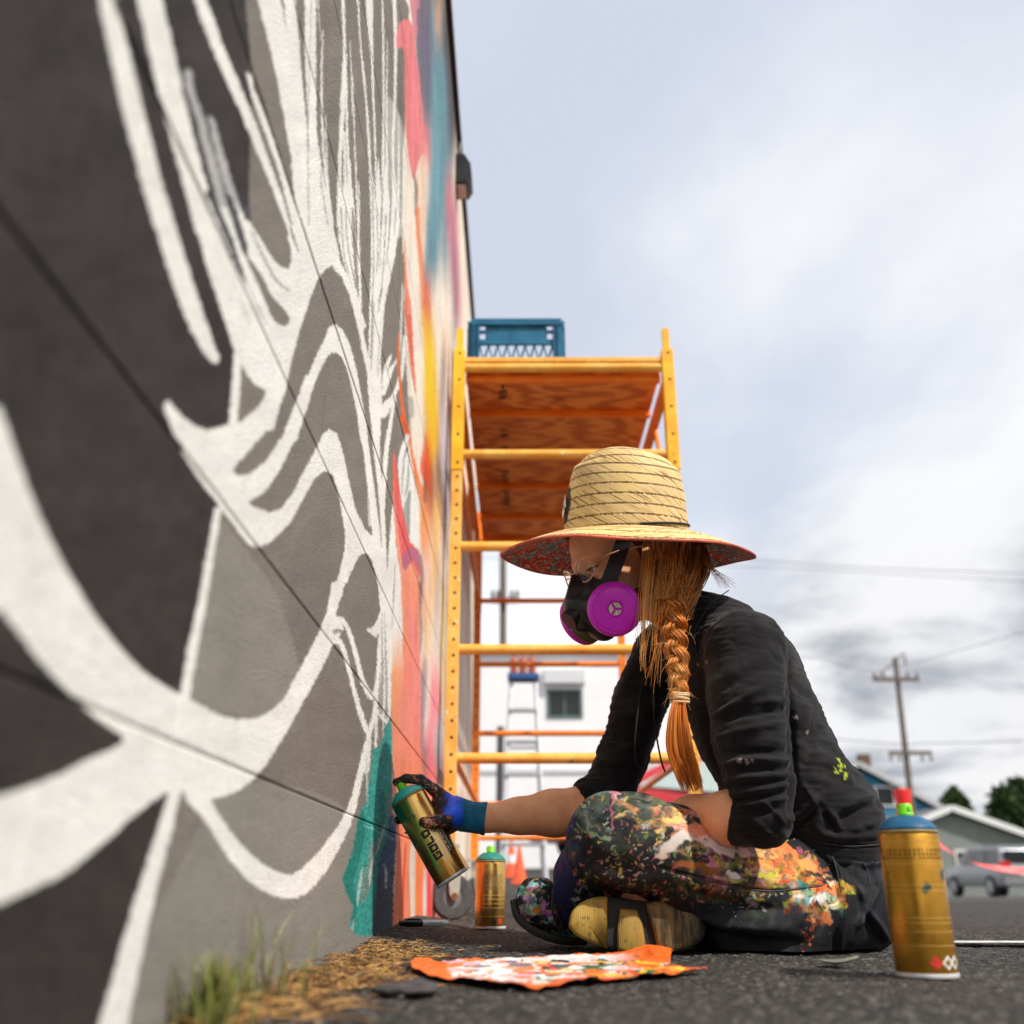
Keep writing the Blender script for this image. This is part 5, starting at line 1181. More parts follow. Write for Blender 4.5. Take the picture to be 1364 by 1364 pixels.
# open ends: sleeves and neck
S.plane_cut(A(776, 1071, 1.868), A(776, 1071, 1.868) - A(812, 1052, 1.875), (A(770, 1075, 1.866), .07))
S.plane_cut(A(981, 1090, 1.525), Vector(A(960, 1078, 1.54)) - Vector(A(1010, 1092, 1.51)), (A(956, 1084, 1.54), .052))
V, F = S.mesh(); V = relax(V, F, 2); N = vnormals(V, F)
def c6(L): return [((780 + x / 3.248), (740 + y / 3.248)) for x, y in L]
FL = [(c6(p), w_ * .8, a_ * 1.5) for p, w_, a_ in [
    ([(555, 700), (640, 650), (740, 585), (800, 545)], 7, .0060), ([(560, 735), (650, 690), (760, 640)], 6, -.0045), ([(700, 650), (790, 632), (880, 625)], 5.5, .0050), ([(690, 690), (790, 672), (880, 668)], 5, -.0045),
    ([(560, 790), (680, 755), (800, 735), (885, 722)], 5.5, .0042), ([(600, 850), (740, 845), (890, 852)], 6, -.0050), ([(580, 905), (700, 890), (800, 888), (895, 893)], 5.5, .0062), ([(620, 930), (760, 925), (890, 922)], 4, -.0050),
    ([(600, 975), (740, 958), (890, 945)], 4.5, .0052), ([(620, 1000), (740, 990), (885, 968)], 3.5, -.0045), ([(610, 1040), (740, 1015), (885, 990)], 4.5, .0052), ([(640, 1060), (760, 1045), (880, 1020)], 3.5, -.0040),
    ([(660, 1085), (760, 1070), (880, 1048)], 4.5, .0048), ([(700, 1120), (780, 1110), (860, 1090)], 5, -.0045), ([(760, 1070), (820, 1110), (855, 1160)], 4, .0040), ([(690, 1100), (760, 1170), (820, 1220)], 5, .0030),
    ([(860, 400), (882, 470), (888, 560), (893, 700), (898, 850), (900, 1000), (885, 1120)], 5, -.0085), ([(500, 500), (520, 700), (545, 850), (585, 960)], 7, -.0060),
    ([(620, 150), (540, 210), (500, 300), (490, 420)], 4, -.0028), ([(780, 180), (850, 260), (900, 380), (930, 480)], 6, -.0025), ([(540, 610), (620, 560), (720, 510), (830, 480)], 9, -.0035), ([(560, 560), (660, 500), (800, 420)], 10, .0030),
    ([(1000, 1050), (940, 1110), (870, 1150)], 7, .0060), ([(1010, 1085), (950, 1150), (890, 1190)], 6, -.0050), ([(940, 990), (975, 1040), (1000, 1085)], 5, .0035), ([(1030, 1110), (1060, 1160), (1085, 1200)], 6, -.0060), ([(1050, 1100), (1080, 1140), (1105, 1180)], 5, .0040),
    ([(1090, 1150), (1180, 1100), (1260, 1080)], 7, -.0055), ([(1090, 1110), (1170, 1070), (1250, 1040)], 7, .0060), ([(1130, 1190), (1200, 1170), (1270, 1150)], 6, .0050), ([(1000, 1180), (1050, 1210), (1150, 1220), (1260, 1210)], 6, .0040), ([(1010, 1250), (1140, 1262), (1290, 1255)], 3, -.0035),
    ([(930, 700), (1000, 640), (1050, 660)], 12, .0030), ([(940, 800), (1010, 760), (1080, 780)], 12, -.0030), ([(930, 880), (1000, 860), (1100, 920)], 10, .0028), ([(1150, 900), (1180, 970), (1240, 1010)], 7, -.0040), ([(900, 560), (980, 620), (1030, 720)], 10, -.0030), ([(980, 800), (960, 900), (900, 1000)], 9, -.0030),
    ([(210, 420), (170, 560), (120, 640)], 9, .0030), ([(90, 640), (150, 690), (220, 700)], 6, .0035), ([(70, 760), (140, 800), (200, 800)], 6, -.0035), ([(40, 880), (110, 900), (170, 890)], 6, .0040), ([(30, 940), (100, 960)], 5, -.0035)]]
V = folds_px(V, N, FL)
V = V + N * (((vn3(V, 16, 5) - .5) * .006 + (vn3(V, 42, 6) - .5) * .0030))[:, None]
st_ = vn3(V * np.array([1, 1, 3.2]), 34, 91); V = V + N * ((np.abs(st_ - .5) * 2) ** .7 * .0034 - .0017)[:, None]
px, py, _ = proj(V)
paintc = np.zeros((len(V), 3), np.float32)
for x, y, r in ((1118, 1012, 3.5), (1121, 1020, 5), (1115, 1028, 4), (1126, 1034, 4.5), (1120, 1026, 3), (1112, 1022, 2)): paintc[:, 0] = np.maximum(paintc[:, 0], (np.hypot(px - x, py - y) < r * (.05 + 1.5 * vn3(V, 230, 9))) * (N[:, 1] < 0))
for x, y, r in ((932, 885, 3), (938, 888, 3), (941, 882, 2), (985, 1013, 3), (995, 1015, 3), (1003, 1014, 2), (1060, 955, 2), (1075, 975, 2)): paintc[:, 2] = np.maximum(paintc[:, 2], (np.hypot(px - x, py - y) < r * (.5 + vn3(V, 200, 10))) * (N[:, 1] < 0) * .8)
top = mesh_obj('black_top', V, F, M_KNIT, person, smooth=True, col=paintc)
del S
def on_top(pts, nm, V=V, px=px, py=py, N=N):
    fr_ = np.where(N[:, 1] < .3)[0]; Q_ = []
    for x, y in crom(c6(pts), 8):
        d_ = (px[fr_] - x) ** 2 + (py[fr_] - y) ** 2; k = fr_[np.argsort(d_)[:6]]; k = k[np.argmin(V[k, 1])]; Q_.append(A(x, y, V[k, 1] - .0004))
    MB().tube(Q_, .0010, 5).build(nm, simple('black_seam', (.035, .034, .034), .8, var=.4), top, smooth=True)
for p_ in ([(470, 330), (500, 270), (545, 205), (620, 150)], [(472, 340), (480, 420), (500, 500)], [(1020, 1245), (1140, 1258), (1285, 1250)]): on_top(p_, 'seam')
# draw cords
m = MB(); m.tube(crom([list(A(862, 880, 1.66)), list(A(852, 930, 1.655)), list(A(846, 985, 1.65)), list(A(848, 1015, 1.65)), list(A(858, 1024, 1.65)), list(A(866, 1008, 1.65))], 6), .0016, 6).build('cord', M_KNIT, person, smooth=True)
MB().tube(crom([list(A(868, 880, 1.65)), list(A(872, 960, 1.645)), list(A(880, 1010, 1.64)), list(A(886, 1028, 1.64))], 6), .0016, 6).build('cord', M_KNIT, person, smooth=True)
# --- jeans
t = NT('painted_denim'); tw = t.wave(520, vec=t.co(rot=(.3, .5, .9)), dist=.6, det=1)
pc_ = t.attr(); c = t.mix(t.math('MULTIPLY', t.rng(t.noise(26, 6, .7), .5, .72), .35), pc_, t.mix(1.0, pc_, (.45, .45, .5), 'MULTIPLY'))
fleck = t.rng(t.vor(115), .0, .15); fc = t.vor(115, out='Color'); c = t.mix(t.math('MULTIPLY', t.math('SUBTRACT', 1.0, fleck), t.rng(t.noise(18, 3), .5, .62)), c, t.mix(.5, fc, (.5, .45, .35)))
t.bump(t.math('ADD', t.math('MULTIPLY', tw, .5), t.noise(60, 5, .65)), .45, .0014); M_DENIM = t.fin(c, t.rng(t.noise(30, 3), .35, .65, .5, .85), spec=.25)
J = SDF((.03, 1.38, -.008), (.86, 2.12, .36), .0028)
J.chain([(HIPN, .097), (A(1035, 1190, 1.66), .089), (A(960, 1166, 1.62), .080), (A(905, 1142, 1.59), .074), (A(850, 1120, 1.565), .069), (KNN, .0655)], .012)
J.cap(A(1090, 1130, 1.745), A(1104, 1185, 1.76), .098, .106, .03, sc=(1, 1.3, 1)).cap(HIPN, HIPF, .097, .097, .03)
J.chain([(HIPF, .095), (A(960, 1170, 1.88), .08), (KNF, .064)], .02)
J.chain([(KNN + Vector((.0, .01, -.012)), .060), (A(784, 1172, 1.66), .052), (A(768, 1205, 1.745), .044)], .015)
J.chain([(KNF, .060), (A(880, 1205, 1.76), .055), (A(935, 1228, 1.665), .046)], .015)
J.chain([(A(1120, 1215, 1.66), .066), (A(1040, 1220, 1.62), .062), (A(975, 1222, 1.62), .050)], .03)
V, F = J.mesh(); V = relax(V, F, 2); V, F = subdivide(V, F); V = relax(V, F, 1); N = vnormals(V, F)
def c3(L): return [((660 + x / 1.9375), (900 + y / 1.9375)) for x, y in L]
JL = [(c3(p), w_, a_ * 1.3) for p, w_, a_ in [
    ([(430, 498), (560, 530), (700, 556), (850, 540)], 2.2, -.0030), ([(300, 300), (303, 350), (305, 405)], 3, .0020),
    ([(830, 452), (870, 500), (885, 580), (870, 700)], 3, -.0050), ([(846, 452), (884, 500), (900, 580), (888, 700)], 4, .0040), ([(880, 458), (930, 540), (960, 640), (1000, 690)], 6, -.0060), ([(920, 520), (950, 580), (930, 660), (900, 710)], 4, .0055), ([(965, 470), (985, 540), (960, 600), (930, 640)], 4, .0050), ([(950, 600), (985, 640), (1015, 690)], 5, .0060), ([(900, 470), (960, 490), (1000, 480)], 4, .0050), ([(760, 455), (800, 540), (790, 640)], 4, .0035), ([(720, 470), (750, 560), (740, 650)], 5, -.0030),
    ([(250, 540), (330, 570), (420, 580)], 7, -.0060), ([(230, 500), (300, 520), (390, 530)], 8, .0045), ([(470, 600), (600, 640), (750, 650)], 9, .0070), ([(480, 640), (620, 680), (800, 690)], 8, -.0060), ([(520, 560), (640, 600), (760, 600)], 8, -.0050), ([(560, 700), (700, 715), (900, 712)], 6, .0050),
    ([(210, 380), (215, 440), (240, 500)], 6, -.0035), ([(600, 480), (560, 560), (580, 640)], 8, .0035), ([(830, 560), (840, 640), (800, 700)], 6, -.0050)]]
V = folds_px(V, N, JL); V = V + N * ((vn3(V, 14, 15) - .5) * .008 + (vn3(V, 34, 16) - .5) * .0040)[:, None]
V[:, 2] = np.where(V[:, 2] < .004, .004 + (V[:, 2] - .004) * .03, V[:, 2])
px, py, _ = proj(V)
col = np.zeros((len(V), 3)); col[:] = (.0075, .0080, .0105)
worn = vn3(V, 22, 19); col += (worn[:, None] ** 2) * np.array([.006, .007, .010])
hipz = sm(1080, 1120, px); col += hipz[:, None] * np.array([.001, .0015, .003])
# left leg inside is bluish purple
bl_ = sm(778, 752, px) * sm(1060, 1090, py); col = col * (1 - bl_[:, None]) + bl_[:, None] * np.array([.035, .03, .13]) * (.3 + worn[:, None])
rs = np.random.RandomState(77); warp = np.stack([vn3(V, 70, 31) - .5, vn3(V, 70, 32) - .5], 1) * 8 + np.stack([vn3(V, 180, 33) - .5, vn3(V, 180, 34) - .5], 1) * 7
wx, wy = px + warp[:, 0], py + warp[:, 1]
def splat(x, y, rx, ry, ang, c, a=.9, hard=.25):
    ca, sa = math.cos(ang), math.sin(ang); m = (np.abs(wx - x) < rx + ry + 8) & (np.abs(wy - y) < rx + ry + 8); ii = np.where(m)[0]
    if not len(ii): return
    u = ((wx[ii] - x) * ca + (wy[ii] - y) * sa) / rx; v = (-(wx[ii] - x) * sa + (wy[ii] - y) * ca) / ry; d = np.sqrt(u * u + v * v)
    k = (np.clip((1 - d) / hard, 0, 1) * a)[:, None]; col[ii] = col[ii] * (1 - k) + np.array(c) * k
L_ = lin
zones = [ # path of the painted band, half width, colours
    ([(775, 1100), (820, 1060), (880, 1080)], 34, [(60, 90, 84), (74, 84, 70), (90, 96, 60), (50, 70, 78), (120, 124, 110), (52, 56, 50)], 260),
    ([(850, 1085), (900, 1100), (950, 1130)], 26, [(90, 100, 70), (206, 120, 90), (230, 150, 90), (70, 80, 64), (236, 200, 120), (60, 74, 60)], 170),
    ([(905, 1100), (960, 1112), (1005, 1130)], 24, [(238, 150, 120), (240, 170, 160), (240, 210, 206), (226, 120, 90), (250, 196, 150), (244, 180, 170)], 150),
    ([(940, 1150), (1000, 1160), (1060, 1175)], 24, [(90, 90, 50), (196, 92, 140), (220, 200, 70), (60, 74, 60), (236, 190, 200), (150, 140, 60)], 190),
    ([(1010, 1140), (1060, 1160), (1100, 1185)], 24, [(240, 120, 60), (246, 140, 80), (232, 90, 40), (60, 60, 40), (30, 30, 30), (250, 190, 120), (240, 210, 70), (90, 110, 60)], 260),
    ([(1060, 1190), (1090, 1205), (1120, 1190)], 16, [(240, 200, 60), (246, 240, 230), (232, 110, 50), (70, 170, 170), (200, 210, 60)], 110),
    ([(1085, 1200), (1085, 1230), (1070, 1255)], 11, [(220, 100, 40), (30, 26, 24), (236, 140, 60), (20, 20, 24), (200, 80, 40)], 50),
    ([(790, 1120), (860, 1170), (940, 1180)], 42, [(34, 44, 40), (40, 46, 36), (24, 40, 40), (60, 70, 50), (44, 36, 28)], 170),
    ([(900, 1170), (960, 1190), (1040, 1200)], 22, [(150, 80, 30), (50, 60, 30), (90, 96, 40), (40, 60, 60)], 70)]
for pth, hwid, cols, n_ in zones:
    P = crom(pth, 12)
    for i in range(n_):
        p = P[rs.randint(len(P))]; x = p[0] + rs.normal() * hwid * .55; y = p[1] + rs.normal() * hwid * .5; c_ = np.array(L_(*cols[rs.randint(len(cols))])) * (.65 + .55 * rs.rand()); r_ = .9 + 6.8 * rs.rand() ** 2.2
        splat(x, y, r_ * (1.3 + 3.0 * rs.rand()), r_, rs.normal() * .7 + .25, c_, .45 + .5 * rs.rand(), .8)
for i in range(260):
    p = zones[rs.randint(7)][0]; p = crom(p, 10); p = p[rs.randint(len(p))]; splat(p[0] + rs.normal() * 18, p[1] + rs.normal() * 16, 2 + 5 * rs.rand(), .7 + 1.4 * rs.rand(), rs.normal(), np.array([.010, .011, .013]), .85, .7)
for i in range(620):
    x = 760 + 330 * rs.rand(); y = 1060 + 150 * rs.rand(); c_ = L_(*[(200, 190, 180), (210, 190, 90), (150, 170, 160), (214, 120, 90), (110, 140, 60), (180, 90, 120)][rs.randint(6)]); r_ = .9 + 2.2 * rs.rand() ** 3; splat(x, y, r_ * (1 + 2 * rs.rand()), r_, rs.rand() * 3.1, np.array(c_) * .8, .9, .6)
for x, y, rx, ry, an, c_ in [(905, 1118, 34, 9, -.45, (214, 206, 196)), (888, 1134, 18, 7, -.35, (226, 212, 200)), (880, 1142, 9, 5, 0, (220, 200, 180)), (962, 1130, 24, 7, .35, (240, 222, 216)), (990, 1135, 14, 9, .2, (244, 190, 180)), (930, 1105, 22, 8, .1, (226, 130, 100)), (1046, 1130, 20, 8, .3, (240, 130, 70)), (1070, 1150, 24, 8, .5, (240, 150, 80)), (952, 1150, 5, 14, -.3, (214, 100, 160)), (1092, 1198, 9, 9, 0, (246, 246, 240)), (1068, 1182, 8, 9, 0, (50, 150, 150)), (898, 1090, 20, 6, .1, (230, 190, 110)), (930, 1155, 40, 7, .15, (150, 84, 30)),
                             (800, 1052, 30, 7, -.2, (90, 120, 112)), (1100, 1222, 10, 6, .9, (226, 120, 50)), (1122, 1176, 9, 4, 1.0, (222, 206, 60)), (1020, 1165, 14, 6, .1, (190, 190, 60)), (975, 1165, 12, 5, .2, (240, 226, 226))]:
    splat(x, y, rx, ry, an, L_(*c_), .92, .35)
for pts, c_ in [([(818, 1050), (815, 1070), (816, 1085), (815, 1105)], (208, 110, 140)), ([(814, 1052), (822, 1062)], (214, 150, 160)), ([(770, 1100), (790, 1112), (812, 1118)], (120, 150, 110)), ([(900, 1168), (980, 1190), (1060, 1192)], (170, 170, 150))]:
    for p in crom(pts, 10): splat(p[0], p[1], 2.4, 1.6, rs.rand() * 3, L_(*c_), .8, .6)
jeans = mesh_obj('jeans', V, F, M_DENIM, person, smooth=True, col=col.astype(np.float32))
del J
MB().tube(crom([list(A(1050, 1140, 1.60)), list(A(1090, 1152, 1.595)), list(A(1140, 1150, 1.63)), list(A(1172, 1140, 1.72))], 6), .0045, 6, flat=.5).build('waistband', M_DENIM, person, smooth=True)
# stitched seams lie on the denim
def on_cloth(pts, nm, V=V, px=px, py=py):
    fr_ = np.where(N[:, 1] < .3)[0]; Q_ = []
    for x, y in crom(c3(pts), 8):
        d_ = (px[fr_] - x) ** 2 + (py[fr_] - y) ** 2; k = fr_[np.argsort(d_)[:6]]; k = k[np.argmin(V[k, 1])]; Q_.append(A(x, y, V[k, 1] - .0006))
    MB().tube(Q_, .0011, 5).build(nm, M_SEAM, jeans, smooth=True)
M_SEAM = simple('seam_thread', (.035, .036, .042), .7, var=.3)
for p_ in ([(432, 500), (560, 532), (700, 556), (845, 541)], [(866, 455), (880, 500), (892, 560)], [(940, 470), (958, 500), (966, 540)]): on_cloth(p_, 'seam')
# --- shoes
t = NT('black_canvas_splashed'); c = t.mix(.45, t.vor(90, out='Color'), (.05, .03, .02)); k_ = t.rng(t.noise(46, 4), .50, .54); c = t.mix(k_, (.010, .009, .009), c); c = t.mix(t.rng(t.noise(75, 5, .7), .56, .60), c, (.18, .14, .10)); t.bump(t.noise(200, 4), .4, .001); M_SHOE = t.fin(c, .7)
t = NT('tan_rubber'); c = t.mix(t.rng(t.noise(22, 6, .7, vec=t.co(scale=(1, 1, .35))), .3, .7), lin(136, 108, 38), lin(178, 146, 62)); c = t.mix(t.rng(t.noise(70, 5, .7), .55, .7), c, lin(96, 76, 40)); t.bump(t.wave(120, vec=t.co(scale=(1, 1, .2)), dist=2), .35, .0015); M_SOLE = t.fin(c, .7)
t = NT('tan_rubber_dirty'); c = t.mix(t.rng(t.noise(30, 6, .7, vec=t.co(scale=(1.6, 1, .3))), .38, .62), lin(120, 96, 50), lin(20, 18, 14)); t.bump(t.wave(120, vec=t.co(scale=(1, 1, .2)), dist=2), .35, .0015); M_SOLE2 = t.fin(c, .7)
L1 = SDF((-.02, 1.62, -.005), (.20, 1.90, .16), .0026)
L1.chain([(A(716, 1200, 1.735), .036), (A(733, 1214, 1.745), .038), (A(765, 1222, 1.765), .040), (A(800, 1215, 1.79), .040)], .01)
V, F = L1.mesh(); V = relax(V, F, 1); V[:, 2] = np.maximum(V[:, 2], .003 + .02 * (V[:, 2] - .003)); N = vnormals(V, F); V += N * ((vn3(V, 60, 3) - .5) * .007 + (vn3(V, 120, 4) - .5) * .004)[:, None]
sh1 = mesh_obj('shoe', V, F, M_SHOE, person, smooth=True)
for k in range(5):
    a = A(738 + k * 6, 1180 + k * 3, 1.708 + .004 * k); b = A(748 + k * 7, 1246 - k * 1, 1.72 + .004 * k); mid = A(736 + k * 6.5, 1214, 1.696 + .005 * k); MB().tube(crom([list(a), list(mid), list(b)], 5), .0022, 6).build('lace', simple('dark_lace', (.05, .045, .04), .9), sh1, smooth=True)
MB().tube(crom([list(A(684, 1200, 1.742)), list(A(690, 1222, 1.728)), list(A(712, 1240, 1.716)), list(A(745, 1252, 1.72)), list(A(780, 1254, 1.74))], 6), .0065, 8).build('sole_edge', simple('dark_sole', (.03, .028, .025), .8), sh1, smooth=True)
# far foot lies on its side under the near knee, its tan sole towards the photograph
OUT = [(757, 1234), (762, 1214), (778, 1200), (800, 1194), (828, 1196), (855, 1200), (885, 1199), (915, 1206), (936, 1222), (938, 1246), (922, 1262), (892, 1271), (858, 1274), (825, 1268), (792, 1258), (768, 1247)]
OUT = crom(OUT + [OUT[0]], 4)[:-1]
def sole_y(x, y): return 1.530 + .00012 * (x - 757) + .00035 * (1274 - y) * .4
sh2 = None
def slab(name, poly, y_off, th, mat, parent, bulge=.006):
    n_ = len(poly); fr, bk = [], []; cx_, cy_ = np.mean([p[0] for p in poly]), np.mean([p[1] for p in poly]); V = []; Fs = []
    rings = [(.80, y_off - bulge), (.95, y_off - bulge * .6), (1.0, y_off), (1.0, y_off + th), (.93, y_off + th + .003)]
    for k, yo in rings:
        for x, y in poly:
            x2, y2 = cx_ + (x - cx_) * k, cy_ + (y - cy_) * k; p = A(x2, y2, sole_y(x2, y2) + yo); p.z = max(p.z, .0035); V.append(p)
    for r_ in range(len(rings) - 1):
        for i in range(n_): a, b = r_ * n_ + i, r_ * n_ + (i + 1) % n_; Fs.append((a, b, b + n_, a + n_))
    V.append(sum((V[i] for i in range(n_)), Vector()) / n_); c0 = len(V) - 1
    for i in range(n_): Fs.append((c0, (i + 1) % n_, i))
    V.append(sum((V[(len(rings) - 1) * n_ + i] for i in range(n_)), Vector()) / n_); c1 = len(V) - 1; b0 = (len(rings) - 1) * n_
    for i in range(n_): Fs.append((c1, b0 + i, b0 + (i + 1) % n_))
    o = mesh_obj(name, V, Fs, mat, parent); o.data.polygons.foreach_set('use_smooth', [True] * len(o.data.polygons)); return o
sh2 = slab('shoe', [tuple(p) for p in OUT], .014, .05, simple('black_canvas', (.010, .010, .010), .8), person, .004)
def clipx(a, b): return [(min(max(x, a), b), y) for x, y in OUT if a - 12 <= x <= b + 12]
slab('sole', clipx(757, 809), .004, .018, M_SOLE, sh2, .010); slab('sole', [(826, 1210), (848, 1212), (856, 1232), (862, 1272), (838, 1271), (822, 1266), (822, 1236)], .006, .014, M_SOLE, sh2, .006); slab('sole', [(858, 1201), (886, 1200), (915, 1207), (934, 1222), (937, 1245), (921, 1261), (892, 1270), (878, 1271), (868, 1236)], .006, .016, M_SOLE2, sh2, .007)
# --- glove and its cuff
t = NT('glove_rubber'); c = t.attr(); c = t.mix(t.math('MULTIPLY', t.rng(t.noise(60, 5, .7), .5, .7), .5), c, t.mix(1.0, c, (.5, .5, .5), 'MULTIPLY')); t.bump(t.math('ADD', t.noise(300, 3), t.noise(90, 4)), .4, .0012); M_GLOVE = t.fin(c, t.rng(t.noise(50), .4, .6, .35, .75), spec=.5)
CANC = A(576, 1119, 1.85)                     # middle of the held can
ctop, cbot = A(546.5, 1068, 1.85), A(604.5, 1170, 1.85); cax = (Vector(ctop) - Vector(cbot)).normalized()
H = SDF((-.26, 1.76, .18), (-.01, 1.95, .36), .0015)
PALM = A(600, 1082, 1.862)
H.cap(A(622, 1086, 1.852), PALM, .0255, .027, .01, sc=(1, .8, 1)).cap(PALM, A(588, 1068, 1.866), .024, .017, .01).cap(A(604, 1090, 1.862), A(594, 1098, 1.872), .021, .014, .01)
H.cap(A(612, 1084, 1.85), A(590, 1076, 1.872), .024, .018, .012)
H.chain([(A(592, 1064, 1.862), .0135), (A(578, 1052, 1.858), .0105), (A(560, 1038.5, 1.854), .0092), (A(541, 1037, 1.850), .0082), (A(528, 1042, 1.849), .0072)], .004)
H.chain([(A(612, 1088, 1.838), .017), (A(600, 1090, 1.822), .0138), (A(580, 1094.5, 1.810), .0105), (A(564, 1095, 1.806), .0088)], .006)
H.cap(A(606, 1078, 1.85), A(600, 1088, 1.830), .02, .016, .01)
for k, (dy, tipx, tipy) in enumerate(((0, 529, 1092), (19, 542, 1112), (37, 556, 1131))):
    b = Vector(A(592 + dy * .35, 1076 + dy * .62, 1.874)); m1 = Vector(A(572 + dy * .5, 1080 + dy * .8, 1.896)); m2 = Vector(A(545 + dy * .6, 1087 + dy * .95, 1.892)); tp = Vector(A(tipx + 2, tipy, 1.866))
    H.chain([(b, .0115), (m1, .0098), (m2, .0088), (tp, .0080)], .004)
V, F = H.mesh(); V = relax(V, F, 1); N = vnormals(V, F); V += N * ((vn3(V, 120, 3) - .5) * .0012 + (vn3(V, 45, 4) - .5) * .0012)[:, None]
px, py, dz = proj(V); gc = np.zeros((len(V), 3)); gc[:] = L_(18, 84, 232); gc *= (.75 + .5 * vn3(V, 60, 8))[:, None]
nn = (vn3(V, 55, 9) - .5) * 18; drt = 1 - sm(588, 600, px + nn + np.where(py > 1086, -12, 0)); low = sm(1098, 1106, py + nn * .4) * (1 - sm(618, 632, px)); tipz = V[:, 1] < 1.835
drt = np.maximum(drt, low); gc = gc * (1 - drt[:, None]) + drt[:, None] * np.array(L_(40, 30, 28))
for i, (cc, sd, th_) in enumerate((((170, 96, 52), 41, .66), ((206, 170, 120), 42, .74), ((70, 130, 110), 43, .74), ((120, 50, 36), 44, .62), ((214, 206, 190), 45, .80))):
    k = ((vn3(V, 150, sd) * .6 + vn3(V, 330, sd + 9) * .4 > th_ + .05) * drt)[:, None]; gc = gc * (1 - k) + k * np.array(L_(*cc))
ot = (tipz & (px < 580)); k = (ot * (vn3(V, 170, 61) * .6 + vn3(V, 420, 62) * .4 > .50))[:, None] * .85; gc = gc * (1 - k) + k * (np.array(L_(214, 120, 70)) * .9 + .25 * (vn3(V, 260, 63) > .6)[:, None])
teal = sm(612, 620, px)[:, None]; gc = gc * (1 - teal) + teal * np.array(L_(12, 92, 130))
gl = mesh_obj('glove', V, F, M_GLOVE, person, smooth=True, col=gc.astype(np.float32))
t = NT('knit_cuff'); t.bump(t.wave(300, dist=.3), .5, .001); M_CUFF = t.fin(t.mix(t.rng(t.noise(80), .3, .7), lin(10, 84, 118), lin(22, 112, 148)), .85)
a, b = Vector(A(614, 1087, 1.852)), Vector(A(647, 1090.5, 1.85)); Mx = frame_matrix(a, b - a); L__ = (b - a).length
MB().lathe([(.0245, -.004), (.0268, .0), (.0272, L__ * .5), (.0278, L__ * .8), (.0292, L__ * .9), (.0292, L__), (.0272, L__ + .001), (.0262, L__ * .7), (.0245, L__ * .3)], Mx, 40).build('glove_cuff', M_CUFF, gl, smooth=True)
# --- respirator
M_RUBB = simple('black_silicone', (.012, .012, .014), .38, scale=18, bump=.2, bd=.001); M_PURP = simple('magenta_plastic', lin(208, 34, 204), .36, var=.04, scale=60, bump=.06); M_OLIVE = simple('olive_filter_body', lin(96, 94, 62), .5); M_BRASS = simple('brass_ring', lin(160, 140, 90), .35, .5)
rp = empty('respirator', hl(.1, 0, -.06)); rp.parent = person; rp.matrix_parent_inverse = parent_world(person).inverted()
Q = SDF(tuple(HC - Vector((.2, .16, .2))), tuple(HC + Vector((.12, .14, .08))), .002)
Q.ell(hl(.086, 0, -.068), (.036, .046, .060), HR, 0).cap(hl(.104, 0, -.012), hl(.122, 0, -.050), .010, .020, .018).cap(hl(.115, 0, -.062), hl(.124, 0, -.084), .024, .018, .012)
for s in (1, -1): Q.cap(hl(.09, s * .02, -.045), hl(.070, s * .052, -.062), .018, .014, .012).cap(hl(.102, s * .03, -.072), hl(.095, s * .058, -.083), .022, .020, .010)
Q.cap(hl(.095, .012, -.03), hl(.084, .046, -.036), .008, .006, .008)
V, F = Q.mesh(); V = relax(V, F, 1); N = vnormals(V, F); fp = mesh_obj('facepiece', V, F, M_RUBB, None, smooth=True); fp.parent = rp; fp.matrix_parent_inverse = parent_world(rp).inverted()
MB().tube([hl(.130, 0, -.070), hl(.146, 0, -.076)], [.019, .017], 20).build('valve_cover', M_RUBB, rp, smooth=True)
for s in (1, -1):
    nrm = (Sv * (s * .88) + Fv * .40 - Uv * .12).normalized(); base = hl(.090, s * .062, -.086) if s > 0 else hl(.086, s * .056, -.074); Mx = frame_matrix(base, nrm)
    MB().lathe([(.030, -.012), (.040, -.010), (.0435, -.004), (.0435, .002)], Mx, 48).build('filter_body', M_OLIVE, rp, smooth=True)
    MB().lathe([(.0435, .002), (.0452, .003), (.0452, .0055), (.0435, .0065)], Mx, 48).build('filter_ring', M_BRASS, rp, smooth=True)
    MB().lathe([(.0435, .0062), (.0452, .0075), (.0455, .0115), (.0440, .0170), (.0405, .0208), (.0370, .0222), (.0362, .0216), (.0350, .0232), (.026, .0246), (.0135, .0250), (.0122, .0215), (0, .0215)], Mx, 56).build('filter_cap', M_PURP, rp, smooth=True)
    m = MB()
    for k in range(3):
        n0 = len(m.v); V = [Mx @ Vector((r_ * math.cos(a_), r_ * math.sin(a_), .0236)) for r_, a_ in [(.0025, k * 2.094 + 1.05)] + [(.0108, k * 2.094 + .18 + j * 1.74 / 8) for j in range(9)]]; m.add(V, [tuple(range(10))])
    m2 = m.build('grille', simple('filter_mesh', lin(206, 190, 176), .8, scale=400, var=.5), rp)
def ribbon(name, pts, wd, th, mat, parent, side):
    Q_ = [Vector(v) for v in crom([list(p) for p in pts], 6)]; V = []; Fs = []
    for i, p in enumerate(Q_):
        t_ = (Q_[min(i + 1, len(Q_) - 1)] - Q_[max(i - 1, 0)]).normalized(); n_ = (p - HC).normalized(); n_ = (n_ - t_ * n_.dot(t_)).normalized(); b_ = t_.cross(n_)
        for u, v_ in ((1, 0), (1, 1), (-1, 1), (-1, 0)): V.append(p + b_ * (wd / 2 * u) + n_ * (th * v_))
        if i:
            o_ = 4 * i
            for k in range(4): Fs.append((o_ - 4 + k, o_ - 4 + (k + 1) % 4, o_ + (k + 1) % 4, o_ + k))
    return mesh_obj(name, V, Fs, mat, parent)
ribbon('strap', [hl(.092, .048, -.052), hl(.075, .063, -.034), hl(.045, .077, .004), (hl(.012, .084, .044))], .026, .004, M_RUBB, rp, 1)
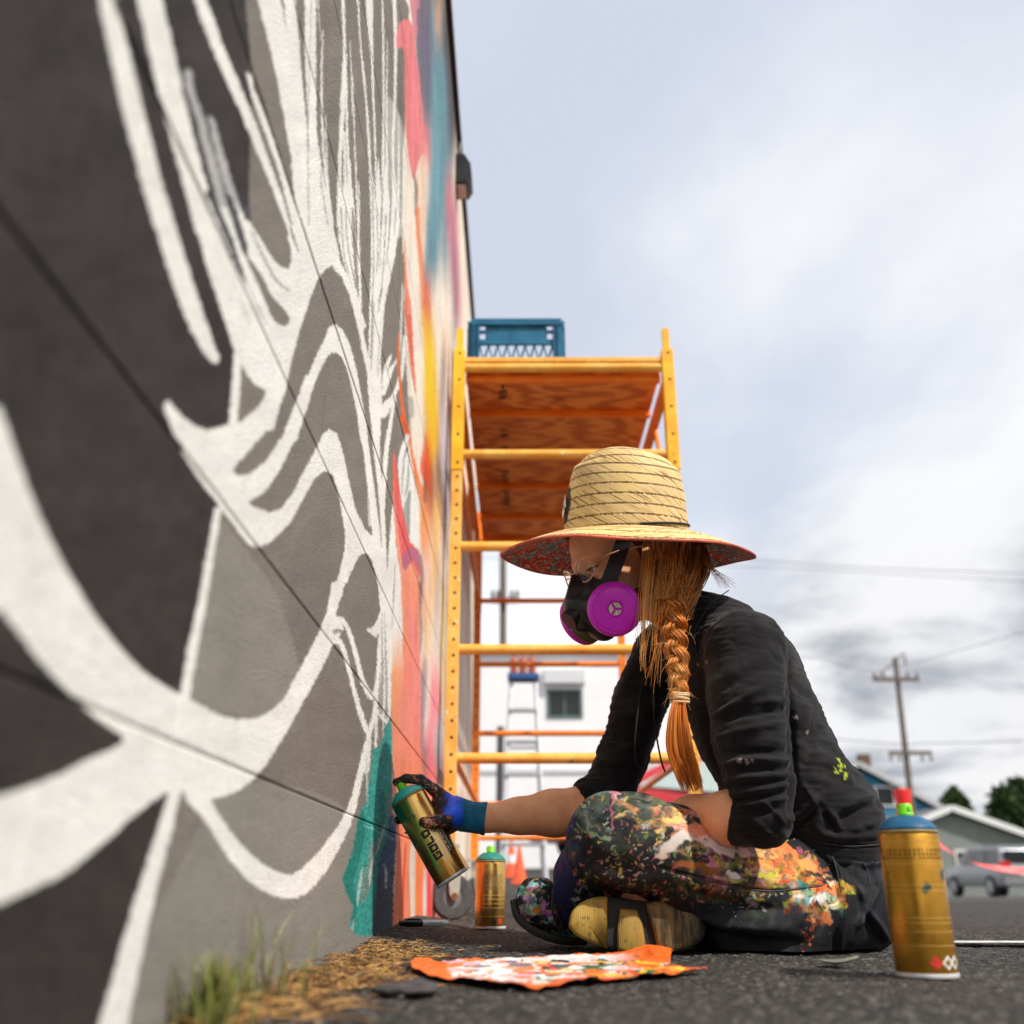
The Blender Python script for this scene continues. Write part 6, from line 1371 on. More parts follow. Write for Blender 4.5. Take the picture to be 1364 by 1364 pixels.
ribbon('strap', [hl(.078, .058, -.066), hl(.045, .072, -.074), hl(.005, .076, -.066), hl(-.03, .078, -.058), hl(-.075, .06, -.05)], .020, .006, M_RUBB, rp, 1)
ribbon('strap', [hl(.092, -.048, -.052), hl(.06, -.072, -.02), hl(.012, -.084, .044)], .022, .004, M_RUBB, rp, -1)
# glasses
M_GFR = simple('clear_frame', lin(222, 170, 140), .2, spec=.8); t = NT('lens_glass'); M_LENS = t.fin((.9, .9, .9), .05, Transmission_Weight=.9, IOR=1.3, Alpha=.35)
gs_ = empty('glasses', hl(.1, 0, 0)); gs_.parent = person; gs_.matrix_parent_inverse = parent_world(person).inverted()
for s in (1, -1):
    c_ = hl(.104, s * .033, -.006); V = [c_ + Sv * (s * .024 * math.cos(a)) + Uv * (.019 * math.sin(a)) - Fv * (.010 * max(0, math.cos(a))) for a in np.linspace(0, 2 * math.pi, 29)]
    MB().tube(V, .0013, 6, cap=False).build('rim', M_GFR, gs_, smooth=True); m = MB(); m.add(V[:-1], [tuple(range(28))]); m.build('lens', M_LENS, gs_)
    MB().tube([hl(.092, s * .058, .002), hl(.05, s * .078, .003), hl(.0, s * .082, -.002)], .0014, 6).build('temple', M_GFR, gs_, smooth=True)
MB().tube([hl(.106, .010, -.003), hl(.110, 0, .000), hl(.106, -.010, -.003)], .0014, 6).build('bridge', M_GFR, gs_, smooth=True)
# --- hat
hat = empty('straw_hat', A(834, 713, 1.645)); hat.parent = person; hat.matrix_parent_inverse = parent_world(person).inverted()
HM = frame_matrix(A(834, 714, 1.645), Vector((.015, -.165, 1)), (1, 0, 0))
def uvmesh(name, prof, nu, mat, parent, zfun=None, ell=(1, 1), ridge=0.0):
    me = bpy.data.meshes.new(name); V = []; UV = []; arc = [0]
    for i in range(1, len(prof)): arc.append(arc[-1] + math.hypot(prof[i][0] - prof[i - 1][0], prof[i][1] - prof[i - 1][1]))
    for i, (r_, z_) in enumerate(prof):
        for k in range(nu + 1):
            a = 2 * math.pi * k / nu; x, y = r_ * math.cos(a) * ell[0], r_ * math.sin(a) * ell[1]; z2 = z_ + (zfun(r_, a, z_) if zfun else 0); V.append(HM @ Vector((x, y, z2))); UV.append((k / nu, arc[i]))
    F = [(i * (nu + 1) + k, i * (nu + 1) + k + 1, (i + 1) * (nu + 1) + k + 1, (i + 1) * (nu + 1) + k) for i in range(len(prof) - 1) for k in range(nu)]
    me.from_pydata(V, [], F); uv = me.uv_layers.new(name='u'); li = np.zeros(len(me.loops), np.int32); me.loops.foreach_get('vertex_index', li); uv.data.foreach_set('uv', np.array(UV, np.float32)[li].ravel())
    me.polygons.foreach_set('use_smooth', [True] * len(me.polygons)); me.materials.append(mat); o = bpy.data.objects.new(name, me); C.objects.link(o); o.parent = parent; o.matrix_parent_inverse = parent_world(parent).inverted(); return o
def straw(name, step, slant, topc, k0=0.0):
    t = NT(name); uv = t.co('UV'); s_ = t.sep(uv); u, v = s_[0], s_[1]
    row = t.math('FRACT', t.math('DIVIDE', t.math('ADD', v, t.math('MULTIPLY', t.noise(3, 2, vec=uv), .006)), step))
    line = t.math('SUBTRACT', 1.0, t.rng(t.math('ABSOLUTE', t.math('SUBTRACT', row, .5)), .05, .13))
    cv = t.n('ShaderNodeCombineXYZ'); t.L.new(t.math('MULTIPLY', u, 330.0), cv.inputs[0]); t.L.new(t.math('MULTIPLY', v, 60.0), cv.inputs[1]); dots = t.rng(t.noise(1.0, 2, vec=cv.outputs[0]), .36, .52)
    cf = t.n('ShaderNodeCombineXYZ'); t.L.new(t.math('ADD', t.math('MULTIPLY', u, 190.0), t.math('MULTIPLY', v, slant)), cf.inputs[0]); t.L.new(t.math('MULTIPLY', v, 14.0), cf.inputs[1])
    fib = t.noise(1.0, 4, .65, vec=cf.outputs[0]); cf2 = t.n('ShaderNodeCombineXYZ'); t.L.new(t.math('ADD', t.math('MULTIPLY', u, 130.0), t.math('MULTIPLY', v, slant * .68)), cf2.inputs[0]); t.L.new(t.math('MULTIPLY', v, 26.0), cf2.inputs[1]); crk = t.noise(1.0, 2, .5, vec=cf2.outputs[0])
    c = t.mix(t.rng(fib, .3, .7), lin(196, 158, 96), lin(238, 212, 156)); c = t.mix(t.rng(t.noise(12, 4), .4, .7), c, lin(232, 200, 130)); c = t.mix(t.rng(crk, .57, .63), c, lin(140, 104, 54)); c = t.mix(t.math('MULTIPLY', line, dots), c, lin(104, 78, 38))
    h = t.math('ADD', t.math('MULTIPLY', fib, .5), t.math('MULTIPLY', line, -.6)); t.bump(h, .7, .0022); return t.fin(c, .55, spec=.35)
M_STRAW = straw('straw_crown', .0185, 520.0, 1); M_STRAW2 = straw('straw_brim', .030, 260.0, 1)
prof = [(.113, -.004), (.1125, .005), (.1105, .03), (.1075, .06), (.1035, .09), (.097, .115), (.089, .132), (.078, .1445), (.064, .1500), (.050, .1500), (.035, .146), (.018, .142), (.001, .140)]
pp = crom(prof, 4)
uvmesh('crown', [tuple(p) for p in pp], 120, M_STRAW, hat, lambda r_, a, z: .004 * math.sin(a * 2 + .5) * (z / .15) + (.010 * math.cos(a) ** 2 if z > .12 else 0) * -1, (.985, .90))
def bz(r_, a, z):
    k = (r_ - .113) / .109; return -.020 * k - .018 * k * k + .004 * math.sin(2 * a + .4) * k + .003 * math.sin(5 * a) * k
bprof = [(.1125, -.002)] + [(.113 + .109 * i / 16, 0) for i in range(1, 17)]
uvmesh('brim', bprof, 150, M_STRAW2, hat, bz, (1, .97))
t = NT('floral_lining'); uv = t.co('Object', scale=(1, 1, 1)); vv_ = t.vor(30, out='Color'); s_ = t.sep(vv_)[0]; pet = t.noise(34, 2, .5, dist=1.2)
c = t.mix(t.rng(pet, .48, .50), lin(196, 62, 34), lin(104, 132, 132)); c = t.mix(t.rng(s_, .62, .64), c, lin(206, 84, 48)); c = t.mix(t.rng(t.wave(9, dist=16, det=2, dscale=5), .93, .97), c, lin(226, 214, 196)); c = t.mix(t.rng(t.noise(60, 2), .66, .68), c, lin(70, 96, 100)); M_FLORAL = t.fin(c, .8)
uvmesh('brim_lining', [(r_, z_ - .0022) for r_, z_ in bprof][::-1], 150, M_FLORAL, hat, bz, (1, .97))
MB().tube([HM @ Vector((.2222 * math.cos(a), .2222 * .97 * math.sin(a), bz(.222, a, 0) - .001)) for a in np.linspace(0, 2 * math.pi, 121)], .0024, 8, cap=False).build('brim_binding', simple('red_cream_binding', lin(206, 96, 76), .7, var=.5, scale=16), hat, smooth=True)
MB().tube([HM @ Vector(((.113) * math.cos(a) * .985, .1145 * .90 * math.sin(a), .0035 + .016 * (1 - (a + 1.45) / 1.45 * -0) * 0 + .017 * max(0, (a + 1.45)) / 1.6)) for a in np.linspace(-1.45, .15, 24)], .0022, 8).build('hat_cord', simple('brown_black_cord', (.02, .012, .01), .7), hat, smooth=True)
# patch on the front of the crown: dark lozenge with pale outline
m = MB(); m2 = MB()
def patch(pts, rr_, off, mb):
    V = []
    for du, dz_ in pts:
        a = math.pi + .06 + du; z_ = .050 + dz_; r0 = np.interp(z_, [0, .03, .06, .09], [.1125, .1105, .1075, .1035]); V.append(HM @ Vector(((r0 + off) * math.cos(a) * .985, (r0 + off) * .90 * math.sin(a), z_)))
    c_ = sum(V, Vector()) / len(V); n_ = len(V); mb.add(V + [c_ + (c_ - HM @ Vector((0, 0, .05))).normalized() * .003], [(i, (i + 1) % n_, n_) for i in range(n_)])
patch([(-.30, 0), (-.16, -.030), (.16, -.030), (.30, 0), (.16, .034), (-.16, .034)], 0, .0022, m); pt_ = m.build('patch', simple('black_patch', (.018, .018, .02), .7), hat)
for q in ([(-.2, -.002), (0, .024), (.2, -.002), (.17, -.005), (0, .016), (-.17, -.005)], [(-.14, -.012), (0, .004), (.14, -.012), (0, -.022)]): patch(q, 0, .0050, m2)
m2.build('patch_emblem', simple('patch_thread', (.62, .6, .56), .7), pt_)
# --- hair
t = NT('hair'); c = t.attr(); t.bump(t.noise(300, 3), .2, .0005); M_HAIR = t.fin(c, .5, spec=.35)
class Hair:
    def __init__(s): s.v = []; s.f = []; s.c = []
    def strand(s, pts, r0, r1, ca, cb, n=4, sub=4):
        Q_ = crom([list(p) for p in pts], sub); m = MB(); k = len(Q_); rad = [r0 + (r1 - r0) * (i / (k - 1)) for i in range(k)]; m.tube([Vector(q_) for q_ in Q_], rad, n, cap=False)
        o = len(s.v); s.v += m.v; s.f += [tuple(i + o for i in f_) for f_ in m.f]
        for i in range(k):
            w_ = i / (k - 1); s.c += [tuple(ca[j] * (1 - w_) + cb[j] * w_ for j in range(3))] * n
    def build(s, name, parent, kind='stuff'):
        o = mesh_obj(name, s.v, np.array(s.f), M_HAIR, parent, smooth=True, col=np.array(s.c, np.float32))
        if kind: o['kind'] = kind
        return o
hr = np.random.RandomState(5)
DKB, MDB, GLD, ORN, PAL = lin(72, 44, 24), lin(142, 88, 40), lin(222, 152, 70), lin(230, 126, 42), lin(248, 204, 130)
def pick(cs): 
    c_ = np.array(cs[hr.randint(len(cs))]); return tuple(c_ * (.75 + .5 * hr.rand()))
hair = empty('hair', hl(-.02, 0, .02)); hair.parent = person; hair.matrix_parent_inverse = parent_world(person).inverted()
# under-mass so no scalp shows
U_ = SDF(tuple(HC - Vector((.14, .13, .18))), tuple(HC + Vector((.22, .13, .14))), .003)
U_.ell(hl(-.018, 0, .025), (.096, .0815, .095), HR, 0).ell(hl(-.065, 0, -.035), (.048, .062, .062), HR, .02)
U_.plane_cut(hl(.012, 0, 0), Fv - Uv * .25)
V, F = U_.mesh(); V = relax(V, F, 1); V += vnormals(V, F) * ((vn3(V * np.array([1, 1, .2]), 160, 7) - .5) * .005)[:, None]
cc = np.array(DKB) * (.6 + .9 * vn3(V * np.array([1, 1, .15]), 260, 8))[:, None]; mesh_obj('hair_mass', V, F, M_HAIR, hair, smooth=True, col=cc.astype(np.float32))
h1 = Hair()
B0 = A(895, 800, 1.572)
for i in range(900):
    q_ = hr.rand(); x = 859 + 79 * q_ + hr.normal() * 2; st_ = A(x, 718, 1.60 - .045 * math.sin(math.pi * min(1, max(0, q_ * .9 + .1))) + .055 * q_ ** 3 + hr.normal() * .003)
    tgt = A(893 + hr.normal() * 8, 812 + hr.rand() * 24, 1.562 + hr.normal() * .006); bul = (q_ - .45) * 34
    mid = A((x + 893) / 2 + bul * .62 + hr.normal() * 2, 762 + hr.normal() * 4, 1.567 + .02 * q_ + hr.normal() * .005)
    h1.strand([st_, mid, tgt], .0009, .0006, pick([DKB, MDB, MDB, GLD]), pick([MDB, GLD, ORN]), 4, 5)
for i in range(130):   # back of the head to the braid
    q_ = hr.rand(); st_ = A(925 + 16 * q_, 722 + 6 * q_, 1.63 + .05 * q_); mid = A(932 + 8 * q_ + hr.normal() * 3, 765, 1.605 + .03 * hr.rand()); tgt = A(905 + hr.normal() * 6, 815 + 20 * hr.rand(), 1.57); h1.strand([st_, mid, tgt], .0011, .0007, pick([DKB, MDB]), pick([MDB, GLD]), 4, 5)
h1.build('side_hair', hair)
h2 = Hair()   # long loose locks in front of the ear
for (xs, x1, x2, x3, ye, n_, sp_) in ((862, 859, 857, 854, 905, 13, 1.6), (868, 865, 859, 853, 896, 6, 1.8), (884, 878, 868, 858, 880, 4, 2), (905, 898, 880, 866, 868, 3, 2), (872, 866, 862, 866, 868, 8, 3), (892, 886, 876, 872, 905, 8, 3), (860, 856, 850, 846, 870, 4, 3)):
    for i in range(n_):
        o = hr.normal() * sp_; l = ye - abs(hr.normal()) * 34
        h2.strand([A(xs + o, 720, 1.575), A(x1 + o * 1.1, 765, 1.552), A(x2 + o, 825, 1.545), A(x3 + o * .5 + hr.normal() * 3, l, 1.548)], .0008, .0002, pick([MDB, GLD]), pick([GLD, PAL, ORN]), 4, 6)
for i in range(26):   # wisps over the shoulder
    e = (958 + 24 * hr.rand(), 772 + 14 * hr.rand()); h2.strand([A(930 + 8 * hr.rand(), 730, 1.62), A(940 + 8 * hr.rand(), 752, 1.60), A(*e, 1.60)], .0006, .0002, MDB, GLD, 3, 5)
for i in range(16): e = 872 + 12 * hr.rand(); h2.strand([A(882 + hr.normal() * 4, 838, 1.555), A(e - 2, 868, 1.55), A(e - 10 + hr.normal() * 6, 905 + hr.normal() * 10, 1.555)], .0005, .0002, MDB, GLD, 3, 5)
for i in range(150):   # flyaways round the plait and the side of the head
    t_ = hr.rand(); x0, y0 = 893 + 12 * t_ + hr.normal() * 8, 740 + 185 * t_; a_ = hr.rand() * 6.28; l_ = 8 + 16 * hr.rand()
    h2.strand([A(x0, y0, 1.548), A(x0 + math.cos(a_) * l_ * .5 + hr.normal() * 2, y0 + abs(math.sin(a_)) * l_ * .6, 1.544), A(x0 + math.cos(a_) * l_, y0 + abs(math.sin(a_)) * l_ * 1.5, 1.547)], .00035, .00012, GLD, PAL, 3, 4)
h2.build('loose_strands', hair)
# braid: three bundles crossing over each other
def bc(t_):
    P = crom([(893, 800), (896, 830), (901, 865), (904, 900), (905, 929)], 12); i = t_ * (len(P) - 1); k = int(min(i, len(P) - 2)); x, y = P[k] * (1 - (i - k)) + P[k + 1] * (i - k); return x, y
for b_ in range(3):
    hb_ = Hair(); ph = b_ * 2 * math.pi / 3; NB = 62
    for sidx in range(60):
        ang = hr.rand() * 6.28; rr_ = math.sqrt(hr.rand()); pts = []
        for i in range(NB):
            t_ = i / (NB - 1); x, y = bc(t_); w_ = 1.22 - .52 * t_; th = t_ * 2 * math.pi * 2.1 + ph; ox = math.sin(th) * 9.5 * w_; oz = math.sin(2 * th) * .0085 * w_
            sr = 8.6 * w_; pts.append(A(x + ox + rr_ * math.cos(ang + t_ * 3) * sr, y + rr_ * math.sin(ang) * 2 + hr.normal() * .35, 1.556 - oz + rr_ * math.sin(ang + t_ * 3) * .0072 * w_))
        hb_.strand(pts, .00095, .00075, pick([MDB, GLD, ORN]), pick([GLD, ORN, PAL]), 4, 1)
    hb_.build('braid_strand', hair, None)
hb_ = Hair()
for i in range(700):
    q_ = hr.rand() * 2 - 1; e = hr.rand() ** 1.6; end = (913 + q_ * 15 + 10 * (1 - e), 1053 - e * 42 + hr.normal() * 4); dY = hr.normal() * .006
    hb_.strand([A(905 + q_ * 6, 926, 1.556 + dY * .5), A(903 + q_ * 13, 958, 1.552 + dY), A(906 + q_ * 18, 1000, 1.552 + dY), A(*end, 1.556 + dY)], .0008, .0002, pick([GLD, ORN]), pick([ORN, ORN, GLD, MDB]), 4, 5)
hb_.build('braid_tail', hair)
for k in range(4):
    c_ = A(905.5, 924.5 + k * 3.6, 1.556); MB().tube([c_ + Vector((.0145 * math.cos(a), .0125 * math.sin(a), .0012 * math.sin(a + k * 2))) for a in np.linspace(0, 2 * math.pi, 25)], .0020, 7, cap=False).build('hair_tie', simple('cream_elastic', lin(226, 196, 150), .8), hair, smooth=True)
# ------------------------------------------------------------------ spray cans and small things on the ground
t = NT('gold_can'); c = t.mix(t.rng(t.noise(9, 4), .35, .7), lin(214, 164, 84), lin(238, 192, 110)); c = t.mix(t.rng(t.noise(60, 6, .7), .66, .72), c, lin(110, 76, 34)); M_GOLD = t.fin(c, t.rng(t.noise(30), .3, .7, .17, .30), .95)
t = NT('gold_can_worn'); c = t.mix(t.rng(t.noise(14, 5, .6), .35, .65), lin(186, 134, 44), lin(220, 164, 66)); c = t.mix(t.rng(t.noise(26, 5, .65), .62, .66), c, lin(60, 92, 84)); c = t.mix(t.rng(t.noise(70, 5, .7), .68, .72), c, lin(90, 64, 26)); M_GOLD2 = t.fin(c, t.rng(t.noise(22), .3, .7, .24, .42), .85)
M_TEALC = simple('teal_cap', lin(64, 190, 182), .4, var=.06); M_TEALC2 = simple('green_teal_cap', lin(28, 128, 116), .45, var=.15); M_BLUEC = simple('blue_cap', lin(4, 84, 122), .45, var=.12); M_NEON = simple('neon_green', lin(120, 220, 30), .4, var=.05); M_WRIM = simple('white_rim', (.72, .72, .72), .3, .3); M_INK = simple('black_ink', (.012, .011, .010), .5); M_INK2 = simple('brown_print', (.14, .09, .035), .5); M_WINK = simple('white_ink', (.72, .70, .66), .5); M_REDI = simple('red_ink', (.60, .03, .015), .5)
CR = .0328
def wrap_quads(mb, M, rects, off=.00025):
    """rects: (angle0, angle1, z0, z1) printed on the cylinder"""
    for a0, a1, z0, z1 in rects:
        n_ = max(1, int(abs(a1 - a0) / .12)); V = []
        for i in range(n_ + 1):
            a = a0 + (a1 - a0) * i / n_
            for z in (z0, z1): V.append(M @ Vector(((CR + off) * math.cos(a), (CR + off) * math.sin(a), z)))
        mb.add(V, [(2 * i, 2 * i + 2, 2 * i + 3, 2 * i + 1) for i in range(n_)])
def can(M, label, body, cap, rim, group=None, ht=.158):
    root = empty('spray_can', M.to_translation(), label, 'spray can', group)
    MB().lathe([(CR - .0006, .004), (CR, .006), (CR, ht - .002), (CR - .0012, ht + .001)], M, 56).build('can_body', body, root, smooth=True)
    MB().lathe([(0, .003), (CR - .006, .003), (CR - .003, -.0005), (CR + .0004, .0), (CR + .0010, .002), (CR + .0004, .0042), (CR - .001, .0048)], M, 48).build('bottom_rim', rim, root, smooth=True)
    MB().lathe([(CR - .0012, ht + .001), (CR + .0004, ht + .002), (CR + .0006, ht + .0035), (CR - .0008, ht + .005)], M, 48).build('top_rim', M_BRASS, root, smooth=True)
    MB().lathe([(CR - .0008, ht + .005), (CR - .0004, ht + .0072), (CR - .0022, ht + .0098), (CR - .007, ht + .0145), (.0195, ht + .0190), (.0160, ht + .0210), (.0145, ht + .0205), (0, ht + .0205)], M, 48).build('shoulder_cap', cap, root, smooth=True)
    return root
def nozzle(M, root, ht=.158, mat=None, ang=0.0, s=1.0):
    m = MB().lathe([(.0090, ht + .0205), (.0093, ht + .0235), (.0084, ht + .0248), (.0082, ht + .0330), (.0072, ht + .0345), (0, ht + .0345)], M, 24); nz_ = m.build('nozzle', mat or M_NEON, root, smooth=True)
    M2 = M @ Matrix.Rotation(ang, 4, 'Z'); MB().box((.0066, -.0028, ht + .026), (.0096, .0028, ht + .0315), M=M2, bev=.0008).build('nozzle_insert', M_NEON, nz_)
def font_mesh(txt):
    cu = bpy.data.curves.new('lettering', 'FONT'); cu.body = txt; cu.size = 1.0; cu.resolution_u = 5; cu.offset = .028; o = bpy.data.objects.new('lettering', cu); C.objects.link(o); bpy.context.view_layer.update()
    me = bpy.data.meshes.new_from_object(o); V = [v.co.copy() for v in me.vertices]; bm = bmesh.new(); bm.from_mesh(me); bmesh.ops.triangulate(bm, faces=bm.faces[:])
    for _ in range(2): bmesh.ops.subdivide_edges(bm, edges=[e for e in bm.edges if e.calc_length() > .12], cuts=1); bmesh.ops.triangulate(bm, faces=bm.faces[:])
    bm.verts.index_update(); V = [v.co.copy() for v in bm.verts]; Fs = [[v.index for v in f_.verts] for f_ in bm.faces]; bm.free(); bpy.data.objects.remove(o); bpy.data.meshes.remove(me); return V, Fs
def lettering(M, txt, a_c, z0, length, height, parent, mat, name='lettering', flip=1):
    """letters run along the can's axis starting at z0 (up the can when flip=1); their tops point round the can"""
    V, Fs = font_mesh(txt); xs = [v.x for v in V]; ys = [v.y for v in V]; w_ = max(xs) - min(xs); h_ = max(ys) - min(ys); P = []
    for v in V:
        u = (v.x - min(xs)) / w_ * length; q_ = ((v.y - min(ys)) / h_ - .5) * height; a = a_c + q_ / CR * (-1 if flip > 0 else 1); z = z0 + u * flip; P.append(M @ Vector(((CR + .0003) * math.cos(a), (CR + .0003) * math.sin(a), z)))
    return mesh_obj(name, P, Fs, mat, parent)
# held can: cap end up-left, held off the wall
Mh = frame_matrix(cbot, cax, Vector((0, -1, 0)))      # x axis of the can looks at the photograph
hc = can(Mh, 'gold spray can with teal top held tilted in the blue gloved hand', M_GOLD, M_TEALC, M_WRIM); nozzle(Mh, hc, ang=R(75))
side_sign = 1 if (Mh.to_3x3() @ Vector((0, 1, 0))).x < 0 else -1      # which way round is towards the wall
def ang(fr): return math.asin(max(-.98, min(.98, fr))) * side_sign    # fr: -1 right edge .. 1 wall-side edge as seen
# GOLD in square letters, read up the can with their tops towards the wall
LW, LH, LS = .0128, .0158, .0040; z = .040; ac_ = ang(.08); SG = side_sign
def bar(u0, v0, u1, v1): return (ac_ + SG * (v0 - .5) * LH / CR, ac_ + SG * (v1 - .5) * LH / CR, z + u0 * LW, z + u1 * LW)
s_ = .30; gl_ = {'G': [(0, 0, s_, 1), (s_, 0, 1, s_), (s_, 1 - s_, 1, 1), (1 - s_, s_, 1, .56), (.55, .40, 1 - s_, .56)], 'O': [(0, 0, s_, 1), (1 - s_, 0, 1, 1), (s_, 0, 1 - s_, s_), (s_, 1 - s_, 1 - s_, 1)], 'L': [(0, 0, s_, 1), (s_, 0, 1, s_)], 'D': [(0, 0, s_, 1), (1 - s_, .12, 1, .88), (s_, 0, .88, s_), (s_, 1 - s_, .88, 1)]}
for ch in 'GOLD':
    m = MB(); wrap_quads(m, Mh, [bar(*b_) for b_ in gl_[ch]]); m.build('letter', M_INK, hc, kind='stuff'); z += LW * 1.10
rl = random.Random(3); m = MB(); RQ = []
for col_ in range(5):
    fr = -.22 - col_ * .13; z = .030 + .004 * col_; 
    while z < .105:
        l = .002 + rl.random() * .004; a = ang(fr); RQ.append((a - .028, a + .028, z, z + l)); z += l + .0012 + (.004 if rl.random() < .1 else 0)
wrap_quads(m, Mh, RQ); m.build('small_print', M_WINK, hc, kind='stuff')
m = MB(); wrap_quads(m, Mh, [(ang(.18) - .02, ang(.18) + .02, .118, .132), (ang(.10) - .05, ang(.10) + .02, .124, .127), (ang(.3) - .02, ang(.3) + .02, .134, .140), (ang(-.75) - .03, ang(-.75), .016, .032), (ang(-.8) - .02, ang(-.8) + .05, .020, .022)]); m.build('small_marks', M_INK, hc, kind='stuff')
# green band on the wall side of the held can, just under its top
m = MB(); wrap_quads(m, Mh, [(ang(.55), ang(.98), .128, .1565)], .0003); m.build('green_band', simple('can_green', lin(30, 130, 100), .35, .4), hc)
# the can standing by the marker
sp0 = atz(652.5, 1236, 0); k_ = (2.24 + CR) / (sp0.y + CR); S2 = Matrix.Translation((sp0.x * k_, 2.24 + CR, .0075)) @ Matrix.Rotation(R(-90), 4, 'Z')
c2 = can(S2, 'gold spray can with green cap standing between marker pen and woman', M_GOLD, M_TEALC2, M_WRIM, 'gold spray cans standing on the asphalt', .132); nozzle(S2, c2, .132, ang=R(-60))
m = MB(); RQ = []
for z in (.118, .086, .066, .058, .049, .041, .024): RQ.append((-1.2, 1.2, z, z + .0007))
wrap_quads(m, S2, RQ); m.build('print_line', simple('pale_print', lin(214, 166, 84), .5), c2, kind='stuff')
m = MB(); RQ = []
for rowz, hh_ in [(.106 - .0035 * i, .0016) for i in range(9)] + [(.074, .001), (.036, .001), (.030, .001)]:
    a = -.55
    while a < .85:
        l = .02 + .08 * rl.random(); RQ.append((a, a + l, rowz, rowz + hh_)); a += l + .03
wrap_quads(m, S2, RQ); m.build('small_print', M_INK2, c2, kind='stuff')
m = MB(); wrap_quads(m, S2, [(.55, .85, .010, .020)]); m.build('red_symbol', M_REDI, c2); m = MB(); wrap_quads(m, S2, [(.15, .42, .010, .020)]); m.build('dark_symbol', M_INK, c2)
# the big can in front on the right, leaning with the lens only
sp1 = atz(1236, 1306, 0); S3 = Matrix.Translation((sp1.x * (sp1.y + CR) / sp1.y, sp1.y + CR, .0015)) @ Matrix.Rotation(R(-90 - 18), 4, 'Z')
c3_ = can(S3, 'worn gold spray can with dark blue top nearest the camera on the right', M_GOLD2, M_BLUEC, M_WRIM, 'gold spray cans standing on the asphalt', .148); nozzle(S3, c3_, .148, ang=R(40))
m = MB(); RQ = []; a = -1.25
while a < 1.3:
    l = .07 + .07 * rl.random()
    for k in range(3):
        if rl.random() < .8: RQ.append((a, a + l, .1215 + k * .0042, .1230 + k * .0042))
    RQ.append((a, a + .025, .1215, .133)); a += l + .05
wrap_quads(m, S3, RQ); m.build('worn_print', simple('worn_print', lin(128, 92, 30), .5, .5), c3_, kind='stuff')
m = MB(); RQ = [(-1.3, 1.3, z, z + .0006) for z in (.140, .116, .094, .088, .060, .055, .046, .032)]; wrap_quads(m, S3, RQ); m.build('print_line', simple('pale_print', lin(214, 166, 84), .5), c3_, kind='stuff')
def diamond(mb, M, ac, zc, r_, off=.0004):
    V = []
    for i in range(5):
        for j in range(5): pass
    pts = [(0, -1), (.5, -.5), (1, 0), (.5, .5), (0, 1), (-.5, .5), (-1, 0), (-.5, -.5)]; V = [M @ Vector(((CR + off) * math.cos(ac + x * r_ / CR), (CR + off) * math.sin(ac + x * r_ / CR), zc + y * r_)) for x, y in pts] + [M @ Vector(((CR + off) * math.cos(ac), (CR + off) * math.sin(ac), zc))]; mb.add(V, [(i, (i + 1) % 8, 8) for i in range(8)])
for ac, mt in ((.30, M_REDI), (.72, M_WINK), (1.06, M_WINK)):
    m = MB(); diamond(m, S3, ac, .0155, .0075); sy = m.build('hazard_symbol', mt, c3_)
    if mt is M_WINK: m = MB(); diamond(m, S3, ac, .0155, .0040, .0007); m.build('symbol_fill', M_GOLD2, sy)
# marker pen
pa, pb = A(532, 1230, 2.03), A(597, 1229.5, 2.10); ax_ = (Vector(pb) - Vector(pa)).normalized(); L_m = (Vector(pb) - Vector(pa)).length; Mm = frame_matrix(pa, ax_, (0, 0, 1)); mk = empty('marker_pen', pa, 'marker pen with a black cap and white barrel lying by the wall', 'marker pen')
MB().lathe([(0, L_m * .44), (.0060, L_m * .44), (.0060, L_m * .9), (.0050, L_m * .975), (.0030, L_m), (0, L_m)], Mm, 24).build('barrel', simple('white_barrel', (.6, .6, .6), .3, var=.05), mk, smooth=True)
MB().lathe([(0, 0), (.0042, .001), (.0056, .006), (.0066, L_m * .18), (.0068, L_m * .44), (0, L_m * .442)], Mm, 24).build('cap', simple('black_cap', (.008, .008, .008), .25, bump=0), mk, smooth=True)
MB().box((.0066, -.0018, L_m * .10), (.0088, .0018, L_m * .42), M=Mm, bev=.0008).build('clip', simple('black_cap', (.008, .008, .008)), mk)
m = MB(); rl2 = random.Random(9)
for k in range(9): Mz = Mm; a0 = 1.2; z = L_m * (.55 + .035 * k); V = [Mz @ Vector((.00612 * math.cos(a_), .00612 * math.sin(a_), zz_)) for a_, zz_ in ((a0 + .1, z), (a0 + .5, z), (a0 + .5, z + L_m * .018), (a0 + .1, z + L_m * .018))]; m.add(V, [(0, 1, 2, 3)])
m.build('barrel_print', M_INK, mk, kind='stuff')
# --- orange paint smeared sheet (crumpled bag) in front of her
OP = [(545, 1287), (560, 1284), (605, 1288), (660, 1281), (720, 1279), (790, 1277), (840, 1280), (858, 1272), (880, 1269), (897, 1276), (893, 1290), (900, 1297), (945, 1298), (905, 1304), (800, 1310), (740, 1319), (715, 1323), (650, 1317), (600, 1309), (560, 1303), (548, 1297)]
poly = [atz(x, y, 0) for x, y in OP]; pg = np.array([[p.x, p.y] for p in poly]); x0_, y0_ = pg.min(0); x1_, y1_ = pg.max(0)
nx_, ny_ = 330, 230; gx_, gy_ = np.meshgrid(np.linspace(x0_, x1_, nx_), np.linspace(y0_, y1_, ny_), indexing='ij'); ins = np.zeros(gx_.shape, bool)
for i in range(len(pg)):
    ax__, ay__ = pg[i]; bx__, by__ = pg[(i + 1) % len(pg)]
    c_ = (gy_ >= min(ay__, by__)) & (gy_ < max(ay__, by__)); ins ^= c_ & (gx_ < (bx__ - ax__) * (gy_ - ay__) / (by__ - ay__ + 1e-12) + ax__)
P3 = np.stack([gx_, gy_, 0 * gx_], -1)
ed = np.full(gx_.shape, 9.0)
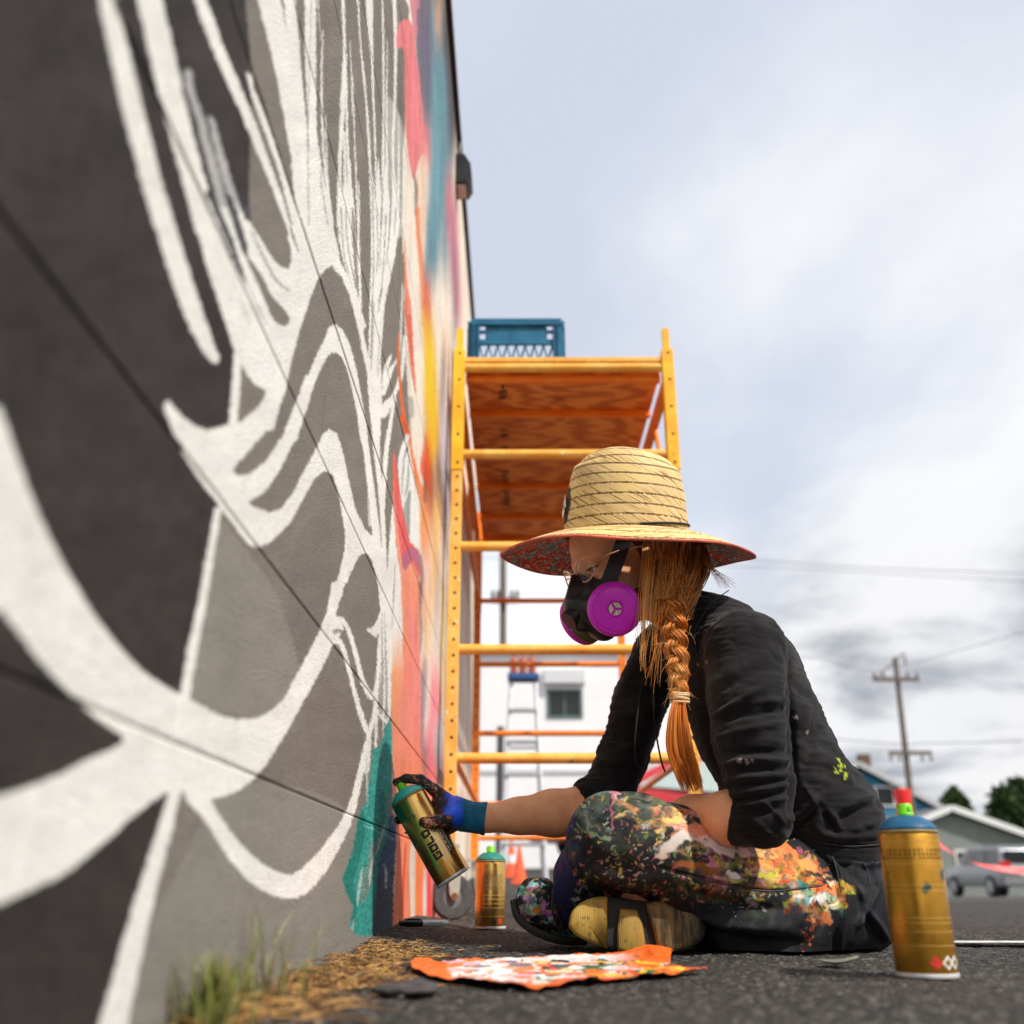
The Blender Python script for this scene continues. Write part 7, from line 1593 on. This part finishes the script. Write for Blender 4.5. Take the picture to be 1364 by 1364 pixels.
for i in range(len(pg)):
    a_, b__ = pg[i], pg[(i + 1) % len(pg)]; d_ = b__ - a_; tt_ = np.clip(((gx_ - a_[0]) * d_[0] + (gy_ - a_[1]) * d_[1]) / (d_ @ d_), 0, 1); ed = np.minimum(ed, np.hypot(gx_ - a_[0] - tt_ * d_[0], gy_ - a_[1] - tt_ * d_[1]))
r1_ = np.abs(vn3(P3, 26, 51) - .5) * 2; r2_ = np.abs(vn3(P3, 60, 52) - .5) * 2
Zs = .0028 + .0030 * (1 - r1_) ** 2 * sm(0, .02, ed) + .0022 * (1 - r2_) ** 2 + .004 * np.exp(-(ed / .012) ** 2) * sm(.35, .6, vn3(P3, 20, 53))
fl = np.hypot((gx_ - atz(875, 1282, 0).x) / .035, (gy_ - atz(875, 1280, 0).y) / .10); Zs += .012 * np.exp(-fl ** 2)
idx = np.arange(nx_ * ny_).reshape(nx_, ny_); qq = np.stack([idx[:-1, :-1], idx[1:, :-1], idx[1:, 1:], idx[:-1, 1:]], -1).reshape(-1, 4); keep = ins[:-1, :-1] & ins[1:, :-1] & ins[1:, 1:] & ins[:-1, 1:]; qq = qq[keep.ravel()]
V = np.stack([gx_, gy_, Zs], -1).reshape(-1, 3); used = np.unique(qq); mp_ = np.full(len(V), -1); mp_[used] = np.arange(len(used)); V = V[used]; qq = mp_[qq]
px, py, _ = proj(V); cc = np.zeros((len(V), 3)); cc[:] = lin(240, 108, 40); wn = (vn3(V, 60, 54) - .5) * 16
inner = sm(.012, .022, ed.reshape(-1)[used] + wn * .0006) * sm(592, 612, px) * sm(860, 800, px); cc = cc * (1 - inner[:, None]) + inner[:, None] * np.array(lin(232, 226, 224))
rs = np.random.RandomState(8)
for i in range(260):
    x = 600 + 300 * rs.rand(); y = 1279 + 32 * rs.rand(); pal = [(244, 120, 50), (240, 80, 50), (30, 110, 70), (60, 90, 110), (240, 200, 60), (240, 236, 230), (250, 160, 60), (246, 120, 60), (24, 40, 60)] if x > 700 else [(240, 236, 232), (246, 150, 110), (240, 120, 70), (240, 96, 50), (236, 180, 190), (244, 130, 80), (120, 120, 130)]
    if y > 1300 and rs.rand() < .6: continue
    rx, ry = 2 + 20 * rs.rand() ** 1.6, .7 + 1.9 * rs.rand(); d_ = np.hypot((px + wn * .4 - x) / rx, (py + wn * .1 - y) / ry) < 1; cc[d_] = lin(*pal[rs.randint(len(pal))])
t = NT('painted_plastic_sheet'); t.bump(t.noise(120, 4), .3, .001); M_SHEET = t.fin(t.attr(), .35, spec=.6)
o = mesh_obj('plastic_sheet', V, qq, M_SHEET, smooth=True, col=cc.astype(np.float32)); tag(o, 'crumpled orange and white plastic sheet smeared with paint on the asphalt before the woman', 'sheet')
md = o.modifiers.new('thickness', 'SOLIDIFY'); md.thickness = .0008
# --- dried leaf, dark flat stone, twig
def curl(name, c0, ln, wd, rot, mat, label, cat, lift=.010):
    V = []; Fs = []; n_ = 9
    for i in range(n_):
        u = i / (n_ - 1); w_ = wd * math.sin(math.pi * min(.97, u * .9 + .06)) ** .7
        for j in range(5):
            v_ = j / 4 - .5; x = (u - .5) * ln; y = v_ * w_; z = .002 + lift * (u - .4) ** 2 * 2.4 + .016 * v_ * v_ * (w_ / wd); V.append((c0.x + x * math.cos(rot) - y * math.sin(rot), c0.y + x * math.sin(rot) + y * math.cos(rot), z))
        if i:
            for j in range(4): a = (i - 1) * 5 + j; Fs.append((a, a + 1, a + 6, a + 5))
    o = mesh_obj(name, V, Fs, mat, smooth=True); o.modifiers.new('thickness', 'SOLIDIFY').thickness = .0006; return tag(o, label, cat)
curl('dry_leaf', atz(1118, 1287, 0), .048, .05, -.25, simple('dry_leaf_grey', (.22, .23, .17), .8, var=.35), 'curled grey green dry leaf on the asphalt left of the foreground can', 'leaf')
curl('dry_leaf', atz(885, 1272, 0) + Vector((0, 0, .014)), .03, .025, .3, simple('pale_flake', lin(220, 226, 170), .6), 'small pale yellow flake on the raised corner of the orange sheet', 'flake', .004)
V, F = [], []
ss = SDF((-.05, -.05, -.02), (.05, .05, .03), .002); ss.ell((0, 0, 0), (.032, .022, .006), None, 0).ell((.012, .004, .002), (.016, .012, .006), None, .006); V, F = ss.mesh(); V += vnormals(V, F) * ((vn3(V, 90, 3) - .5) * .005)[:, None]; cst = atz(541, 1324, 0); V += np.array([cst.x, cst.y, .004]); o = mesh_obj('flat_stone', V, F, simple('dark_stone', (.055, .05, .05), .8, scale=80, var=.3), smooth=True); tag(o, 'flat dark grey stone lying on the asphalt below the left end of the orange sheet', 'stone')
# --- dry pine needles and straw drifted along the foot of the wall
t = NT('dry_straw'); c = t.mix(t.rng(t.noise(40, 2), .35, .65), lin(92, 54, 26), lin(206, 158, 92)); M_NEEDLE = t.fin(c, .7)
def needles(n_, yfun, seed, name, spread, rmax=.0009, lmax=.07, mat=None, hz=.018):
    r_ = np.random.RandomState(seed); V = []; Fs = []
    for i in range(n_):
        Y, X = yfun(r_); a = r_.normal() * .9 + (1.57 if r_.rand() < .45 else 0); l = .012 + lmax * r_.rand() ** 1.6; z = .002 + hz * r_.rand() ** 2.5 * max(.1, 1 - (X - WALL_X) / .16); tl_ = r_.normal() * .10; c_ = r_.normal() * .25
        P = [Vector((X + math.cos(a + c_ * k) * l * (k - .5), Y + math.sin(a + c_ * k) * l * (k - .5), max(.0012, z + tl_ * l * (k - .5) - .004 * (2 * k - 1) ** 2))) for k in (0, .5, 1)]
        for p in P: p.x = max(p.x, WALL_X + .002)
        m_ = MB().tube(P, [.0004 + rmax * .5, rmax * (.5 + .5 * r_.rand()), .0002], 3, cap=False); o_ = len(V); V += m_.v; Fs += [tuple(q_ + o_ for q_ in f_) for f_ in m_.f]
    o = mesh_obj(name, V, np.array(Fs), mat or M_NEEDLE); o['kind'] = 'stuff'; return o
CL_ = [(.8 + .09 * i + .04 * math.sin(i * 3.1), .02 + .05 * ((i * 37) % 10) / 10) for i in range(14)]
needles(640, lambda r_: (lambda c_: (c_[0] + .035 * r_.normal(), WALL_X + .004 + abs(c_[1] + .035 * r_.normal())))(CL_[r_.randint(len(CL_))]), 3, 'dry_pine_needles', .05)
needles(420, lambda r_: ([1.12, 1.3, 1.52, 1.68][r_.randint(4)] + .05 * r_.normal(), WALL_X + .01 + abs(r_.normal()) * .055), 9, 'straw_litter', .05, .0011, .06)
needles(420, lambda r_: (1.5 + 2.6 * r_.rand(), WALL_X + .003 + abs(r_.normal()) * .03), 4, 'dry_pine_needles', .05, .0008, .03, hz=.008)
M_SOIL = simple('dark_litter', (.05, .032, .018), .95, var=.5, scale=50)
v, f = [], []
for i in range(2600): Y = .65 + 2.6 * random.random(); rock(v, f, (WALL_X + .004 + abs(random.gauss(0, .03)), Y, .001), .0012 + .0032 * random.random() ** 2, i)
mesh_obj('soil_crumbs', v, f, M_SOIL)['kind'] = 'stuff'
# --- grass tufts by the wall, close to the lens
t = NT('grass_blade'); c = t.mix(t.attr(), (0, 0, 0), (0, 0, 0)); M_GRASS = t.fin(t.attr(), .55, Transmission_Weight=.0)
def tuft(cx, cy, n_, hmax, spread, seed, label, yellow=.25, lean=(0, 0)):
    r_ = np.random.RandomState(seed); V = []; Fs = []; Cc = []
    for i in range(n_):
        a = r_.rand() * 6.28; rr_ = abs(r_.normal()) * spread; x, y = max(WALL_X + .004, cx + math.cos(a) * rr_), cy + math.sin(a) * rr_; h = hmax * (.3 + .7 * r_.rand()) ** 1.3; lx, ly = r_.normal() * .22 + lean[0] + (.08 if x < WALL_X + .02 else 0), r_.normal() * .25 + lean[1]; w_ = .0006 + .0010 * r_.rand()
        dry = r_.rand() < yellow; ca = np.array((.34, .27, .10) if dry else (.22, .29, .045)) * (.5 + .9 * r_.rand()); base_ = np.array((.12, .10, .03)); wa = r_.rand() * 6.28
        for k in range(6):
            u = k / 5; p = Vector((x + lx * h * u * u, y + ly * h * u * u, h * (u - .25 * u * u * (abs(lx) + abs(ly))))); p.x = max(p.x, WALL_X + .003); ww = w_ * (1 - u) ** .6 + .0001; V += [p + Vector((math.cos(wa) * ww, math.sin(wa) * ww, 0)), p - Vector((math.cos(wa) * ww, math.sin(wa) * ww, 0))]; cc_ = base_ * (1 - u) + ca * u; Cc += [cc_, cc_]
            if k: b_ = len(V) - 4; Fs.append((b_, b_ + 1, b_ + 3, b_ + 2))
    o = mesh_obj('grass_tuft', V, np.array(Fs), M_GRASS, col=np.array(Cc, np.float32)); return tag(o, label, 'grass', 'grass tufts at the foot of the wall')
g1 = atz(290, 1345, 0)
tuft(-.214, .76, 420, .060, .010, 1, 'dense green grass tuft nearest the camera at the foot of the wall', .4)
tuft(-.215, .93, 34, .092, .022, 2, 'thin yellowing grass stalks just right of the dense green tuft', .7)
tuft(-.225, 1.12, 16, .085, .03, 3, 'few long pale grass blades leaning right along the grey wall', .7, (.9, .6))
